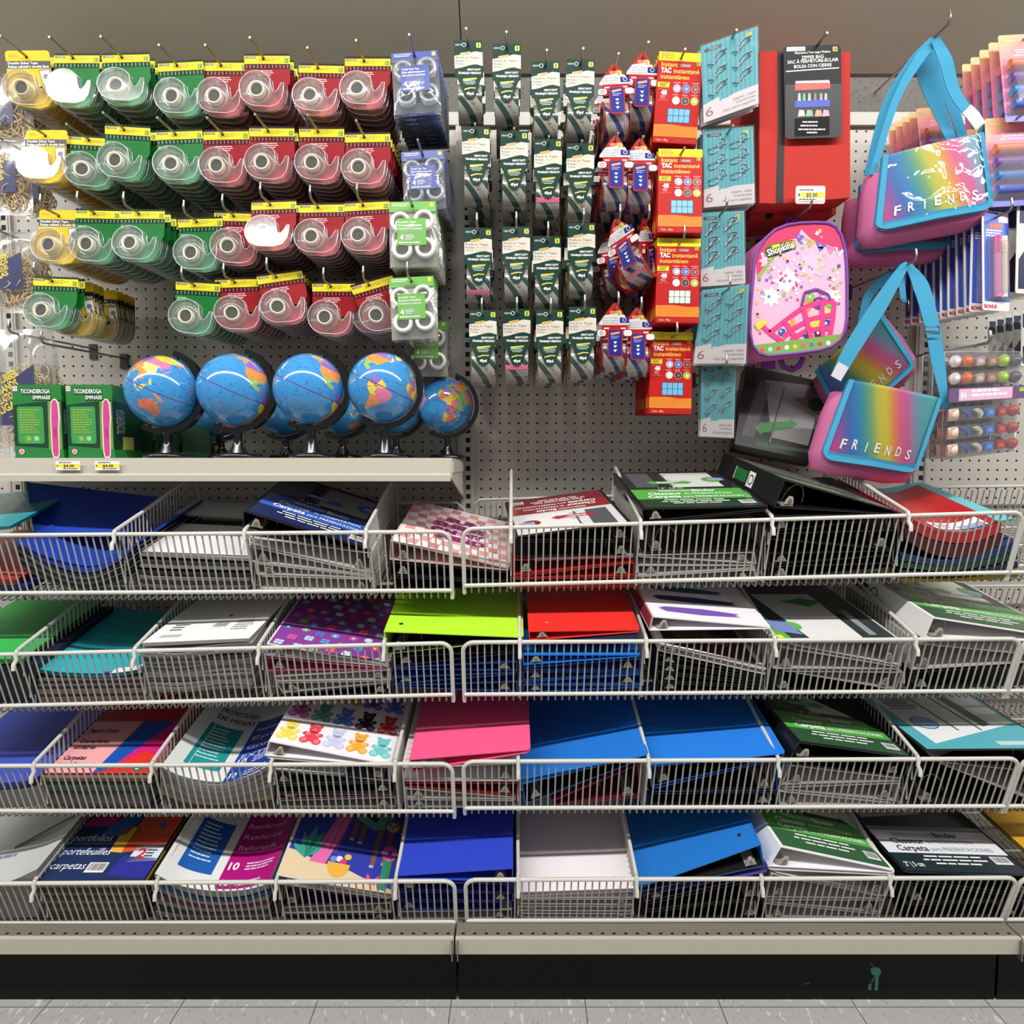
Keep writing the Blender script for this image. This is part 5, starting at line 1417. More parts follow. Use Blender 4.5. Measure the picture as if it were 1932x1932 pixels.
DOTS = graph('pink_dotted_tab', g_dots, .4)
def roll_parts(cz, R, hw, mat, tab, side):
    rl = MB()
    M = Matrix.Translation((-hw, R, cz)) @ Matrix.Rotation(pi / 2, 4, 'Y')
    rl.lathe([(R, 0), (R, 2 * hw)], mat, 40, M)
    for h in (0, 2 * hw):
        rl.lathe([(R, h), (.033, h)], P(side, .4), 40, M, False)
    co = MB(); co.lathe([(.0335, -.0004), (.0335, 2 * hw + .0004), (.031, 2 * hw + .0004), (.031, -.0004)], P((176, 150, 110), .7), 32, M, closed=True)
    parts = [('tape_roll', rl, None, None), ('core', co, 0, 'brown cardboard core')]
    if tab is not None:
        tb = MB()
        a0, a1 = tab
        tb.grid(lambda u, v: (-hw + 2 * hw * u, R - (R + .0006) * cos(a0 + (a1 - a0) * v), cz + (R + .0006) * sin(a0 + (a1 - a0) * v)), 1, 4, DOTS)
        parts.append(('pull_tab', tb, 0, 'pink dotted pull tab'))
    return parts
def packing(tab):
    mb = MB(); A = Art(mb, (0, -.0006, 0), (1, 0, 0), (0, 0, 1), (0, -1, 0))
    g, wh, yl = P((6, 52, 40), .5, .2), P((214, 208, 194), .5, .2), P((206, 186, 70), .4)
    w = .031
    mb.box((-w, -.0006, -.070), (w, .0006, .010), g)
    A.text('HEAVY', -.028, -.002, .004, WHITE, 2, w=.016); A.ring(-.009, 0, .0045, .0034, WHITE, 2, 12)
    A.poly(rrect(.018, -.006, .028, .005, .002), P((206, 212, 60), .4), 1); A.text('3', .0205, -.004, .007, INK, 2, bold=.04)
    A.poly([(-w, -.052), (-.018, -.050), (.0, -.045), (.015, -.042), (w, -.046), (w, -.016), (.015, -.014), (.0, -.018), (-w, -.024)], wh, 1)
    A.poly([(-.018, -.018), (.004, -.014), (.004, -.020), (-.018, -.024)], P((206, 170, 90), .4), 2)
    for b, x, y, wd in (('Pack-it Tape', -.028, -.030, .050), ('Ruban', -.028, -.037, .020), ('Pack-it', -.004, -.037, .022), ('Cinta', -.028, -.0435, .017), ('Pack-it', -.007, -.0435, .022)):
        A.text(b, x, y, .0045, P((80, 70, 56), .5) if b != 'Pack-it' else P((200, 176, 124), .5), 2, w=wd)
    A.text('HEAVY DUTY', -.004, -.056, .0042, WHITE, 2, w=.030, bold=.04, shear=.2); A.text('TRABAJO PESADO', -.024, -.0635, .0042, WHITE, 2, w=.050, bold=.04, shear=.2)
    A.circ(0, 0.0, .0028, SLOT, 3, 10)
    tg = MB(); B = Art(tg, (0, -.0022, 0), (1, 0, 0), (0, 0, 1), (0, -1, 0))
    out = [(-.030, -.068), (-.024, -.078), (-.016, -.100)] + [(.014 * cos(radians(a)), -.104 + .014 * sin(radians(a))) for a in range(180, 361, 20)] + [(.016, -.100), (.024, -.078), (.030, -.068)]
    tg.prism([(a, -.0022, b) for a, b in out], (0, .0008, 0), g)
    B.poly([(-.014, -.080), (.016, -.076), (.016, -.0725), (-.014, -.075)], yl, 1)
    B.lines(-.014, -.079, .028, .010, 3, P((170, 206, 194), .4), 1, seed=5, align='c'); B.poly([(-.012, -.100), (.002, -.096), (.013, -.0965), (.013, -.094), (.0, -.0935), (-.012, -.097)], yl, 1)
    B.text('40yd', 0, -.110, .006, WHITE, 2, w=.016, align='c', bold=.04)
    return [('header_card', mb, None, None), ('tongue_label', tg, None, None)] + [(n, m, (u + 2 if u is not None else None), l) for n, m, u, l in roll_parts(-.108, .040, .026, STR_G, tab, (12, 14, 14))]
PACK = {k: Proto('packing_tape', 'packing tape', packing(t)) for k, t in (('n', None), ('t', (.72, .98)), ('m', (-.46, -.20)), ('b', (-.78, -.52)))}
COLX = [[(883, 86), (956, 92), (1029, 125), (1095, 122)], [(898, 249), (970, 257), (1034, 272), (1095, 280)], [(902, 439), (974, 437), (1032, 455), (1097, 430)], [(911, 594), (975, 592), (1037, 594), (1099, 588)]]
TABS = ['ntnn', 'nnmn', 'btnn', 'tmnn']
for r in range(4):
    for c in range(4):
        px, py = COLX[r][c]
        wh = f'{ORD[c]} green column of the {ROWN[r]} row'
        hang(PACK[TABS[r][c]], px, py, 11.0 if r else 11.3, f'green-carded packing tape roll at the front, {wh}', f'green-carded packing tape roll behind the front one, {wh}', f'packing tape, {wh}', 3, 3.3,
             roll=(2, 0, 1, -1)[c] if r == 0 else 0, yaw=(4, 0, 0, 0)[c], tilt=0 if r else -4, hook_label=f'peg hook holding packing tape, {wh}', out=2.4 if r == 0 else 1.5, jit=1, back=PACK['b'] if (r + c) % 3 == 0 else PACK['n'])

def red_packing(tab):
    mb = MB(); A = Art(mb, (0, -.0006, 0), (1, 0, 0), (0, 0, 1), (0, -1, 0))
    rd, wh, bl = P((172, 18, 22), .5, .2), P((214, 212, 212), .5, .2), P((26, 34, 124), .5, .2)
    out = [(0, .014), (-.006, .010), (-.038, -.034), (-.038, -.040), (.036, -.040), (.036, -.034), (.006, .010)]
    mb.prism([(a, -.0006, b) for a, b in out], (0, .001, 0), rd)
    A.poly([(-.024, -.016), (-.037, -.034), (-.037, -.039), (.035, -.039), (.035, -.034), (.023, -.016), (.006, -.011)], wh, 1)
    A.poly([(.012, -.021), (.034, -.021), (.034, -.034), (.012, -.034)], bl, 2); A.ring(.023, -.027, .005, .0038, WHITE, 3, 10)
    A.poly([(-.012, -.006), (.012, -.004), (.012, -.011), (-.012, -.012)], P((230, 130, 70), .4), 2); A.poly(rrect(.006, -.016, .016, -.006, .002), P((190, 196, 60), .4), 3); A.text('1', .0085, -.0145, .006, INK, 4, bold=.03)
    for b, y in (('Pack-it Tape', -.024), ('Ruban Pack-it', -.030), ('Cinta Pack-it', -.036)): A.text(b, -.030, y, .0042, P((120, 116, 130), .5), 2, w=.038)
    mb.box((-.030, -.004, -.068), (.030, .004, -.040), rd)
    B = Art(mb, (0, -.004, 0), (1, 0, 0), (0, 0, 1), (0, -1, 0))
    for x in (-.026, .014): B.rect(x, -.049, x + .012, -.046, WHITE, 1)
    A.circ(0, .002, .0028, SLOT, 3, 10)
    for x in (-.042, .020): mb.prism([(a, -.006, b) for a, b in rrect(x, -.066, x + .020, -.052, .005)], (0, .004, 0), wh)
    C = Art(mb, (0, -.006, 0), (1, 0, 0), (0, 0, 1), (0, -1, 0)); C.ring(-.032, -.059, .0045, .003, rd, 1, 12)
    tg = MB(); D = Art(tg, (0, -.010, 0), (1, 0, 0), (0, 0, 1), (0, -1, 0))
    tg.prism([(a, -.010, b) for a, b in rrect(-.018, -.116, .018, -.050, .006)], (0, .0008, 0), rd); D.poly(rrect(-.0155, -.113, .0155, -.053, .004), bl, 1)
    D.poly([(-.012, -.060), (.010, -.056), (.011, -.061), (-.010, -.065)], P((236, 140, 80), .4), 2); D.lines(-.010, -.067, .02, .008, 2, P((150, 160, 220), .4), 2, seed=2)
    for z in (-.080, -.089, -.099): D.poly([(-.0045, z), (0, z - .006), (.0045, z)], WHITE, 2)
    frs = []
    for x in (-.0305, .0285):
        fr = MB(); frs.append(('side_plate', fr, None, 'red plastic side plate'))
        fr.lathe([(.0445, 0), (.0445, .002), (.0315, .002), (.0315, 0)], P((160, 16, 24), .3, coat=.3), 36, Matrix.Translation((x, .040, -.104)) @ Matrix.Rotation(pi / 2, 4, 'Y'), closed=True)
    return [('header_card', mb, None, None), ('tongue_label', tg, None, 'blue label with white arrows')] + frs + [(n, m, (u + 4 if u is not None else None), l) for n, m, u, l in roll_parts(-.104, .040, .027, STR_B, tab, (90, 20, 26))]
REDP = {k: Proto('red_packing_tape', 'packing tape', red_packing(t)) for k, t in (('n', None), ('b', (-.80, -.55)))}
for r, c, px, py, roll, yaw, k in ((0, 0, 1159, 131, 3, 0, 'n'), (0, 1, 1213, 110, -2, 0, 'n'), (1, 0, 1161, 267, 0, 0, 'n'), (1, 1, 1207, 273, 0, 0, 'n'), (2, 0, 1163, 424, 22, -36, 'b'), (2, 1, 1216, 424, 14, 48, 'b'), (3, 0, 1160, 583, 0, 0, 'n'), (3, 1, 1202, 592, 0, 0, 'n')):
    wh = f'{["left", "right"][c]} red column, {ROWN[r]} row'
    hang(REDP[k], px, py, 11.0 if c == 0 else 10.6, f'{"twisted " if r == 2 else ""}red and blue packing tape roll at the front, {wh}', f'red and blue packing tape roll behind the front one, {wh}', f'red packing tape, {wh}', 3, 3.3, roll, yaw, hook_label=f'peg hook holding packing tape, {wh}', out=2.4 if r == 0 else 1.6, back=REDP['n'], s=.95)

# ---- reusable adhesive packs
def tac(win):
    mb = MB(); A = Art(mb, (0, -.004, 0), (1, 0, 0), (0, 0, 1), (0, -1, 0))
    rd, yl, og, oy = P((182, 26, 22), .5, .2), P((226, 210, 34), .5, .2), P((218, 130, 44), .5, .2), P((244, 190, 60), .5)
    mb.box((-.049, -.004, -.176), (.049, .004, .012), rd)
    A.rect(-.049, -.006, .049, .012, yl); A.lines(-.044, .009, .035, .012, 3, P((150, 120, 40), .5), 2, seed=1)
    A.rect(.036, -.014, .044, -.004, P((170, 190, 50), .5), 2); A.text('1', .038, -.013, .007, INK, 3, bold=.03)
    A.text('Instant', -.042, -.018, .0092, oy, 2, w=.036, bold=.02); A.poly(rrect(-.002, -.018, .024, -.011, .0034), P((150, 90, 90), .5), 2); A.text('STUDIO', .003, -.017, .0044, CREAM, 3, w=.018)
    A.text('TAC', -.042, -.0305, .0098, WHITE, 2, w=.023, bold=.05); A.text('instantané', -.014, -.0305, .0092, oy, 2, w=.057, bold=.02); A.text('instantáneo', -.042, -.043, .0092, oy, 2, w=.064, bold=.02)
    A.poly(rrect(-.047, -.061, -.021, -.050, .001), yl, 2); A.lines(-.042, -.0515, .018, .009, 3, INK, 3, seed=2)
    A.rect(-.045, -.0655, -.021, -.065, P((240, 170, 160), .5), 2); A.rect(-.045, -.0875, -.021, -.087, P((240, 170, 160), .5), 2)
    A.text('48', -.039, -.076, .009, WHITE, 2, w=.014, bold=.05); A.lines(-.039, -.078, .014, .007, 3, P((240, 170, 160), .5), 2, seed=3)
    for i, c in enumerate(((150, 170, 214), (70, 100, 180), (120, 40, 34), (206, 206, 206), (40, 34, 34), (150, 190, 60))):
        x, z = -.004 + (i % 3) * .0205, -.062 - (i // 3) * .025
        A.circ(x, z, .0085, P((236, 220, 214), .4), 2, 16); A.circ(x, z, .0078, P(c, .4), 3, 16); A.poly([(x - .004, z - .002), (x + .002, z - .005), (x + .005, z + .002), (x - .001, z + .004)], P(tuple(min(255, v + 70) for v in c), .4), 4)
        A.lines(x - .008, z + .0125, .016, .003, 1, P((244, 190, 180), .5), 2, seed=i)
    A.poly(rrect(-.021, -.134, .030, -.103, .003), P((40, 60, 80), .5), 2)
    for i in range(4):
        for j in range(2): A.poly(rrect(-.0195 + .0122 * i, -.1325 + .0145 * j, -.0085 + .0122 * i, -.119 + .0145 * j, .0015), P(win, .35, coat=.3), 3)
    A.poly([(-.049, -.163), (.049, -.163), (.049, -.140), (.020, -.1405), (-.01, -.137), (-.049, -.138)], og, 2)
    A.lines(-.044, -.142, .086, .018, 4, P((206, 110, 40), .5), 3, seed=5, thick=.2); A.text('1.5oz - 48 g', -.042, -.172, .004, WHITE, 2, w=.026)
    A.rect(.0, -.1715, .044, -.169, P((150, 30, 26), .5), 2)
    A.circ(0, 0, .003, SLOT, 3, 10)
    return [('card', mb, None, None)]
TACB, TACW = Proto('adhesive_putty_pack', 'putty pack', tac((110, 176, 220))), Proto('adhesive_putty_pack', 'putty pack', tac((226, 218, 206)))
for r, pr, px, py, n, roll in ((0, TACB, 1284, 113, 10, -3), (1, TACB, 1283, 294, 10, -1), (2, TACW, 1280, 462, 10, -1), (3, TACB, 1267, 638, 12, -1)):
    c = 'white' if r == 2 else 'blue'
    hang(pr, px, py, 11 if r < 3 else 9.8, f'red adhesive putty pack with {c} squares fronting the {ROWN[r]} row', f'red adhesive putty pack behind the front one, {ROWN[r]} row', f'adhesive putty packs, {ROWN[r]} row', n, .62, roll, 0, tilt=(3 if r == 0 else 0), hook_label=f'peg hook holding the putty packs, {ROWN[r]} row', out=1.6, jit=.8, n_parts=1)
# ------------------------------------------------------------------ right half: clip cards, zipper bags, backpack, messenger bags, erasers, pens
def bil(c):
    """surface over four corners (lower left, lower right, upper right, upper left): fn(a, b, h)"""
    n = (c[1] - c[0]).cross(c[3] - c[0]).normalized()
    if n.y > 0: n = -n
    def f(a, b, h=0.0): return c[0] * (1 - a) * (1 - b) + c[1] * a * (1 - b) + c[2] * a * b + c[3] * (1 - a) * b + n * h
    return f, n

STRIPE = [P((76, 160, 172), .5, .25), P((94, 176, 186), .5, .25)]
CLIPW = P((176, 176, 176), .25, metal=.9)
SHAPES = {'fish': [(-.2, -.42), (-.3, -.2), (-.12, -.25), (-.1, .05), (.1, .3), (.34, .36), (.2, .2), (.3, .12), (.05, -.02), (-.02, -.2)],
          'plane': [(-.34, -.2), (-.3, -.42), (-.1, -.38), (.05, -.18), (.02, .12), (.12, .18), (.1, .42), (.26, .34), (.34, .1), (.16, 0), (.2, -.12), (0, -.02)],
          'cone': [(-.3, -.42), (-.1, .05), (-.16, .25), (0, .4), (.22, .36), (.28, .12), (.1, .02), (-.3, -.42), (0, .1), (.16, .22)]}
def clip_card(c, shape, parts, label, group, M=None):
    f, n = bil(c)
    t = thing('paper_clip_card', label, 'paper clips', (c[2] + c[3]) / 2, group)
    mb = MB()
    w = (c[1] - c[0]).length; h = (c[3] - c[0]).length
    cc = [f(0, 0), f(1, 0), f(1, 1), f(0, 1)]
    mb.hexa([p - n * .0012 for p in cc], cc, WHITE)
    A = Art(mb, c[0], c[1] - c[0], c[3] - c[0], n, fn=lambda u, v, L: f(u, v, L)); A.EPS = .0002
    N = 24
    for k in range(N):
        a, b = k / N, (k + 1) / N
        A.poly([(a, .19 if a < .30 else .225), (b, .19 if a < .30 else .225), (b, 1), (a, 1)], STRIPE[k % 2], 1)
    pk = P((220, 210, 212), .5, .25)
    A.poly([(0, 0), (1, 0), (1, .255), (.6, .25), (.3, .20), (.3, .27), (.03, .235), (0, .23)], pk, 2)
    A.text('6', .04, .06, .12, P((150, 90, 100), .5), 3, w=.14)
    for b, y, wd in (('paper clips', .155, .40), ('trombones', .105, .36), ('clips para papeles', .05, .60)): A.text(b, .95, y, .035, P((110, 100, 104), .5), 3, w=wd, align='r')
    A.poly(rrect(.06, .90, .36, .945, .02), INK, 2); A.text('STUDIO', .14, .91, .026, WHITE, 3, w=.18)
    A.poly([(.80, .90), (.90, .90), (.90, .96), (.80, .96)], P((190, 200, 60), .5), 2); A.text('1', .83, .91, .04, INK, 3, bold=.03)
    child(mb, 'card', t)
    if parts:
        for i in range(2):
            for j in range(3):
                cb = MB(); x, y = .27 + .44 * i, .78 - .2 * j + .05 * i
                sx = 1
                pts = [f(x + a * .55, y + b * .24, .002) for a, b in SHAPES[shape]]
                cb.tube(pts, max(.0009, .0011), CLIPW, 6, closed=True); child(cb, 'paper_clip', t)
    fm = MB(); fm.add([f(-.02, -.015, .005), f(1.02, -.015, .005), f(1.02, 1.01, .004), f(-.02, 1.01, .004)], [(0, 1, 2, 3)], film((240, 245, 245), .04, .008, .08, bump=(7, .15))); child(fm, 'sleeve', t)
for r, (tl, tr, br, bl, shape, hk, y0, n) in enumerate([((1322, 88), (1429, 50), (1431, 195), (1328, 232), 'fish', (1378, 78), 11.2, 4), ((1327, 245), (1421, 238), (1424, 383), (1328, 392), 'plane', (1372, 253), 10.6, 5), ((1322, 402), (1404, 398), (1406, 535), (1322, 541), 'cone', (1357, 408), 10.4, 4),
                                                       ((1324, 548), (1413, 537), (1407, 686), (1310, 686), 'fish', (1363, 554), 10.8, 6), ((1323, 686), (1388, 690), (1384, 826), (1322, 823), 'fish', (1357, 697), 9.4, 3)]):
    wh = ['topmost', 'second', 'third', 'fourth', 'lowest'][r]
    for i in range(n):
        d = .45 * i; y = y0 - d
        o = Vector((RND.uniform(-.002, .004) * (i > 0), 0, RND.uniform(-.003, .001) * (i > 0)))
        base = [at(*bl, y0), at(*br, y0 + (.8 if r == 0 else 0)), at(*tr, y0 + (.8 if r == 0 else 0)), at(*tl, y0)]
        sh = Vector((0, d * I, d * I * SAG)) + o
        clip_card([p + sh for p in base], shape, i == 0, f'turquoise card of six paper clips at the front of the {wh} clip hook' if i == 0 else f'turquoise card of paper clips behind the front one on the {wh} clip hook', None if i == 0 else f'clip cards on the {wh} hook')
    hook(hk[0], hk[1], y0, f'peg hook holding the {wh} turquoise clip cards', 1.6)

# ---- red zipper bags
REDF = P((184, 56, 50), .85, .2, bump=(300, .12))
def zipper_bag(d, front, label, group=None):
    y0 = 10.5 - d
    off = Vector((.006 * (d > 0), d * I, d * I * SAG - (.012 if d else 0)))
    Q = lambda px, py: at(px, py, 10.5) + off
    t = thing('zipper_bag', label, 'zipper bag', Q(1520, 98), group)
    mb = MB()
    fr = [Q(1433, 383), Q(1470, 384), Q(1604, 373), Q(1604, 98), Q(1470, 96), Q(1433, 98)]
    vec = Vector((0, 2.6 * I, .1 * I))
    mb.prism(fr, vec, REDF); child(mb, 'body', t)
    zb = MB(); A = Art(zb, fr[0] + Vector((0, -.001, 0)), Vector((1, 0, 0)), Vector((0, 0, 1)), Vector((0, -1, 0)))
    pts = [(1467, 96), (1478, 96), (1480, 240), (1478, 382), (1464, 384), (1468, 240)]
    q = [A.pt(*A.px(*p), 0) for p in pts] if not d else [A.pt(*(A.u.dot(Q(*p) - A.o), A.v.dot(Q(*p) - A.o)), 0) for p in pts]
    zb.prism(q, (0, .001, 0), P((24, 20, 22), .6)); child(zb, 'zipper', t)
    if front:
        lb = MB(); o = at(1481, 262, 11.0)
        B = Art(lb, o, (1, 0, 0), (0, 0, 1), (0, -1, 0))
        cs = [B.px(*p) for p in ((1481, 258), (1486, 262), (1583, 259), (1588, 254), (1587, 90), (1582, 84), (1483, 87), (1478, 92))]
        lb.prism([B.pt(a, b, 0) for a, b in cs], (0, .001, 0), P((24, 24, 26), .5, .25))
        B.ppoly([(1482, 160), (1588, 158), (1588, 254), (1583, 259), (1486, 262), (1481, 258)], P((40, 40, 42), .4, .35), 1)
        B.ppoly([(1483, 134), (1583, 127), (1583, 129), (1483, 136)], WHITE, 2)
        B.ppoly([(1484, 89), (1519, 88), (1519, 96), (1484, 97)], WHITE, 2); B.ptext('STUDIO', (1493, 96), (1516, 95), 5, INK)
        B.ppoly([(1571, 88), (1580, 88), (1580, 97), (1571, 97)], P((180, 176, 50), .5), 2); B.ptext('4', (1573, 96), (1578, 96), 7, INK)
        for b, p0, p1, h in (('All-purpose | Tout usage | Multiuso', (1499, 102), (1567, 99), 4), ('ZIPPER BAG', (1512, 112), (1554, 109), 6), ('SAC À FERMETURE-ÉCLAIR', (1486, 120.5), (1582, 115), 6), ('BOLSA CON CIERRE', (1498, 129), (1569, 125), 6)):
            B.ptext(b, p0, p1, h, WHITE, 2, bold=.02)
        B.ppoly([(1500, 158), (1566, 156), (1566, 167), (1500, 171)], P((226, 70, 60), .4), 2); B.ppoly([(1501, 153), (1564, 151), (1566, 156), (1500, 159)], P((196, 180, 176), .4), 2)
        B.ppoly([(1500, 191), (1566, 188), (1566, 201), (1499, 203)], P((50, 66, 176), .4), 3)
        for x, c in ((1508, (180, 180, 190)), (1517, (90, 176, 90)), (1527, (170, 176, 176)), (1538, (120, 110, 110)), (1549, (150, 150, 150)), (1558, (170, 170, 176))): B.ppoly([(x - 3, 192), (x + 3, 192), (x + 2, 176), (x - 2, 176)], P(c, .4), 2)
        for x, c in ((1512, (190, 190, 180)), (1527, (130, 170, 140)), (1544, (226, 150, 120)), (1558, (216, 150, 180))): B.ppoly([(x - 7, 220), (x + 7, 219), (x + 5, 208), (x - 4, 207)], P(c, .4), 2)
        B.ppoly([(1499, 224), (1565, 219), (1565, 255), (1499, 258)], P((22, 22, 24), .15, coat=.8), 2)
        for y, a, b in ((232, 1514, 1552), (239, 1510, 1556), (246, 1506, 1558), (252, 1522, 1544)): B.lines(*B.px(a, y - 3), (b - a) * mpp(1530, 240, 11), 4 * mpp(1530, 240, 11), 1, WHITE, 3, seed=y, thick=.6)
        child(lb, 'hang_card', t)
zipper_bag(0, True, 'red zipper bag at the front with a black printed hang card')
for i in range(2): zipper_bag(3.0 + 2.8 * i, False, ['red zipper bag just behind the front one', 'red zipper bag nearest the pegboard'][i])
hook(1542, 86, 11.0, 'peg hook holding the red zipper bags', 1.8)
p = at(1530, 368, 11.4); k = mpp(1530, 368, 11.4)
t = thing('price_tag_holder', 'clear holder with a yellow $5.00 price tag on the red zipper bag', 'price tag', p)
mb = MB(); mb.prism([(p.x + a * k, p.y, p.z + b * k) for a, b in rrect(-29, -16, 27, 17, 4)], (0, .001, 0), P((222, 206, 200), .15, coat=.6)); child(mb, 'holder', t)
mb = MB(); A = Art(mb, p + Vector((0, -.0006, 0)), (1, 0, 0), (0, 0, 1), (0, -1, 0))
A.rect(-26 * k, -11 * k, 24 * k, 13 * k, P((238, 236, 226), .5), 0); A.rect(-19 * k, -5 * k, 24 * k, 5 * k, P((240, 218, 50), .5), 1)
A.text('$5.00', -9 * k, -3.5 * k, 7 * k, INK, 3, w=21 * k, bold=.02); A.poly([(-24 * k, -4 * k), (-20 * k, 0), (-24 * k, 4 * k)], INK, 2); A.lines(-22 * k, 10 * k, 36 * k, 4 * k, 1, INK, 2, seed=3); A.lines(-22 * k, -7 * k, 44 * k, 4 * k, 1, INK, 2, seed=4)
child(mb, 'price_label', t)
wb = p + Vector((0, 0, 0)); hook(1517, 400, 10.5, 'peg hook holding the pink backpack, under the red zipper bags', 1.0)

# ---- pink backpack
YB = 10.2
out = [(1421, 520), (1424, 492), (1431, 470), (1444, 450), (1462, 434), (1484, 425), (1510, 421), (1540, 420), (1562, 421), (1577, 428), (1587, 444), (1594, 470), (1597, 500), (1598, 545), (1598, 600), (1594, 624), (1584, 642), (1568, 654), (1545, 661), (1500, 667), (1450, 672), (1432, 667), (1420, 652), (1415, 630), (1415, 590)]
t = thing('backpack', "pink child's backpack with a party scene and yellow logo tag", 'backpack', at(1505, 425, YB))
fp = [at(a, b, YB) for a, b in out]
PINKF = P((226, 120, 180), .75, .3, bump=(260, .1))
mb = MB(); mb.wall(fp, (-.012, .085, -.004), PINKF)
mb.poly([p + Vector((-.012, .085, -.004)) for p in fp], PINKF); child(mb, 'body', t)
mb = MB(); mb.tube(fp, .004, P((120, 60, 150), .5), 8, closed=True); child(mb, 'piping', t)
mb = MB(); mb.poly(fp, P((228, 178, 206), .4, coat=.1))
A = Art(mb, fp[0] + Vector((0, -.0004, 0)), (1, 0, 0), (0, 0, 1), (0, -1, 0))
red = P((224, 50, 96), .4, coat=.2)
A.ppoly([(1427, 492), (1434, 470), (1446, 452), (1463, 437), (1484, 428), (1510, 424), (1540, 423), (1560, 424), (1575, 431), (1584, 446), (1590, 470), (1588, 476), (1560, 466), (1530, 450), (1512, 432), (1505, 448), (1492, 452), (1470, 470), (1450, 490), (1440, 505), (1428, 520)], red, 1)
gl = P((140, 176, 80), .4, coat=.2); lg = P((246, 226, 234), .4, coat=.2)
A.ppoly([(1428, 522), (1440, 506), (1452, 490), (1472, 471), (1493, 453), (1497, 456), (1476, 474), (1456, 494), (1444, 510), (1430, 530)], gl, 4)
for (x, y), c in (((1508, 445), (110, 90, 190)), ((1528, 455), (190, 180, 70)), ((1548, 462), (70, 110, 200)), ((1567, 467), (240, 130, 180)), ((1584, 472), (250, 210, 230))):
    A.ppoly([(x - 10, y - 7), (x + 10, y + 1), (x - 1, y + 13)], P(c, .4, coat=.2), 3); A.circ(*A.px(x - 1, y + 1), .0035, P((236, 120, 170), .4), 4, 10)
rr = random.Random(5)
for k in range(150):
    x, y = rr.uniform(1428, 1590), rr.uniform(430, 640)
    if 1435 < x < 1590 and y > 575 and y < 635: continue
    c = rr.choice([(236, 90, 150), (120, 100, 190), (240, 190, 80), (140, 190, 100), (230, 70, 110), (170, 130, 200), (250, 240, 244)])
    u, v = A.px(x, y)
    if y < 470 and x < 1475: continue
    A.poly(star(u, v, random.Random(k).uniform(.003, .006), 4, .6, rr.uniform(0, 90)) if k % 3 else circ(u, v, .0035, 10), P(c, .4), 3)
for x, y, r_, c in ((1447, 492, 14, 1), (1455, 560, 18, 0), (1530, 500, 26, 1), (1570, 560, 16, 0), (1485, 530, 24, 0)):
    A.poly(star(*A.px(x, y), r_ * .0014, 8, .6), P((244, 188, 214), .4) if c else P((252, 236, 242), .4), 2)
# logo tag
A.ppoly([(1443, 470), (1452, 460), (1499, 453), (1502, 466), (1498, 470), (1450, 488), (1444, 482)], P((90, 120, 40), .4), 4)
A.ppoly([(1456, 463), (1498, 455), (1500, 466), (1470, 480), (1458, 478)], P((244, 206, 40), .4), 5)
A.ptext('Shopkins', (1447.5, 485), (1499, 467), 15, INK, 6, bold=.11); A.ptext('Shopkins', (1449, 483.5), (1498, 466), 13, WHITE, 7, bold=.03)
# shopping basket with plain round fruit
bp = P((232, 64, 134), .35, coat=.3)
for x, y, r_, c in ((1520, 578, 11, (240, 150, 60)), (1545, 572, 12, (120, 60, 150)), (1556, 590, 10, (246, 210, 110)), (1490, 610, 10, (240, 160, 50)), (1535, 606, 12, (250, 200, 90)), (1560, 612, 9, (60, 70, 160)), (1475, 627, 7, (60, 90, 170)), (1500, 636, 8, (226, 110, 60)), (1545, 630, 9, (90, 40, 60)), (1522, 630, 8, (60, 60, 140)), (1566, 573, 8, (130, 190, 80)), (1530, 562, 8, (140, 190, 80))):
    A.circ(*A.px(x, y), r_ * mpp(1500, 600, YB), P(c, .3, coat=.4), 4, 16); A.circ(*A.px(x - 2, y - 2), r_ * .3 * mpp(1500, 600, YB), WHITE, 5, 10)
lnL = 6
for ln in ([(1440, 617), (1452, 628), (1480, 606), (1515, 580), (1550, 570), (1574, 568)], [(1478, 636), (1500, 618), (1530, 602), (1560, 596), (1570, 594)], [(1492, 642), (1520, 624), (1568, 618)], [(1574, 568), (1571, 600), (1565, 636)], [(1452, 628), (1478, 646)], [(1480, 606), (1502, 640)], [(1515, 580), (1530, 638)], [(1550, 570), (1552, 636)]):
    A.line([A.px(*q) for q in ln], 9 * mpp(1500, 600, YB), bp, lnL); lnL += 1
A.EPS = .0003
A.ppoly([(1423, 612), (1442, 602), (1446, 610), (1430, 624)], P((244, 210, 60), .4), 7)
A.line([A.px(*q) for q in ((1512, 577), (1518, 552), (1540, 546), (1562, 556), (1566, 566))], 5 * mpp(1500, 600, YB), P((110, 60, 150), .4), 7)
A.ppoly([(1420, 652), (1590, 630), (1584, 642), (1568, 652), (1545, 659), (1500, 665), (1450, 669), (1432, 664)], P((120, 168, 80), .4, coat=.2), 6)
for k, c in enumerate([(230, 70, 110), (170, 220, 226), (226, 60, 120), (236, 236, 236), (226, 190, 70), (220, 90, 110), (120, 100, 180), (210, 60, 90), (240, 230, 220), (230, 90, 120)]): A.circ(*A.px(1437 + 15.6 * k, 661 - k * 1.7), .0052, P(c, .4), 7, 12)
child(mb, 'front_panel', t)
PUR = P((112, 50, 140), .7)
mb = MB(); mb.tube([at(a, b, YB - 2) for a, b in ((1484, 424), (1486, 413), (1494, 409), (1502, 413), (1507, 422))], .005, PUR, 8, flat=.5); child(mb, 'hanging_loop', t)
mb = MB(); mb.tube([at(a, b, YB - 3) for a, b in ((1470, 672), (1478, 692), (1494, 698), (1508, 690), (1516, 674))], .007, PUR, 8, flat=.4); child(mb, 'shoulder_strap', t)
mb = MB(); mb.box(tuple(at(1438, 696, YB - 3)), tuple(at(1461, 674, YB - 3.3)), PUR); child(mb, 'strap_tab', t)

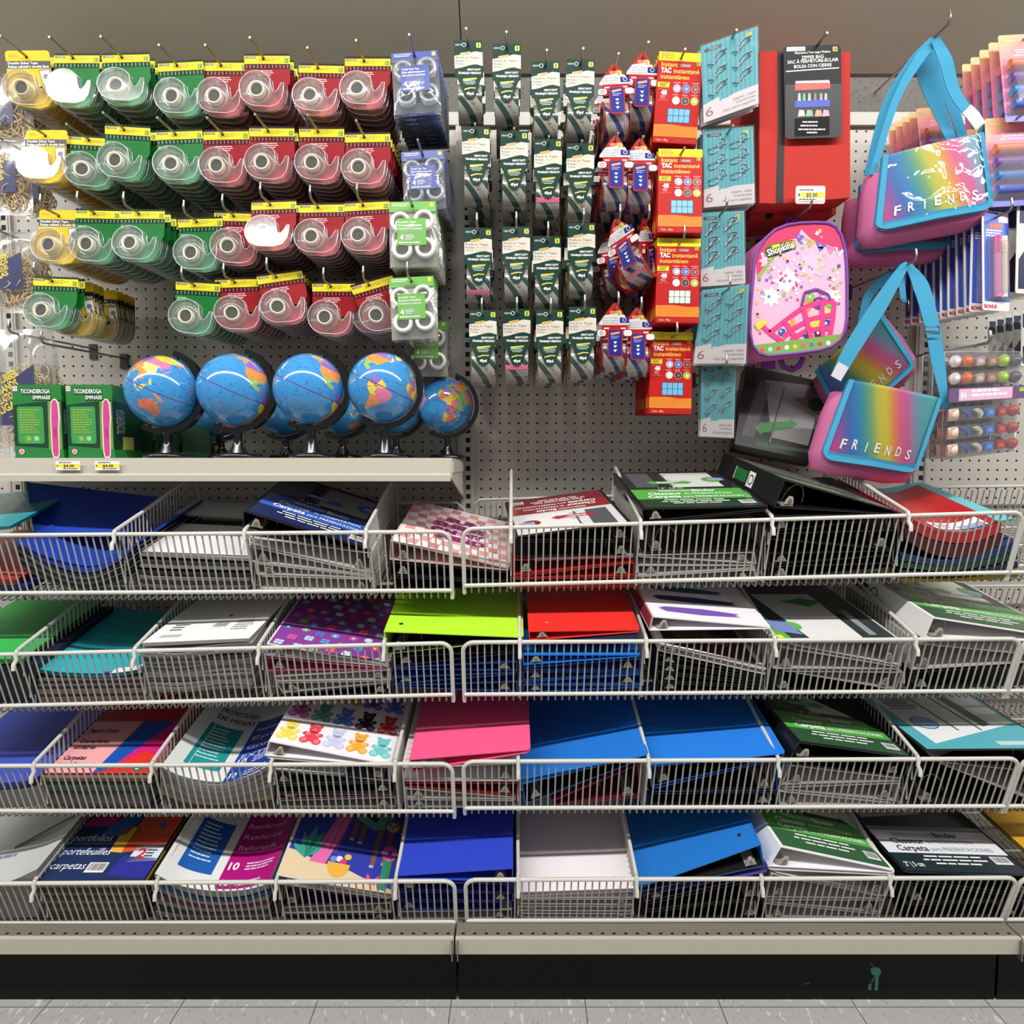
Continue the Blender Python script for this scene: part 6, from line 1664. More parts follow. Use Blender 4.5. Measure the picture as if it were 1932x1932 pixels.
# ---- messenger bags with a rainbow flap
RAINBOW = [0]
RB = [(181, 49, 114), (184, 61, 128), (181, 73, 140), (123, 88, 158), (65, 105, 172), (52, 123, 176), (61, 140, 149), (114, 158, 105), (181, 179, 70), (195, 181, 61), (207, 132, 79), (204, 96, 132), (193, 96, 149), (132, 140, 167), (96, 158, 172), (88, 167, 167)]
AQUA = P((66, 152, 188), .75, .2, bump=(500, .12))
PINKB = P((200, 108, 154), .8, .2, bump=(9, .55))
def letters(A, word, x0, x1, y, h, dots=True, curve=0.0):
    n = len(word)
    for k, ch in enumerate(word):
        x = x0 + (x1 - x0) * k / (n - 1)
        yy = y + curve * ((2 * k / (n - 1) - 1) ** 2) + (.012 if k % 2 else 0)
        A.text(ch, x, yy, h, WHITE, 8, w=.055 if ch != 'I' else .012, align='c', bold=.025, ang=(-.08, .06, .1, -.05, .08, -.04, .06)[k % 7] * .0)
        if dots and k < n - 1: A.poly(circ(x + (x1 - x0) / (n - 1) / 2, yy + h * .4, .006, 8), P([(230, 60, 60), (60, 70, 140), (230, 190, 40)][k % 3], .5), 8)
def messenger(label, ll, lr, ur, ul, y_lo, y_hi, thick=2.6, straps=(), body=None, word='FRIENDS', buckle=None, sleeve=None, yaw_back=(0, 0)):
    c = [at(*ll, y_lo[0]), at(*lr, y_lo[1]), at(*ur, y_hi[1]), at(*ul, y_hi[0])]
    f, n = bil(c)
    t = thing('messenger_bag', label, 'bag', (c[2] + c[3]) / 2)
    def g(a, b, h=0.0): return f(a, b, h + .012 * sin(pi * max(0, min(1, a))) * (1 - .5 * b))
    r = .13
    def inside(a, b):
        x, y = min(a, 1 - a), b
        if x < r and y < r: return (x - r) ** 2 + (y - r) ** 2 < r * r
        return True
    # body: pink pouch behind the flap
    mb = MB()
    bk = -n * thick * I
    e = [(-.05, .86), (-.07, .6), (-.05, .1), (.02, -.09), (.2, -.13), (.5, -.12), (.8, -.13), (.98, -.09), (1.06, .1), (1.06, .5), (1.03, .93), (.5, .97)]
    loops = []
    for s_, q in ((0.9, 0), (1.0, .25), (1.02, .6), (.93, 1.0)):
        loops.append([f(.5 + (a - .5) * s_, .45 + (b - .45) * s_, -.004 + .0) + bk * q + Vector((0, 0, 0)) for a, b in e])
    m_ = len(e)
    vs = [p for L in loops for p in L]
    mb.add(vs, [(i * m_ + k, i * m_ + (k + 1) % m_, (i + 1) * m_ + (k + 1) % m_, (i + 1) * m_ + k) for i in range(3) for k in range(m_)], PINKB, True)
    mb.add(loops[0], [list(range(m_))], PINKB); mb.add(loops[-1], [list(range(m_ - 1, -1, -1))], PINKB)
    child(mb, 'body', t)
    # flap: clear film over the print
    mb = MB(); N, K = 36, 20
    org = t.location
    U = (c[1] - c[0]); ax = (U.normalized() * .985 + (c[3] - c[0]).normalized() * .17).normalized()
    q0, q1 = (c[0] - org).dot(ax), (c[1] - org).dot(ax) + .03
    RAINBOW[0] += 1
    def rain(nt):
        x, y, z, ob = nxyz(nt)
        d = nmath(nt, 'ADD', nmath(nt, 'ADD', nmath(nt, 'MULTIPLY', x, ax.x), nmath(nt, 'MULTIPLY', y, ax.y)), nmath(nt, 'MULTIPLY', z, ax.z))
        f_ = nmath(nt, 'DIVIDE', nmath(nt, 'SUBTRACT', d, q0), q1 - q0)
        cr = nt.nodes.new('ShaderNodeValToRGB'); e = cr.color_ramp.elements
        for k in range(len(RB) - 2): e.new(.5)
        for k, col_ in enumerate(RB): e[k].position = k / (len(RB) - 1); e[k].color = lin(col_)
        nt.links.new(f_, cr.inputs[0]); return cr.outputs[0]
    RM = graph(f'rainbow_print_{RAINBOW[0]}', rain, .4, .22, .03)
    def pick(a, b): return RM
    vs = []; idx = {}
    for i in range(N):
        for j in range(K):
            a, b = (i + .5) / N, (j + .5) / K
            if not inside(a, b): continue
            q = []
            for da, db in ((0, 0), (1, 0), (1, 1), (0, 1)):
                q.append(g((i + da) / N, (j + db) / K, .003))
            mb.add(q, [(0, 1, 2, 3)], pick(a, b), True)
    A = Art(mb, c[0], c[1] - c[0], c[3] - c[0], n, fn=lambda u, v, h: g(u, v, h + .0035))
    if word: letters(A, word, .17, .84, .16, .12)
    child(mb, 'flap', t)
    mb = MB(); vinyl = film((255, 255, 255), .0, .012, .05, bump=(11, .6))
    mb.grid(lambda a, b: g(.05 + .9 * a, .07 + .92 * b, .0075), 20, 14, vinyl); child(mb, 'clear_cover', t, 'clear vinyl over the print')
    mb = MB()
    edge = [(0, 1), (0, .5), (0, r)] + [(r - r * cos(radians(x)), r - r * sin(radians(x))) for x in (15, 30, 45, 60, 75)] + [(r, 0), (.5, 0), (1 - r, 0)] + [(1 - r + r * sin(radians(x)), r - r * cos(radians(x))) for x in (15, 30, 45, 60, 75)] + [(1, r), (1, .5), (1, 1)]
    wd = .07
    for (a0, b0), (a1, b1) in zip(edge, edge[1:]):
        def inn(a, b): return (.5 + (a - .5) * (1 - 1.5 * wd), b + (wd * 1.4 if b < r else 0) * (1 - b / r if b < r else 0))
        mb.add([g(a0, b0, .006), g(a1, b1, .006), g(*inn(a1, b1), .007), g(*inn(a0, b0), .007)], [(0, 1, 2, 3)], AQUA)
        mb.add([g(a0, b0, .006), g(a1, b1, .006), g(a1, b1, -.006), g(a0, b0, -.006)], [(0, 1, 2, 3)], AQUA)
    child(mb, 'trim', t)
    for run in straps:
        mb = MB(); ribbon(mb, run, AQUA); child(mb, 'strap', t)
    if sleeve:
        mb = MB(); ribbon(mb, sleeve, P((206, 206, 212), .25, coat=.5), .012); child(mb, 'strap_sleeve', t, 'silvery plastic sleeve')
    if buckle:
        mb = MB(); mb.tube([at(a, b, y) for a, b, y in buckle], .0018, STEEL, 6, closed=True); child(mb, 'buckle', t)
    return t
def ribbon(mb, run, mat, half=None):
    """run = (px, py, depth, half width in px) knots of a strap; faces the viewer"""
    pts = []
    K = len(run)
    ctr = [at(p[0], p[1], p[2]) for p in run]
    sm = []
    for i in range(K - 1):
        a, b = ctr[i], ctr[i + 1]; pa = ctr[i - 1] if i else a * 2 - b; pb = ctr[i + 2] if i + 2 < K else b * 2 - a
        for j in range(6):
            s_ = j / 6
            sm.append((0.5 * ((2 * a) + (b - pa) * s_ + (2 * pa - 5 * a + 4 * b - pb) * s_ ** 2 + (3 * a - pa - 3 * b + pb) * s_ ** 3), run[i][3] * (1 - s_) + run[i + 1][3] * s_))
    sm.append((ctr[-1], run[-1][3]))
    k = mpp(run[0][0], run[0][1], run[0][2])
    vs = []
    for i, (p, w_) in enumerate(sm):
        q0, q1 = sm[max(0, i - 1)][0], sm[min(len(sm) - 1, i + 1)][0]
        d = (q1 - q0); d.y *= .3; d.normalize()
        s_ = d.cross(Vector((0, -1, 0))).normalized()
        th = Vector((0, .0016, 0))
        vs += [p + s_ * w_ * k, p - s_ * w_ * k, p - s_ * w_ * k + th, p + s_ * w_ * k + th]
    fs = []
    for i in range(len(sm) - 1):
        for e in range(4): fs.append((i * 4 + e, i * 4 + (e + 1) % 4, i * 4 + 4 + (e + 1) % 4, i * 4 + 4 + e))
    mb.add(vs, fs, mat, False)
messenger('upper messenger bag with rainbow flap and aqua strap, tilted up to the right', (1648, 440), (1874, 396), (1853, 252), (1664, 296), (11.5, 11.5), (11, 11), 2.8,
          straps=[[(1637, 332, 9.5, 7), (1672, 200, 10, 8), (1722, 118, 10.5, 9), (1760, 76, 10.5, 7)], [(1645, 330, 10.5, 6), (1690, 190, 10.8, 7), (1735, 110, 11, 9), (1765, 76, 11, 8)],
                  [(1765, 74, 11.2, 9), (1785, 115, 11.2, 13), (1800, 170, 11, 11), (1827, 212, 11, 10)], [(1850, 240, 11, 10), (1862, 262, 10.5, 9), (1866, 300, 10, 7)], [(1757, 78, 10, 12), (1752, 140, 9.5, 22), (1775, 215, 9.5, 12), (1800, 272, 10, 9)], [(1760, 100, 9.4, 10), (1790, 180, 9.4, 12), (1818, 262, 9.4, 9)]],
          sleeve=[(1824, 205, 11.4, 11), (1838, 220, 11.4, 12), (1850, 238, 11.4, 11)])
messenger('messenger bag hanging behind and below the upper rainbow bag, mostly hidden', (1612, 478), (1790, 470), (1800, 360), (1622, 350), (7.6, 7.6), (7, 7), 2.4, word='')
hook(1760, 74, 10.6, 'peg hook holding the upper messenger bags', 1.8)
messenger('middle messenger bag turned sideways behind the lower rainbow bag', (1592, 806), (1730, 690), (1664, 590), (1536, 700), (6.4, 9.2), (6.2, 9.0), 4.2, word='FRIENDS',
          straps=[[(1622, 620, 6, 6), (1640, 555, 7, 8), (1680, 520, 8, 8), (1706, 500, 8.4, 6)], [(1700, 505, 8, 5), (1702, 540, 8, 6), (1706, 572, 8, 5)]], buckle=[(1701, 566, 8.2), (1714, 566, 8.2), (1715, 585, 8.2), (1702, 585, 8.2)])
messenger('lower messenger bag with rainbow flap at the front, above the red folders', (1545, 866), (1727, 895), (1776, 752), (1600, 716), (11.2, 11.4), (10.6, 10.6), 2.4,
          straps=[[(1582, 704, 11, 12), (1612, 650, 11, 15), (1660, 575, 11, 15), (1700, 512, 11, 9), (1713, 498, 10.6, 6)], [(1713, 498, 10.6, 6), (1738, 540, 10.8, 15), (1758, 610, 11, 14), (1770, 680, 11, 13), (1780, 740, 11, 8), (1784, 770, 10.4, 8)]],
          sleeve=[(1577, 714, 11.4, 11), (1585, 700, 11.4, 11), (1592, 688, 11.4, 11)], buckle=[(1745, 616, 11.4), (1772, 616, 11.4), (1772, 629, 11.4), (1745, 629, 11.4)])
hook(1712, 500, 10.6, 'peg hook holding the lower messenger bags', .8)

# ---- highlighter eraser packs (graded yellow to pink cards) at the upper right
def sunset(nt):
    x, y, z, ob = nxyz(nt)
    t = nmath(nt, 'ADD', nmath(nt, 'MULTIPLY', z, -9.0), nmath(nt, 'MULTIPLY', x, 5.0))
    t = nmath(nt, 'MINIMUM', nmath(nt, 'MAXIMUM', nmath(nt, 'ADD', t, .62), 0.0), 1.0)
    return nmix(nt, t, (244, 196, 84), (232, 118, 160))
SUN = graph('graded_card', sunset, .4, .5, .2)
def eraser_pack():
    mb = MB(); A = Art(mb, (0, -.001, 0), (1, 0, 0), (0, 0, 1), (0, -1, 0))
    mb.prism([(a, -.001, b) for a, b in rrect(-.055, -.185, .055, .012, .005)], (0, .001, 0), SUN, cap2=P((206, 206, 210), .5))
    A.poly(rrect(-.048, -.006, -.012, .002, .004), P((200, 170, 110), .5), 1); A.text('STUDIO', -.044, -.004, .004, CREAM, 2, w=.024)
    A.lines(-.03, -.022, .07, .018, 3, P((248, 200, 214), .5), 1, seed=3, align='c'); A.rect(-.055, -.185, .055, -.165, P((120, 120, 200), .4), 1)
    parts = [('card', mb, None, None)]
    for k, (c1, c2) in enumerate((((240, 130, 90), (236, 110, 150)), ((130, 80, 170), (170, 160, 170)), ((60, 130, 200), (110, 170, 180)), ((90, 110, 200), (180, 150, 200)))):
        e = MB(); z = -.062 - .030 * k
        e.tube([(-.044, -.012, z), (.012, -.012, z)], .010, P(c1, .4), 14, flat=1); e.tube([(.012, -.012, z), (.044, -.012, z)], .0098, P(c2, .4), 14)
        parts.append(('eraser', e, None, None))
    bl = MB(); f = film((240, 240, 245), .12, .12, .08)
    bl.grid(lambda u, v: Vector((-.050 + .1 * u, -.002 - .024 * min(1, 6 * min(u, 1 - u), 6 * min(v, 1 - v)), -.172 + .130 * v)), 16, 16, f, smooth=False)
    parts.append(('blister', bl, None, 'clear plastic blister'))
    return parts
ERP = Proto('eraser_pack', 'eraser pack', eraser_pack())
for lb, px, py, yin, n, roll in (('top right', 1930, 76, 11, 5, 3), ('second right', 1904, 233, 11, 6, 3)):
    hang(ERP, px, py, yin, f'pink and yellow eraser pack at the front of the {lb} hook', f'pink and yellow eraser pack behind the front one on the {lb} hook', f'eraser packs on the {lb} hook', n, 1.15, roll, 0, hook_label=f'peg hook holding the {lb} eraser packs', jit=1)
hang(ERP, 1768, 212, 5.4, 'pink and yellow eraser pack seen through the aqua straps of the upper bag', 'pink and yellow eraser pack left of the one behind the aqua straps', 'eraser packs behind the aqua straps', 5, .9, 3, 0, hook_label='peg hook behind the aqua straps holding eraser packs', out=1, x_drift=-.004, s=.92)

# ---- blue pen packs and white-edged navy packs
def pen_pack():
    mb = MB(); A = Art(mb, (0, -.001, 0), (1, 0, 0), (0, 0, 1), (0, -1, 0))
    bl = P((64, 92, 190), .35, coat=.2)
    mb.prism([(a, -.001, b) for a, b in rrect(-.036, -.208, .036, .014, .004)], (0, .0012, 0), WHITE, cap2=P((200, 200, 204), .5))
    A.poly(rrect(-.031, -.188, .036, .012, .002), bl, 1); A.rect(.008, -.010, .034, .012, WHITE, 2); A.poly(rrect(-.016, -.024, .018, -.013, .004), P((226, 120, 110), .5), 2)
    A.lines(-.026, -.027, .058, .018, 3, WHITE, 2, seed=3, thick=.6); A.text('BONUS', -.032, -.203, .008, P((196, 40, 50), .5), 2, w=.034, bold=.05)
    A.rect(.024, -.150, .036, -.052, P((226, 80, 50), .5), 3)
    parts = [('card', mb, None, None)]
    for nm, x, c in (('marker', -.004, (206, 60, 150)), ('chalk_pen', .013, (230, 220, 190))):
        e = MB(); e.tube([(x, -.008, -.045), (x, -.008, -.082)], .0085, P(c, .3, coat=.4), 12); e.tube([(x, -.008, -.082), (x, -.008, -.180)], .0078, P(tuple(int(v * .6 + 90) for v in c), .3, coat=.4), 12)
        parts.append((nm, e, None, None))
    b = MB(); f = film((230, 236, 245), .10, .14, .06)
    b.grid(lambda u, v: Vector((-.022 + .05 * u, -.002 - .018 * min(1, 5 * min(u, 1 - u), 8 * min(v, 1 - v)), -.186 + .146 * v)), 12, 16, f, smooth=False)
    parts.append(('blister', b, None, 'clear plastic blister'))
    return parts
PEN = Proto('pen_pack', 'pen pack', pen_pack())
hang(PEN, 1877, 412, 11, 'blue pen pack at the front with a pink marker, right of the upper bag', 'blue pen pack behind the front one, right of the upper messenger bag', 'blue pen packs', 11, .85, 0, 12, hook_label='peg hook holding the blue pen packs', jit=1.5, x_drift=-.004, out=1.5)
def navy_pack():
    mb = MB(); A = Art(mb, (0, -.001, 0), (1, 0, 0), (0, 0, 1), (0, -1, 0))
    mb.prism([(a, -.001, b) for a, b in rrect(-.040, -.215, .040, .012, .006)], (0, .0014, 0), P((214, 212, 206), .5))
    A.rect(-.034, -.06, .036, -.004, P((30, 36, 70), .4), 1); A.poly([(-.034, -.205), (.036, -.205), (.036, -.12), (.0, -.09), (-.034, -.14)], P((24, 30, 60), .4), 1); A.circ(0, -.03, .012, P((150, 150, 160), .4), 2)
    return [('card', mb, None, None)]
NAV = Proto('label_pack', 'stationery pack', navy_pack())
hang(NAV, 1950, 372, 11, 'white-edged navy pack at the right edge, beside the blue pen packs', 'white-edged navy pack behind the one at the right edge', 'white-edged navy packs', 7, 1.2, 0, 6, hook_label='peg hook at the right edge holding the navy packs')
hang(NAV, 1945, 590, 7, 'grey card pack low at the right edge under the pen packs', 'grey card pack near the pegboard under the pen packs', 'grey packs under the pen packs', 5, 1.1, 0, 0, s=.6)

# ---- clear hanger trays of small novelty erasers
def tray(c, parts, label, group, off):
    c = [p + off for p in c]
    f, n = bil(c)
    t = thing('eraser_tray', label, 'eraser tray', (c[2] + c[3]) / 2, group)
    mb = MB(); cl = film((228, 228, 234), .07, .05, .06)
    mb.poly([f(0, 0, -.004), f(1, 0, -.004), f(1, 1, -.004), f(0, 1, -.004)], film((110, 106, 112), .45, .02, .2)); 
    hump = [(0, 1), (.12, 1.05), (.35, 1.09), (.5, 1.13), (.66, 1.13), (.82, 1.06), (1, 1)]
    mb.poly([f(a, b, 0) for a, b in hump], cl)
    rows = [.845, .685, .52, .35, .18, .02]
    for k, b in enumerate(rows):
        h = .125 if k != 2 else .13
        q = [f(.02, b, .020), f(.98, b, .020), f(.98, b + h, .020), f(.02, b + h, .020)]
        mb.poly(q, cl)
        mb.add([f(.02, b, 0), f(.98, b, 0), f(.98, b, .02), f(.02, b, .02)], [(0, 1, 2, 3)], cl); mb.add([f(.02, b + h, 0), f(.98, b + h, 0), f(.98, b + h, .02), f(.02, b + h, .02)], [(0, 1, 2, 3)], cl)
    mb.tube([f(0, 0, 0), f(1, 0, 0), f(1, 1, 0), f(0, 1, 0)], .0015, film((240, 240, 245), .5, .2, .1), 5, closed=True)
    child(mb, 'tray', t, 'clear plastic tray')
    if not parts: return
    lb = MB(); A = Art(lb, c[0], c[1] - c[0], c[3] - c[0], n, fn=lambda u, v, h: f(u, v, h + .021))
    A.rect(0, .52, 1, .65, P((110, 84, 120), .25, coat=.4), 0); A.rect(.13, .53, .84, .64, P((222, 176, 200), .3, coat=.4), 1); A.text('84', .15, .55, .06, WHITE, 3, w=.08, bold=.03); A.lines(.3, .63, .5, .08, 2, WHITE, 2, seed=4, thick=.6); A.rect(.93, .59, .99, .63, P((150, 190, 60), .4), 2)
    child(lb, 'label_card', t)
    wu = (c[1] - c[0]).length; wv = (c[3] - c[0]).length
    kinds = {0: [((236, 228, 228), 'ball'), ((226, 110, 40), 'ball'), ((196, 176, 170), 'block'), ((176, 130, 110), 'block'), ((176, 206, 50), 'ball'), ((90, 92, 96), 'ball')],
             1: [((230, 200, 180), 'can'), ((60, 100, 180), 'fish'), ((226, 218, 190), 'fish'), ((70, 130, 210), 'block'), ((190, 60, 56), 'block'), ((180, 80, 70), 'ball')]}
    for k, b in enumerate(rows):
        if k == 2: continue
        for i, (cc, kd) in enumerate(kinds[0 if k < 2 else 1]):
            a = .11 + .16 * i; e = MB(); m = P(cc, .35, coat=.4); o = f(a, b + .06, .009)
            U, V, Nn = (c[1] - c[0]).normalized(), (c[3] - c[0]).normalized(), n
            M = Matrix((( U.x, V.x, Nn.x, o.x), (U.y, V.y, Nn.y, o.y), (U.z, V.z, Nn.z, o.z), (0, 0, 0, 1)))
            r_ = .0138
            if kd == 'ball':
                e.lathe([(r_ * sin(pi * q / 10) + .00001, -.85 * r_ * cos(pi * q / 10)) for q in range(11)], m, 16, M)
                if i == 1: e.tube([(-r_, 0, .003), (0, .002, .0105), (r_, 0, .003)], .0007, INK, 5, M=M)
                if i == 5 and k < 2: [e.lathe([(.0001, .0102), (.0035, .0098)], WHITE, 8, M @ Matrix.Translation((dx, dy, -.002))) for dx, dy in ((-.005, .005), (.005, .004), (0, -.006))]
                if i == 0: e.tube([(-r_ * .9, -.003, .004), (0, .001, .0102), (r_ * .9, -.004, .004)], .0008, P((200, 50, 60), .4), 5, M=M)
            elif kd == 'can':
                M2 = M @ Matrix.Rotation(pi / 2.6, 4, 'Y')
                e.lathe([(.0001, -.011), (r_, -.011), (r_, .008), (r_ * .7, .008), (r_ * .7, .006), (.0001, .006)], m, 20, M2, False); e.lathe([(.0001, .0065), (r_ * .6, .0065)], P((190, 170, 160), .4), 16, M2); e.poly([(-.004, -.003, .0072), (.003, -.004, .0072), (.005, .002, .0072), (0, .005, .0072)], INK, M2)
            elif kd == 'fish':
                e.prism([(M @ Vector((x, y, -.004))) for x, y in ((-.012, .009), (-.002, .011), (.008, .006), (.012, -.004), (.006, -.012), (.004, -.002), (-.004, .003))], Nn * .009, m)
            else:
                e.prism([(M @ Vector((x, y, -.004))) for x, y in rrect(-.010, -.010, .010, .010, .004, 3)], Nn * .010, m); e.poly([M @ Vector((x, y, .0064)) for x, y in ((-.006, -.004), (.006, -.006), (.005, .003), (-.005, .005))], P(tuple(min(255, v + 50) for v in cc), .4))
            child(e, 'novelty_eraser', t)
tc = [at(1776, 868, 10.6), at(1914, 850, 10.6), at(1924, 664, 10.2), at(1782, 664, 10.2)]
for i in range(3):
    tray(tc, i < 2, ['clear tray of novelty erasers at the front, right of the lower messenger bag', 'clear tray of novelty erasers just behind the front one', 'clear tray of novelty erasers nearest the pegboard'][i], 'novelty eraser trays', Vector((0, 1.6 * i * I, 1.6 * i * I * SAG)))
hook(1843, 652, 10.4, 'peg hook holding the clear eraser trays', 1.2, .0036)
# ------------------------------------------------------------------ globes on the shelf
LAND = {'sam': [(-80, 2), (-77, 9), (-72, 12), (-62, 10), (-52, 5), (-50, 0), (-44, -2), (-35, -6), (-38, -13), (-40, -21), (-48, -26), (-54, -34), (-58, -38), (-65, -42), (-67, -47), (-69, -52), (-72, -53), (-75, -48), (-73, -38), (-71, -30), (-70, -19), (-76, -14), (-81, -5)],
        'nam': [(-168, 66), (-160, 60), (-152, 59), (-140, 60), (-130, 54), (-124, 46), (-124, 40), (-117, 33), (-110, 24), (-105, 20), (-95, 16), (-87, 13), (-83, 9), (-78, 8), (-83, 14), (-88, 18), (-90, 21), (-97, 24), (-97, 28), (-90, 30), (-84, 30), (-81, 25), (-80, 31), (-75, 36), (-70, 42), (-60, 46), (-56, 52), (-64, 60), (-78, 62), (-82, 55), (-90, 57), (-94, 62), (-90, 70), (-125, 71), (-156, 71)],
        'grn': [(-55, 60), (-42, 60), (-22, 70), (-20, 80), (-60, 82), (-70, 77), (-53, 68)],
        'afr': [(-17, 15), (-16, 22), (-9, 31), (-5, 36), (10, 37), (20, 32), (32, 31), (36, 23), (43, 12), (51, 12), (42, -1), (39, -10), (40, -16), (34, -24), (32, -29), (26, -34), (18, -34), (14, -24), (12, -15), (13, -6), (9, 1), (9, 4), (-4, 5), (-12, 8)],
        'mad': [(44, -16), (50, -14), (49, -20), (46, -25), (43, -22)],
        'eur': [(-10, 37), (-9, 43), (-2, 44), (-4, 48), (3, 51), (8, 54), (9, 57), (12, 55), (20, 55), (22, 59), (16, 57), (12, 60), (5, 59), (6, 63), (14, 68), (25, 71), (40, 67), (60, 69), (75, 73), (105, 77), (140, 73), (180, 69), (178, 64), (163, 60), (160, 52), (156, 58), (142, 59), (135, 54), (141, 47), (130, 42), (129, 36), (126, 35), (122, 40), (118, 38), (122, 31), (117, 24), (108, 21), (109, 12), (105, 9), (100, 13), (103, 2), (98, 9), (97, 17), (91, 22), (87, 20), (80, 14), (77, 8), (73, 17), (70, 22), (61, 25), (56, 27), (60, 22), (55, 17), (45, 13), (39, 21), (35, 29), (35, 36), (27, 37), (26, 40), (22, 37), (18, 42), (13, 45), (18, 40), (16, 38), (11, 43), (5, 43), (0, 39), (-5, 36)],
        'aus': [(114, -22), (122, -17), (130, -12), (136, -12), (136, -16), (141, -13), (143, -11), (146, -19), (153, -27), (150, -37), (144, -39), (138, -35), (131, -32), (124, -33), (116, -35)],
        'jpn': [(130, 32), (136, 34), (141, 36), (142, 43), (145, 44), (140, 41), (135, 36)], 'brn': [(109, 1), (114, 5), (119, 6), (117, 0), (115, -4), (110, -3)], 'sum': [(95, 5), (104, -2), (106, -6), (101, -4)], 'png': [(131, -1), (141, -3), (150, -9), (142, -9), (134, -4)],
        'phl': [(120, 18), (123, 14), (126, 8), (122, 7), (120, 13)], 'nzl': [(173, -35), (178, -38), (171, -45), (167, -46)], 'uk': [(-5, 50), (1, 52), (-2, 57), (-6, 58), (-4, 54)], 'java': [(105, -6.5), (114, -7.5), (114, -9), (106, -8)], 'ant': [(-180, -72), (-60, -66), (0, -70), (90, -66), (180, -72), (180, -90), (-180, -90)]}
SEED = random.Random(21)
CC = [(238, 206, 70), (236, 150, 70), (226, 124, 160), (150, 110, 190), (150, 190, 90), (232, 120, 80), (240, 226, 130)]
NODES = [(-55, -10, 2), (-65, -35, 1), (-72, -12, 0), (-67, 7, 3), (-60, 4, 0), (-70, -25, 1), (-100, 40, 1), (-100, 58, 3), (-100, 23, 4), (-150, 65, 1), (-42, 72, 6), (100, 62, 0), (60, 62, 0), (105, 35, 6), (80, 22, 1), (45, 24, 4), (57, 32, 2), (68, 48, 3), (103, 46, 2), (100, 15, 1), (10, 50, 2), (25, 48, 1), (0, 42, 4), (18, 64, 5), (134, -24, 5), (138, 37, 2), (113, 0, 0), (142, -5, 1), (-80, 12, 3), (172, -40, 2)] + [(SEED.uniform(-15, 45), SEED.uniform(-32, 34), SEED.randrange(6)) for _ in range(22)]
def pip(x, y, poly):
    c = False; n = len(poly)
    for i in range(n):
        (x0, y0), (x1, y1) = poly[i], poly[i - 1]
        if (y0 > y) != (y1 > y) and x < (x1 - x0) * (y - y0) / (y1 - y0) + x0: c = not c
    return c
SEA = P((62, 146, 210), .12, .5, coat=.8)
LM = [P(c, .12, .5, coat=.8) for c in CC]

def globe_mesh():
    """unit globe, poles on z, one colour per face"""
    mb = MB(); n, m = 220, 110
    bx = {k: (min(a for a, _ in p), max(a for a, _ in p), min(b for _, b in p), max(b for _, b in p)) for k, p in LAND.items()}
    vs = [(cos(radians(-90 + 180 * j / m)) * cos(radians(-180 + 360 * i / n)), cos(radians(-90 + 180 * j / m)) * sin(radians(-180 + 360 * i / n)), sin(radians(-90 + 180 * j / m))) for j in range(m + 1) for i in range(n)]
    mb.v = [Vector(v) for v in vs]
    for j in range(m):
        la = -90 + 180 * (j + .5) / m
        for i in range(n):
            lo = -180 + 360 * (i + .5) / n
            mat = SEA
            for k, p in LAND.items():
                b = bx[k]
                if b[0] <= lo <= b[1] and b[2] <= la <= b[3] and pip(lo, la, p):
                    if k == 'ant': mat = P((214, 224, 230), .12, .5, coat=.8); break
                    q = min(NODES, key=lambda s: ((s[0] - lo) * cos(radians(la))) ** 2 + (s[1] - la) ** 2)
                    mat = LM[q[2]]; break
            mb.f.append([j * n + i, j * n + (i + 1) % n, (j + 1) * n + (i + 1) % n, (j + 1) * n + i]); mb.m.append(mb.mi(mat)); mb.sm.append(True)
    def sp(lo, la, r=1.0015): return Vector((cos(radians(la)) * cos(radians(lo)), cos(radians(la)) * sin(radians(lo)), sin(radians(la)))) * r
    eq = P((96, 60, 130), .3, coat=.5); ink = P((30, 70, 130), .3, coat=.5)
    for k in range(120):
        a, b = 3 * k, 3 * k + (2.3 if k % 2 else 3)
        mb.poly([sp(a, -.7), sp(b, -.7), sp(b, .9), sp(a, .9)], eq)
    g = random.Random(9)
    for k in range(420):
        lo, la = g.uniform(-180, 180), math.degrees(math.asin(g.uniform(-.95, .95))); l = g.uniform(2, 5.5)
        mb.poly([sp(lo, la), sp(lo + l, la), sp(lo + l, la + .7), sp(lo, la + .7)], ink)
    return mb.mesh('sphere')
GM = globe_mesh()
KBL = P((16, 16, 17), .22, .5, coat=.5)
first = None
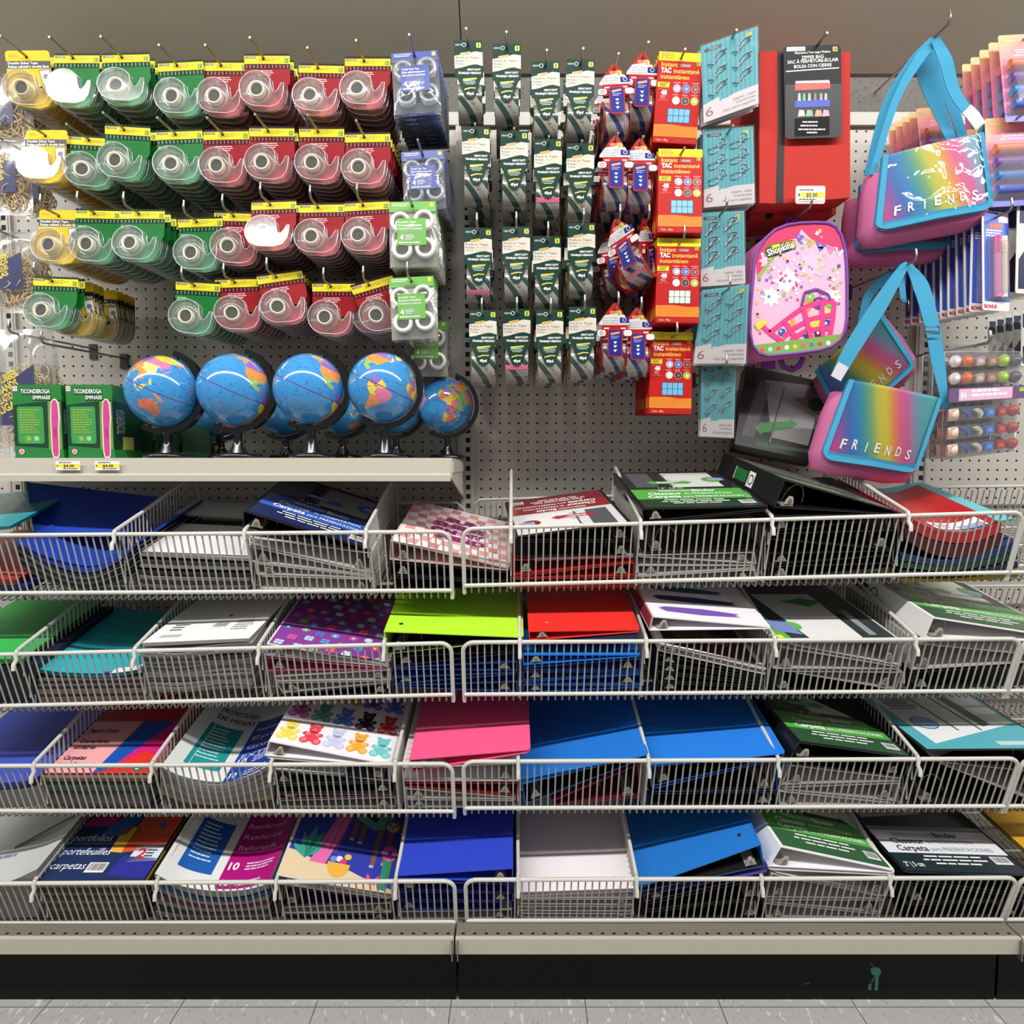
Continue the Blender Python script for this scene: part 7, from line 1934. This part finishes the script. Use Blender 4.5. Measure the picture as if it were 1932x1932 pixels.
def globe(px, py, rpx, yin, facing, label, stem=None):
    c = at(px, py, yin); R = rpx * mpp(px, py, yin)
    zb = TZ
    t = thing('globe', label, 'globe', (c.x, c.y, zb), 'desk globes on the shelf')
    o = bpy.data.objects.new('sphere', GM); COL.objects.link(o); o.parent = t
    lean = Matrix.Rotation(radians(25), 4, 'Y')            # north pole leans right
    o.matrix_basis = Matrix.Translation((0, 0, c.z - zb)) @ lean @ Matrix.Rotation(radians(-90 - facing), 4, 'Z') @ Matrix.Scale(R, 4)
    mb = MB(); pts = []
    for k in range(0, 25):
        a = radians(96 - 192 * k / 24)
        p = lean @ Vector((cos(a) * R * 1.13, 0, sin(a) * R * 1.13)); pts.append(c + p)
    vs, fs = [], []
    for k, p in enumerate(pts):
        d = (p - c).normalized(); wv = .0105 * (R / .08); tk = .006 * (R / .08)
        for e, q in ((-wv, -tk), (wv, -tk), (wv, tk), (-wv, tk)): vs.append(p + Vector((0, e, 0)) + d * q)
    for k in range(len(pts) - 1):
        for e in range(4): fs.append((k * 4 + e, k * 4 + (e + 1) % 4, k * 4 + 4 + (e + 1) % 4, k * 4 + 4 + e))
    mb.add(vs, fs, KBL); mb.add(vs[:4], [(0, 1, 2, 3)], KBL); mb.add(vs[-4:], [(3, 2, 1, 0)], KBL)
    for s in (1, -1):
        a = lean @ Vector((0, 0, s * R)); b = lean @ Vector((0, 0, s * R * 1.14)); mb.tube([c + a, c + b], .004, KBL, 8)
    child(mb, 'meridian_arm', t)
    k = R / .08
    bt = c.z - R * 1.16
    mb = MB(); M = Matrix.Translation((c.x + .004, c.y, zb))
    H = bt - zb
    mb.lathe([(.022 * k, .010), (.019 * k, .016), (.013 * k, .3 * H + .01), (.0095 * k, .6 * H), (.009 * k, H * .92), (.012 * k, H), (.0001, H)], KBL, 28, M); child(mb, 'stem', t)
    mb = MB(); mb.lathe([(.0001, 0), (.050 * k, 0), (.052 * k, .003), (.050 * k, .009), (.030 * k, .012), (.0001, .012)], KBL, 40, M); child(mb, 'base', t)
for px, py, r, y, fc, lb in ((309, 739, 66.5, 12.4, 118, 'blue globe nearest the green boxes, showing Australia and southern Asia'), (443, 736, 67, 12.4, -150, 'second blue globe from the left in front, mostly open ocean'), (583, 734, 65.5, 12.4, -146, 'third blue globe from the left in front, mostly open ocean'),
                             (722, 731, 64.5, 12.4, -68, 'fourth blue globe from the left in front, showing pink South America'), (841, 765, 52, 4.6, 2, 'smaller-looking blue globe at the right by the upright, showing Africa'),
                             (413, 772, 51, 4.6, -120, 'blue globe behind and between the first and second front globes'), (535, 770, 51, 4.6, 40, 'blue globe behind and between the second and third front globes'), (642, 768, 51, 4.6, 60, 'blue globe behind and between the third and fourth front globes'), (744, 767, 51, 4.6, -160, 'blue globe behind the fourth front globe')):
    globe(px, py, r, y, fc, lb)

# ------------------------------------------------------------------ green highlighter boxes
GB, GD = P((38, 124, 56), .35, coat=.3), P((22, 62, 42), .35, coat=.3)
def pencil_box(tl, br, yin, label, depth=2.2, detail=True, group=None, sidex=0):
    a, b = at(*tl, yin), at(*br, yin)
    b.z = TZ; x0, x1, z0, z1 = a.x, b.x, TZ, a.z
    t = thing('highlighter_box', label, 'box', ((x0 + x1) / 2, a.y, z0), group)
    mb = MB(); mb.box((x0, a.y, z0), (x1, a.y + depth * I, z1), GB)
    w, h = x1 - x0, z1 - z0
    A = Art(mb, (x0, a.y, z0), (1, 0, 0), (0, 0, 1), (0, -1, 0))
    def q(pts): return [(u * w, v * h) for u, v in pts]
    A.poly(q([(0, .17), (1, .12), (1, .80), (.5, .77), (0, .73)]), GD, 1)
    if detail:
        wh, yl = P((226, 236, 220), .4), P((160, 176, 70), .4)
        A.text('TICONDEROGA', .17 * w, .885 * h, .065 * h, GD, 5, w=.62 * w, bold=.12); A.text('TICONDEROGA', .18 * w, .89 * h, .058 * h, wh, 6, w=.60 * w, bold=.03)
        A.text('EMPHASIS', .42 * w, .805 * h, .055 * h, GD, 5, w=.38 * w, bold=.12, shear=.15); A.text('EMPHASIS', .425 * w, .81 * h, .05 * h, wh, 6, w=.365 * w, bold=.03, shear=.15)
        A.poly(q([(.01, .92), (.11, .92), (.11, .99), (.01, .99)]), P((226, 206, 214), .4), 3); A.text('12', .025 * w, .935 * h, .04 * h, P((200, 60, 120), .4), 4, w=.07 * w)
        A.poly([(x * w, z * h) for x, z in rrect(.08, .20, .62, .71, .04)], P((60, 150, 74), .4), 2)
        A.lines(.13 * w, .67 * h, .42 * w, .34 * h, 10, yl, 4, seed=2, thick=.4)
        A.poly(q([(.20, .20), (.54, .20), (.54, .31), (.20, .31)]), P((70, 160, 84), .4), 3); A.circ(.30 * w, .27 * h, .05 * w, yl, 4, 14); A.circ(.46 * w, .27 * h, .05 * w, P((150, 210, 160), .4), 4, 14)
        A.poly(q([(.70, .12), (.98, .12), (.98, .78), (.72, .78)]), P((110, 150, 60), .4), 2)
        hl = [(.80, .02), (.88, .02), (.90, .06), (.91, .42), (.93, .55), (.92, .75), (.88, .80), (.84, .80), (.80, .76), (.78, .55), (.78, .10)]
        A.poly(q([(.845 + (x - .845) * 1.35, .41 + (z - .41) * 1.04) for x, z in hl]), P((240, 226, 210), .4), 3); A.poly(q(hl), P((206, 70, 146), .4), 4); A.poly(q([(.82, .28), (.88, .28), (.88, .42), (.81, .42)]), P((190, 50, 130), .4), 5)
        A.circ(.14 * w, .09 * h, .07 * w, INK, 3, 16); A.circ(.14 * w, .09 * h, .06 * w, P((200, 226, 200), .4), 4, 16); A.poly(q([(.08, .065), (.20, .065), (.14, .135)]), P((230, 120, 170), .4), 5)
    B = Art(mb, (x1, a.y, z0), (0, 1, 0), (0, 0, 1), (1, 0, 0))
    d = depth * I
    B.rect(0, .12 * h, d, .78 * h, GD, 1); B.text('TICONDEROGA', .4 * d, .34 * h, .3 * d, P((200, 210, 200), .4), 2, w=.34 * h, ang=pi / 2); B.rect(.3 * d, .12 * h, .7 * d, .3 * h, P((196, 200, 90), .4), 2); B.rect(.4 * d, .86 * h, .7 * d, .94 * h, P((226, 206, 214), .4), 2)
    child(mb, 'carton', t)
    mb = MB(); mb.box((x0 + .002, a.y + .001, z1), (x1 - .002, a.y + d - .001, z1 + .0015), GB); child(mb, 'lid_flap', t)
pencil_box((22, 727), (121, 868), 13.6, 'green highlighter box at the left, next to the loose rubber bands', 2.4)
pencil_box((123, 727), (217, 868), 13.6, 'green highlighter box at the front right, showing its side', 4.2)
pencil_box((236, 762), (287, 862), 7.5, 'green highlighter box standing behind the leftmost globe', 2.5, False)
pencil_box((290, 786), (338, 862), 6.6, 'low green highlighter box behind the stem of the leftmost globe', 2.5, False)
pencil_box((341, 780), (398, 862), 6.2, 'dark green highlighter box between the first two globes', 3, False)

# ------------------------------------------------------------------ bags of rubber bands at the left edge
BAND = P((206, 182, 140), .55)
CLR = film((236, 236, 238), .04, .006, .16, bump=(10, .22))
NAVY = P((30, 36, 92), .35, coat=.3)
def band_bag(px, py, wpx, hpx, yin, label, heart=True, seed=1, n=120, flipped=False):
    k = mpp(px, py, yin); c = at(px, py, yin); w, h = wpx * k / 2, hpx * k
    t = thing('rubber_band_bag', label, 'rubber bands', c, 'rubber band bags at the left edge')
    g = random.Random(seed)
    mb = MB()
    for i in range(n):
        x, z, r_ = g.uniform(-.62, .62) * w, -g.uniform(.30, .86) * h, g.uniform(.010, .022)
        a, b, e = g.uniform(0, 6), g.uniform(0, 6), g.uniform(.4, 1.0)
        M = Matrix.Translation((c.x + x, c.y + g.uniform(-.004, .012), c.z + z)) @ Matrix.Rotation(a, 4, 'Y') @ Matrix.Rotation(b * .12, 4, 'X')
        mb.tube([M @ Vector((r_ * cos(2 * pi * q / 14) * e, .002 * sin(4 * pi * q / 14), r_ * sin(2 * pi * q / 14))) for q in range(14)], .0011, BAND, 5, closed=True)
    o = child(mb, 'rubber_bands', t); o['kind'] = 'stuff'
    mb = MB()
    def sf(u, v): return c + Vector((-w + 2 * w * u, -.004 - .022 * sin(pi * u) ** .6 * sin(pi * v) ** .6 + .002 * sin(9 * u + 7 * v), -h * v))
    mb.grid(sf, 14, 16, CLR); mb.grid(lambda u, v: c + Vector((-w + 2 * w * u, .016 * sin(pi * u) * sin(pi * v), -h * v)), 8, 8, film((200, 196, 190), .2, .02, .2)); child(mb, 'bag', t, 'clear plastic bag')
    mb = MB(); o = c + Vector((-w * .82, -.012, -h * .72)); A = Art(mb, o, (1, 0, 0), (0, 0, 1), (0, -1, 0))
    lw, lh = w * 1.25, h * .46
    A.poly([(0, 0), (lw, 0), (lw, lh), (lw * .55, lh * .8), (0, lh * .9)], NAVY, 0)
    for j, b in enumerate(('RUBBER', 'BANDS', 'ÉLASTIQUES', 'LIGAS')): A.text(b, lw * .10, lh * (.66 - .16 * j), lh * .12, P((226, 206, 60), .4), 2, w=lw * .55, bold=.04, ang=.45)
    if heart: A.circ(lw * .92, lh * .12, lw * .18, P((206, 40, 60), .4), 3, 20); A.lines(lw * .80, lh * .18, lw * .24, lh * .14, 3, WHITE, 4, seed=3)
    child(mb, 'label_card', t)
for i, a in enumerate([(42, 622, 118, 250, 10.4, 'rubber band bag with a navy label hanging lowest, above the green boxes'), (80, 640, 56, 170, 8.0, 'rubber band bag directly behind the lowest front one'), (24, 438, 100, 150, 10.6, 'rubber band bag third from the top at the left edge'), (14, 262, 84, 140, 10.6, 'rubber band bag second from the top at the left edge'),
                       (8, 140, 90, 130, 10.6, 'rubber band bag at the top left corner beside the yellow tape'), (60, 452, 56, 120, 6.5, 'rubber band bag behind the third one at the left edge'), (62, 290, 64, 120, 6.5, 'rubber band bag behind the second one at the left edge'), (52, 165, 70, 110, 7, 'rubber band bag behind the top left one')]):
    band_bag(*a, heart=i in (0, 1), seed=i + 2)
for px, py, y, lb in ((40, 632, 10.4, 'lowest'), (22, 446, 10.6, 'third'), (12, 268, 10.6, 'second'), (6, 146, 10.6, 'top')):
    hook(px, py, y, f'peg hook holding the {lb} rubber band bags at the left edge', 1)
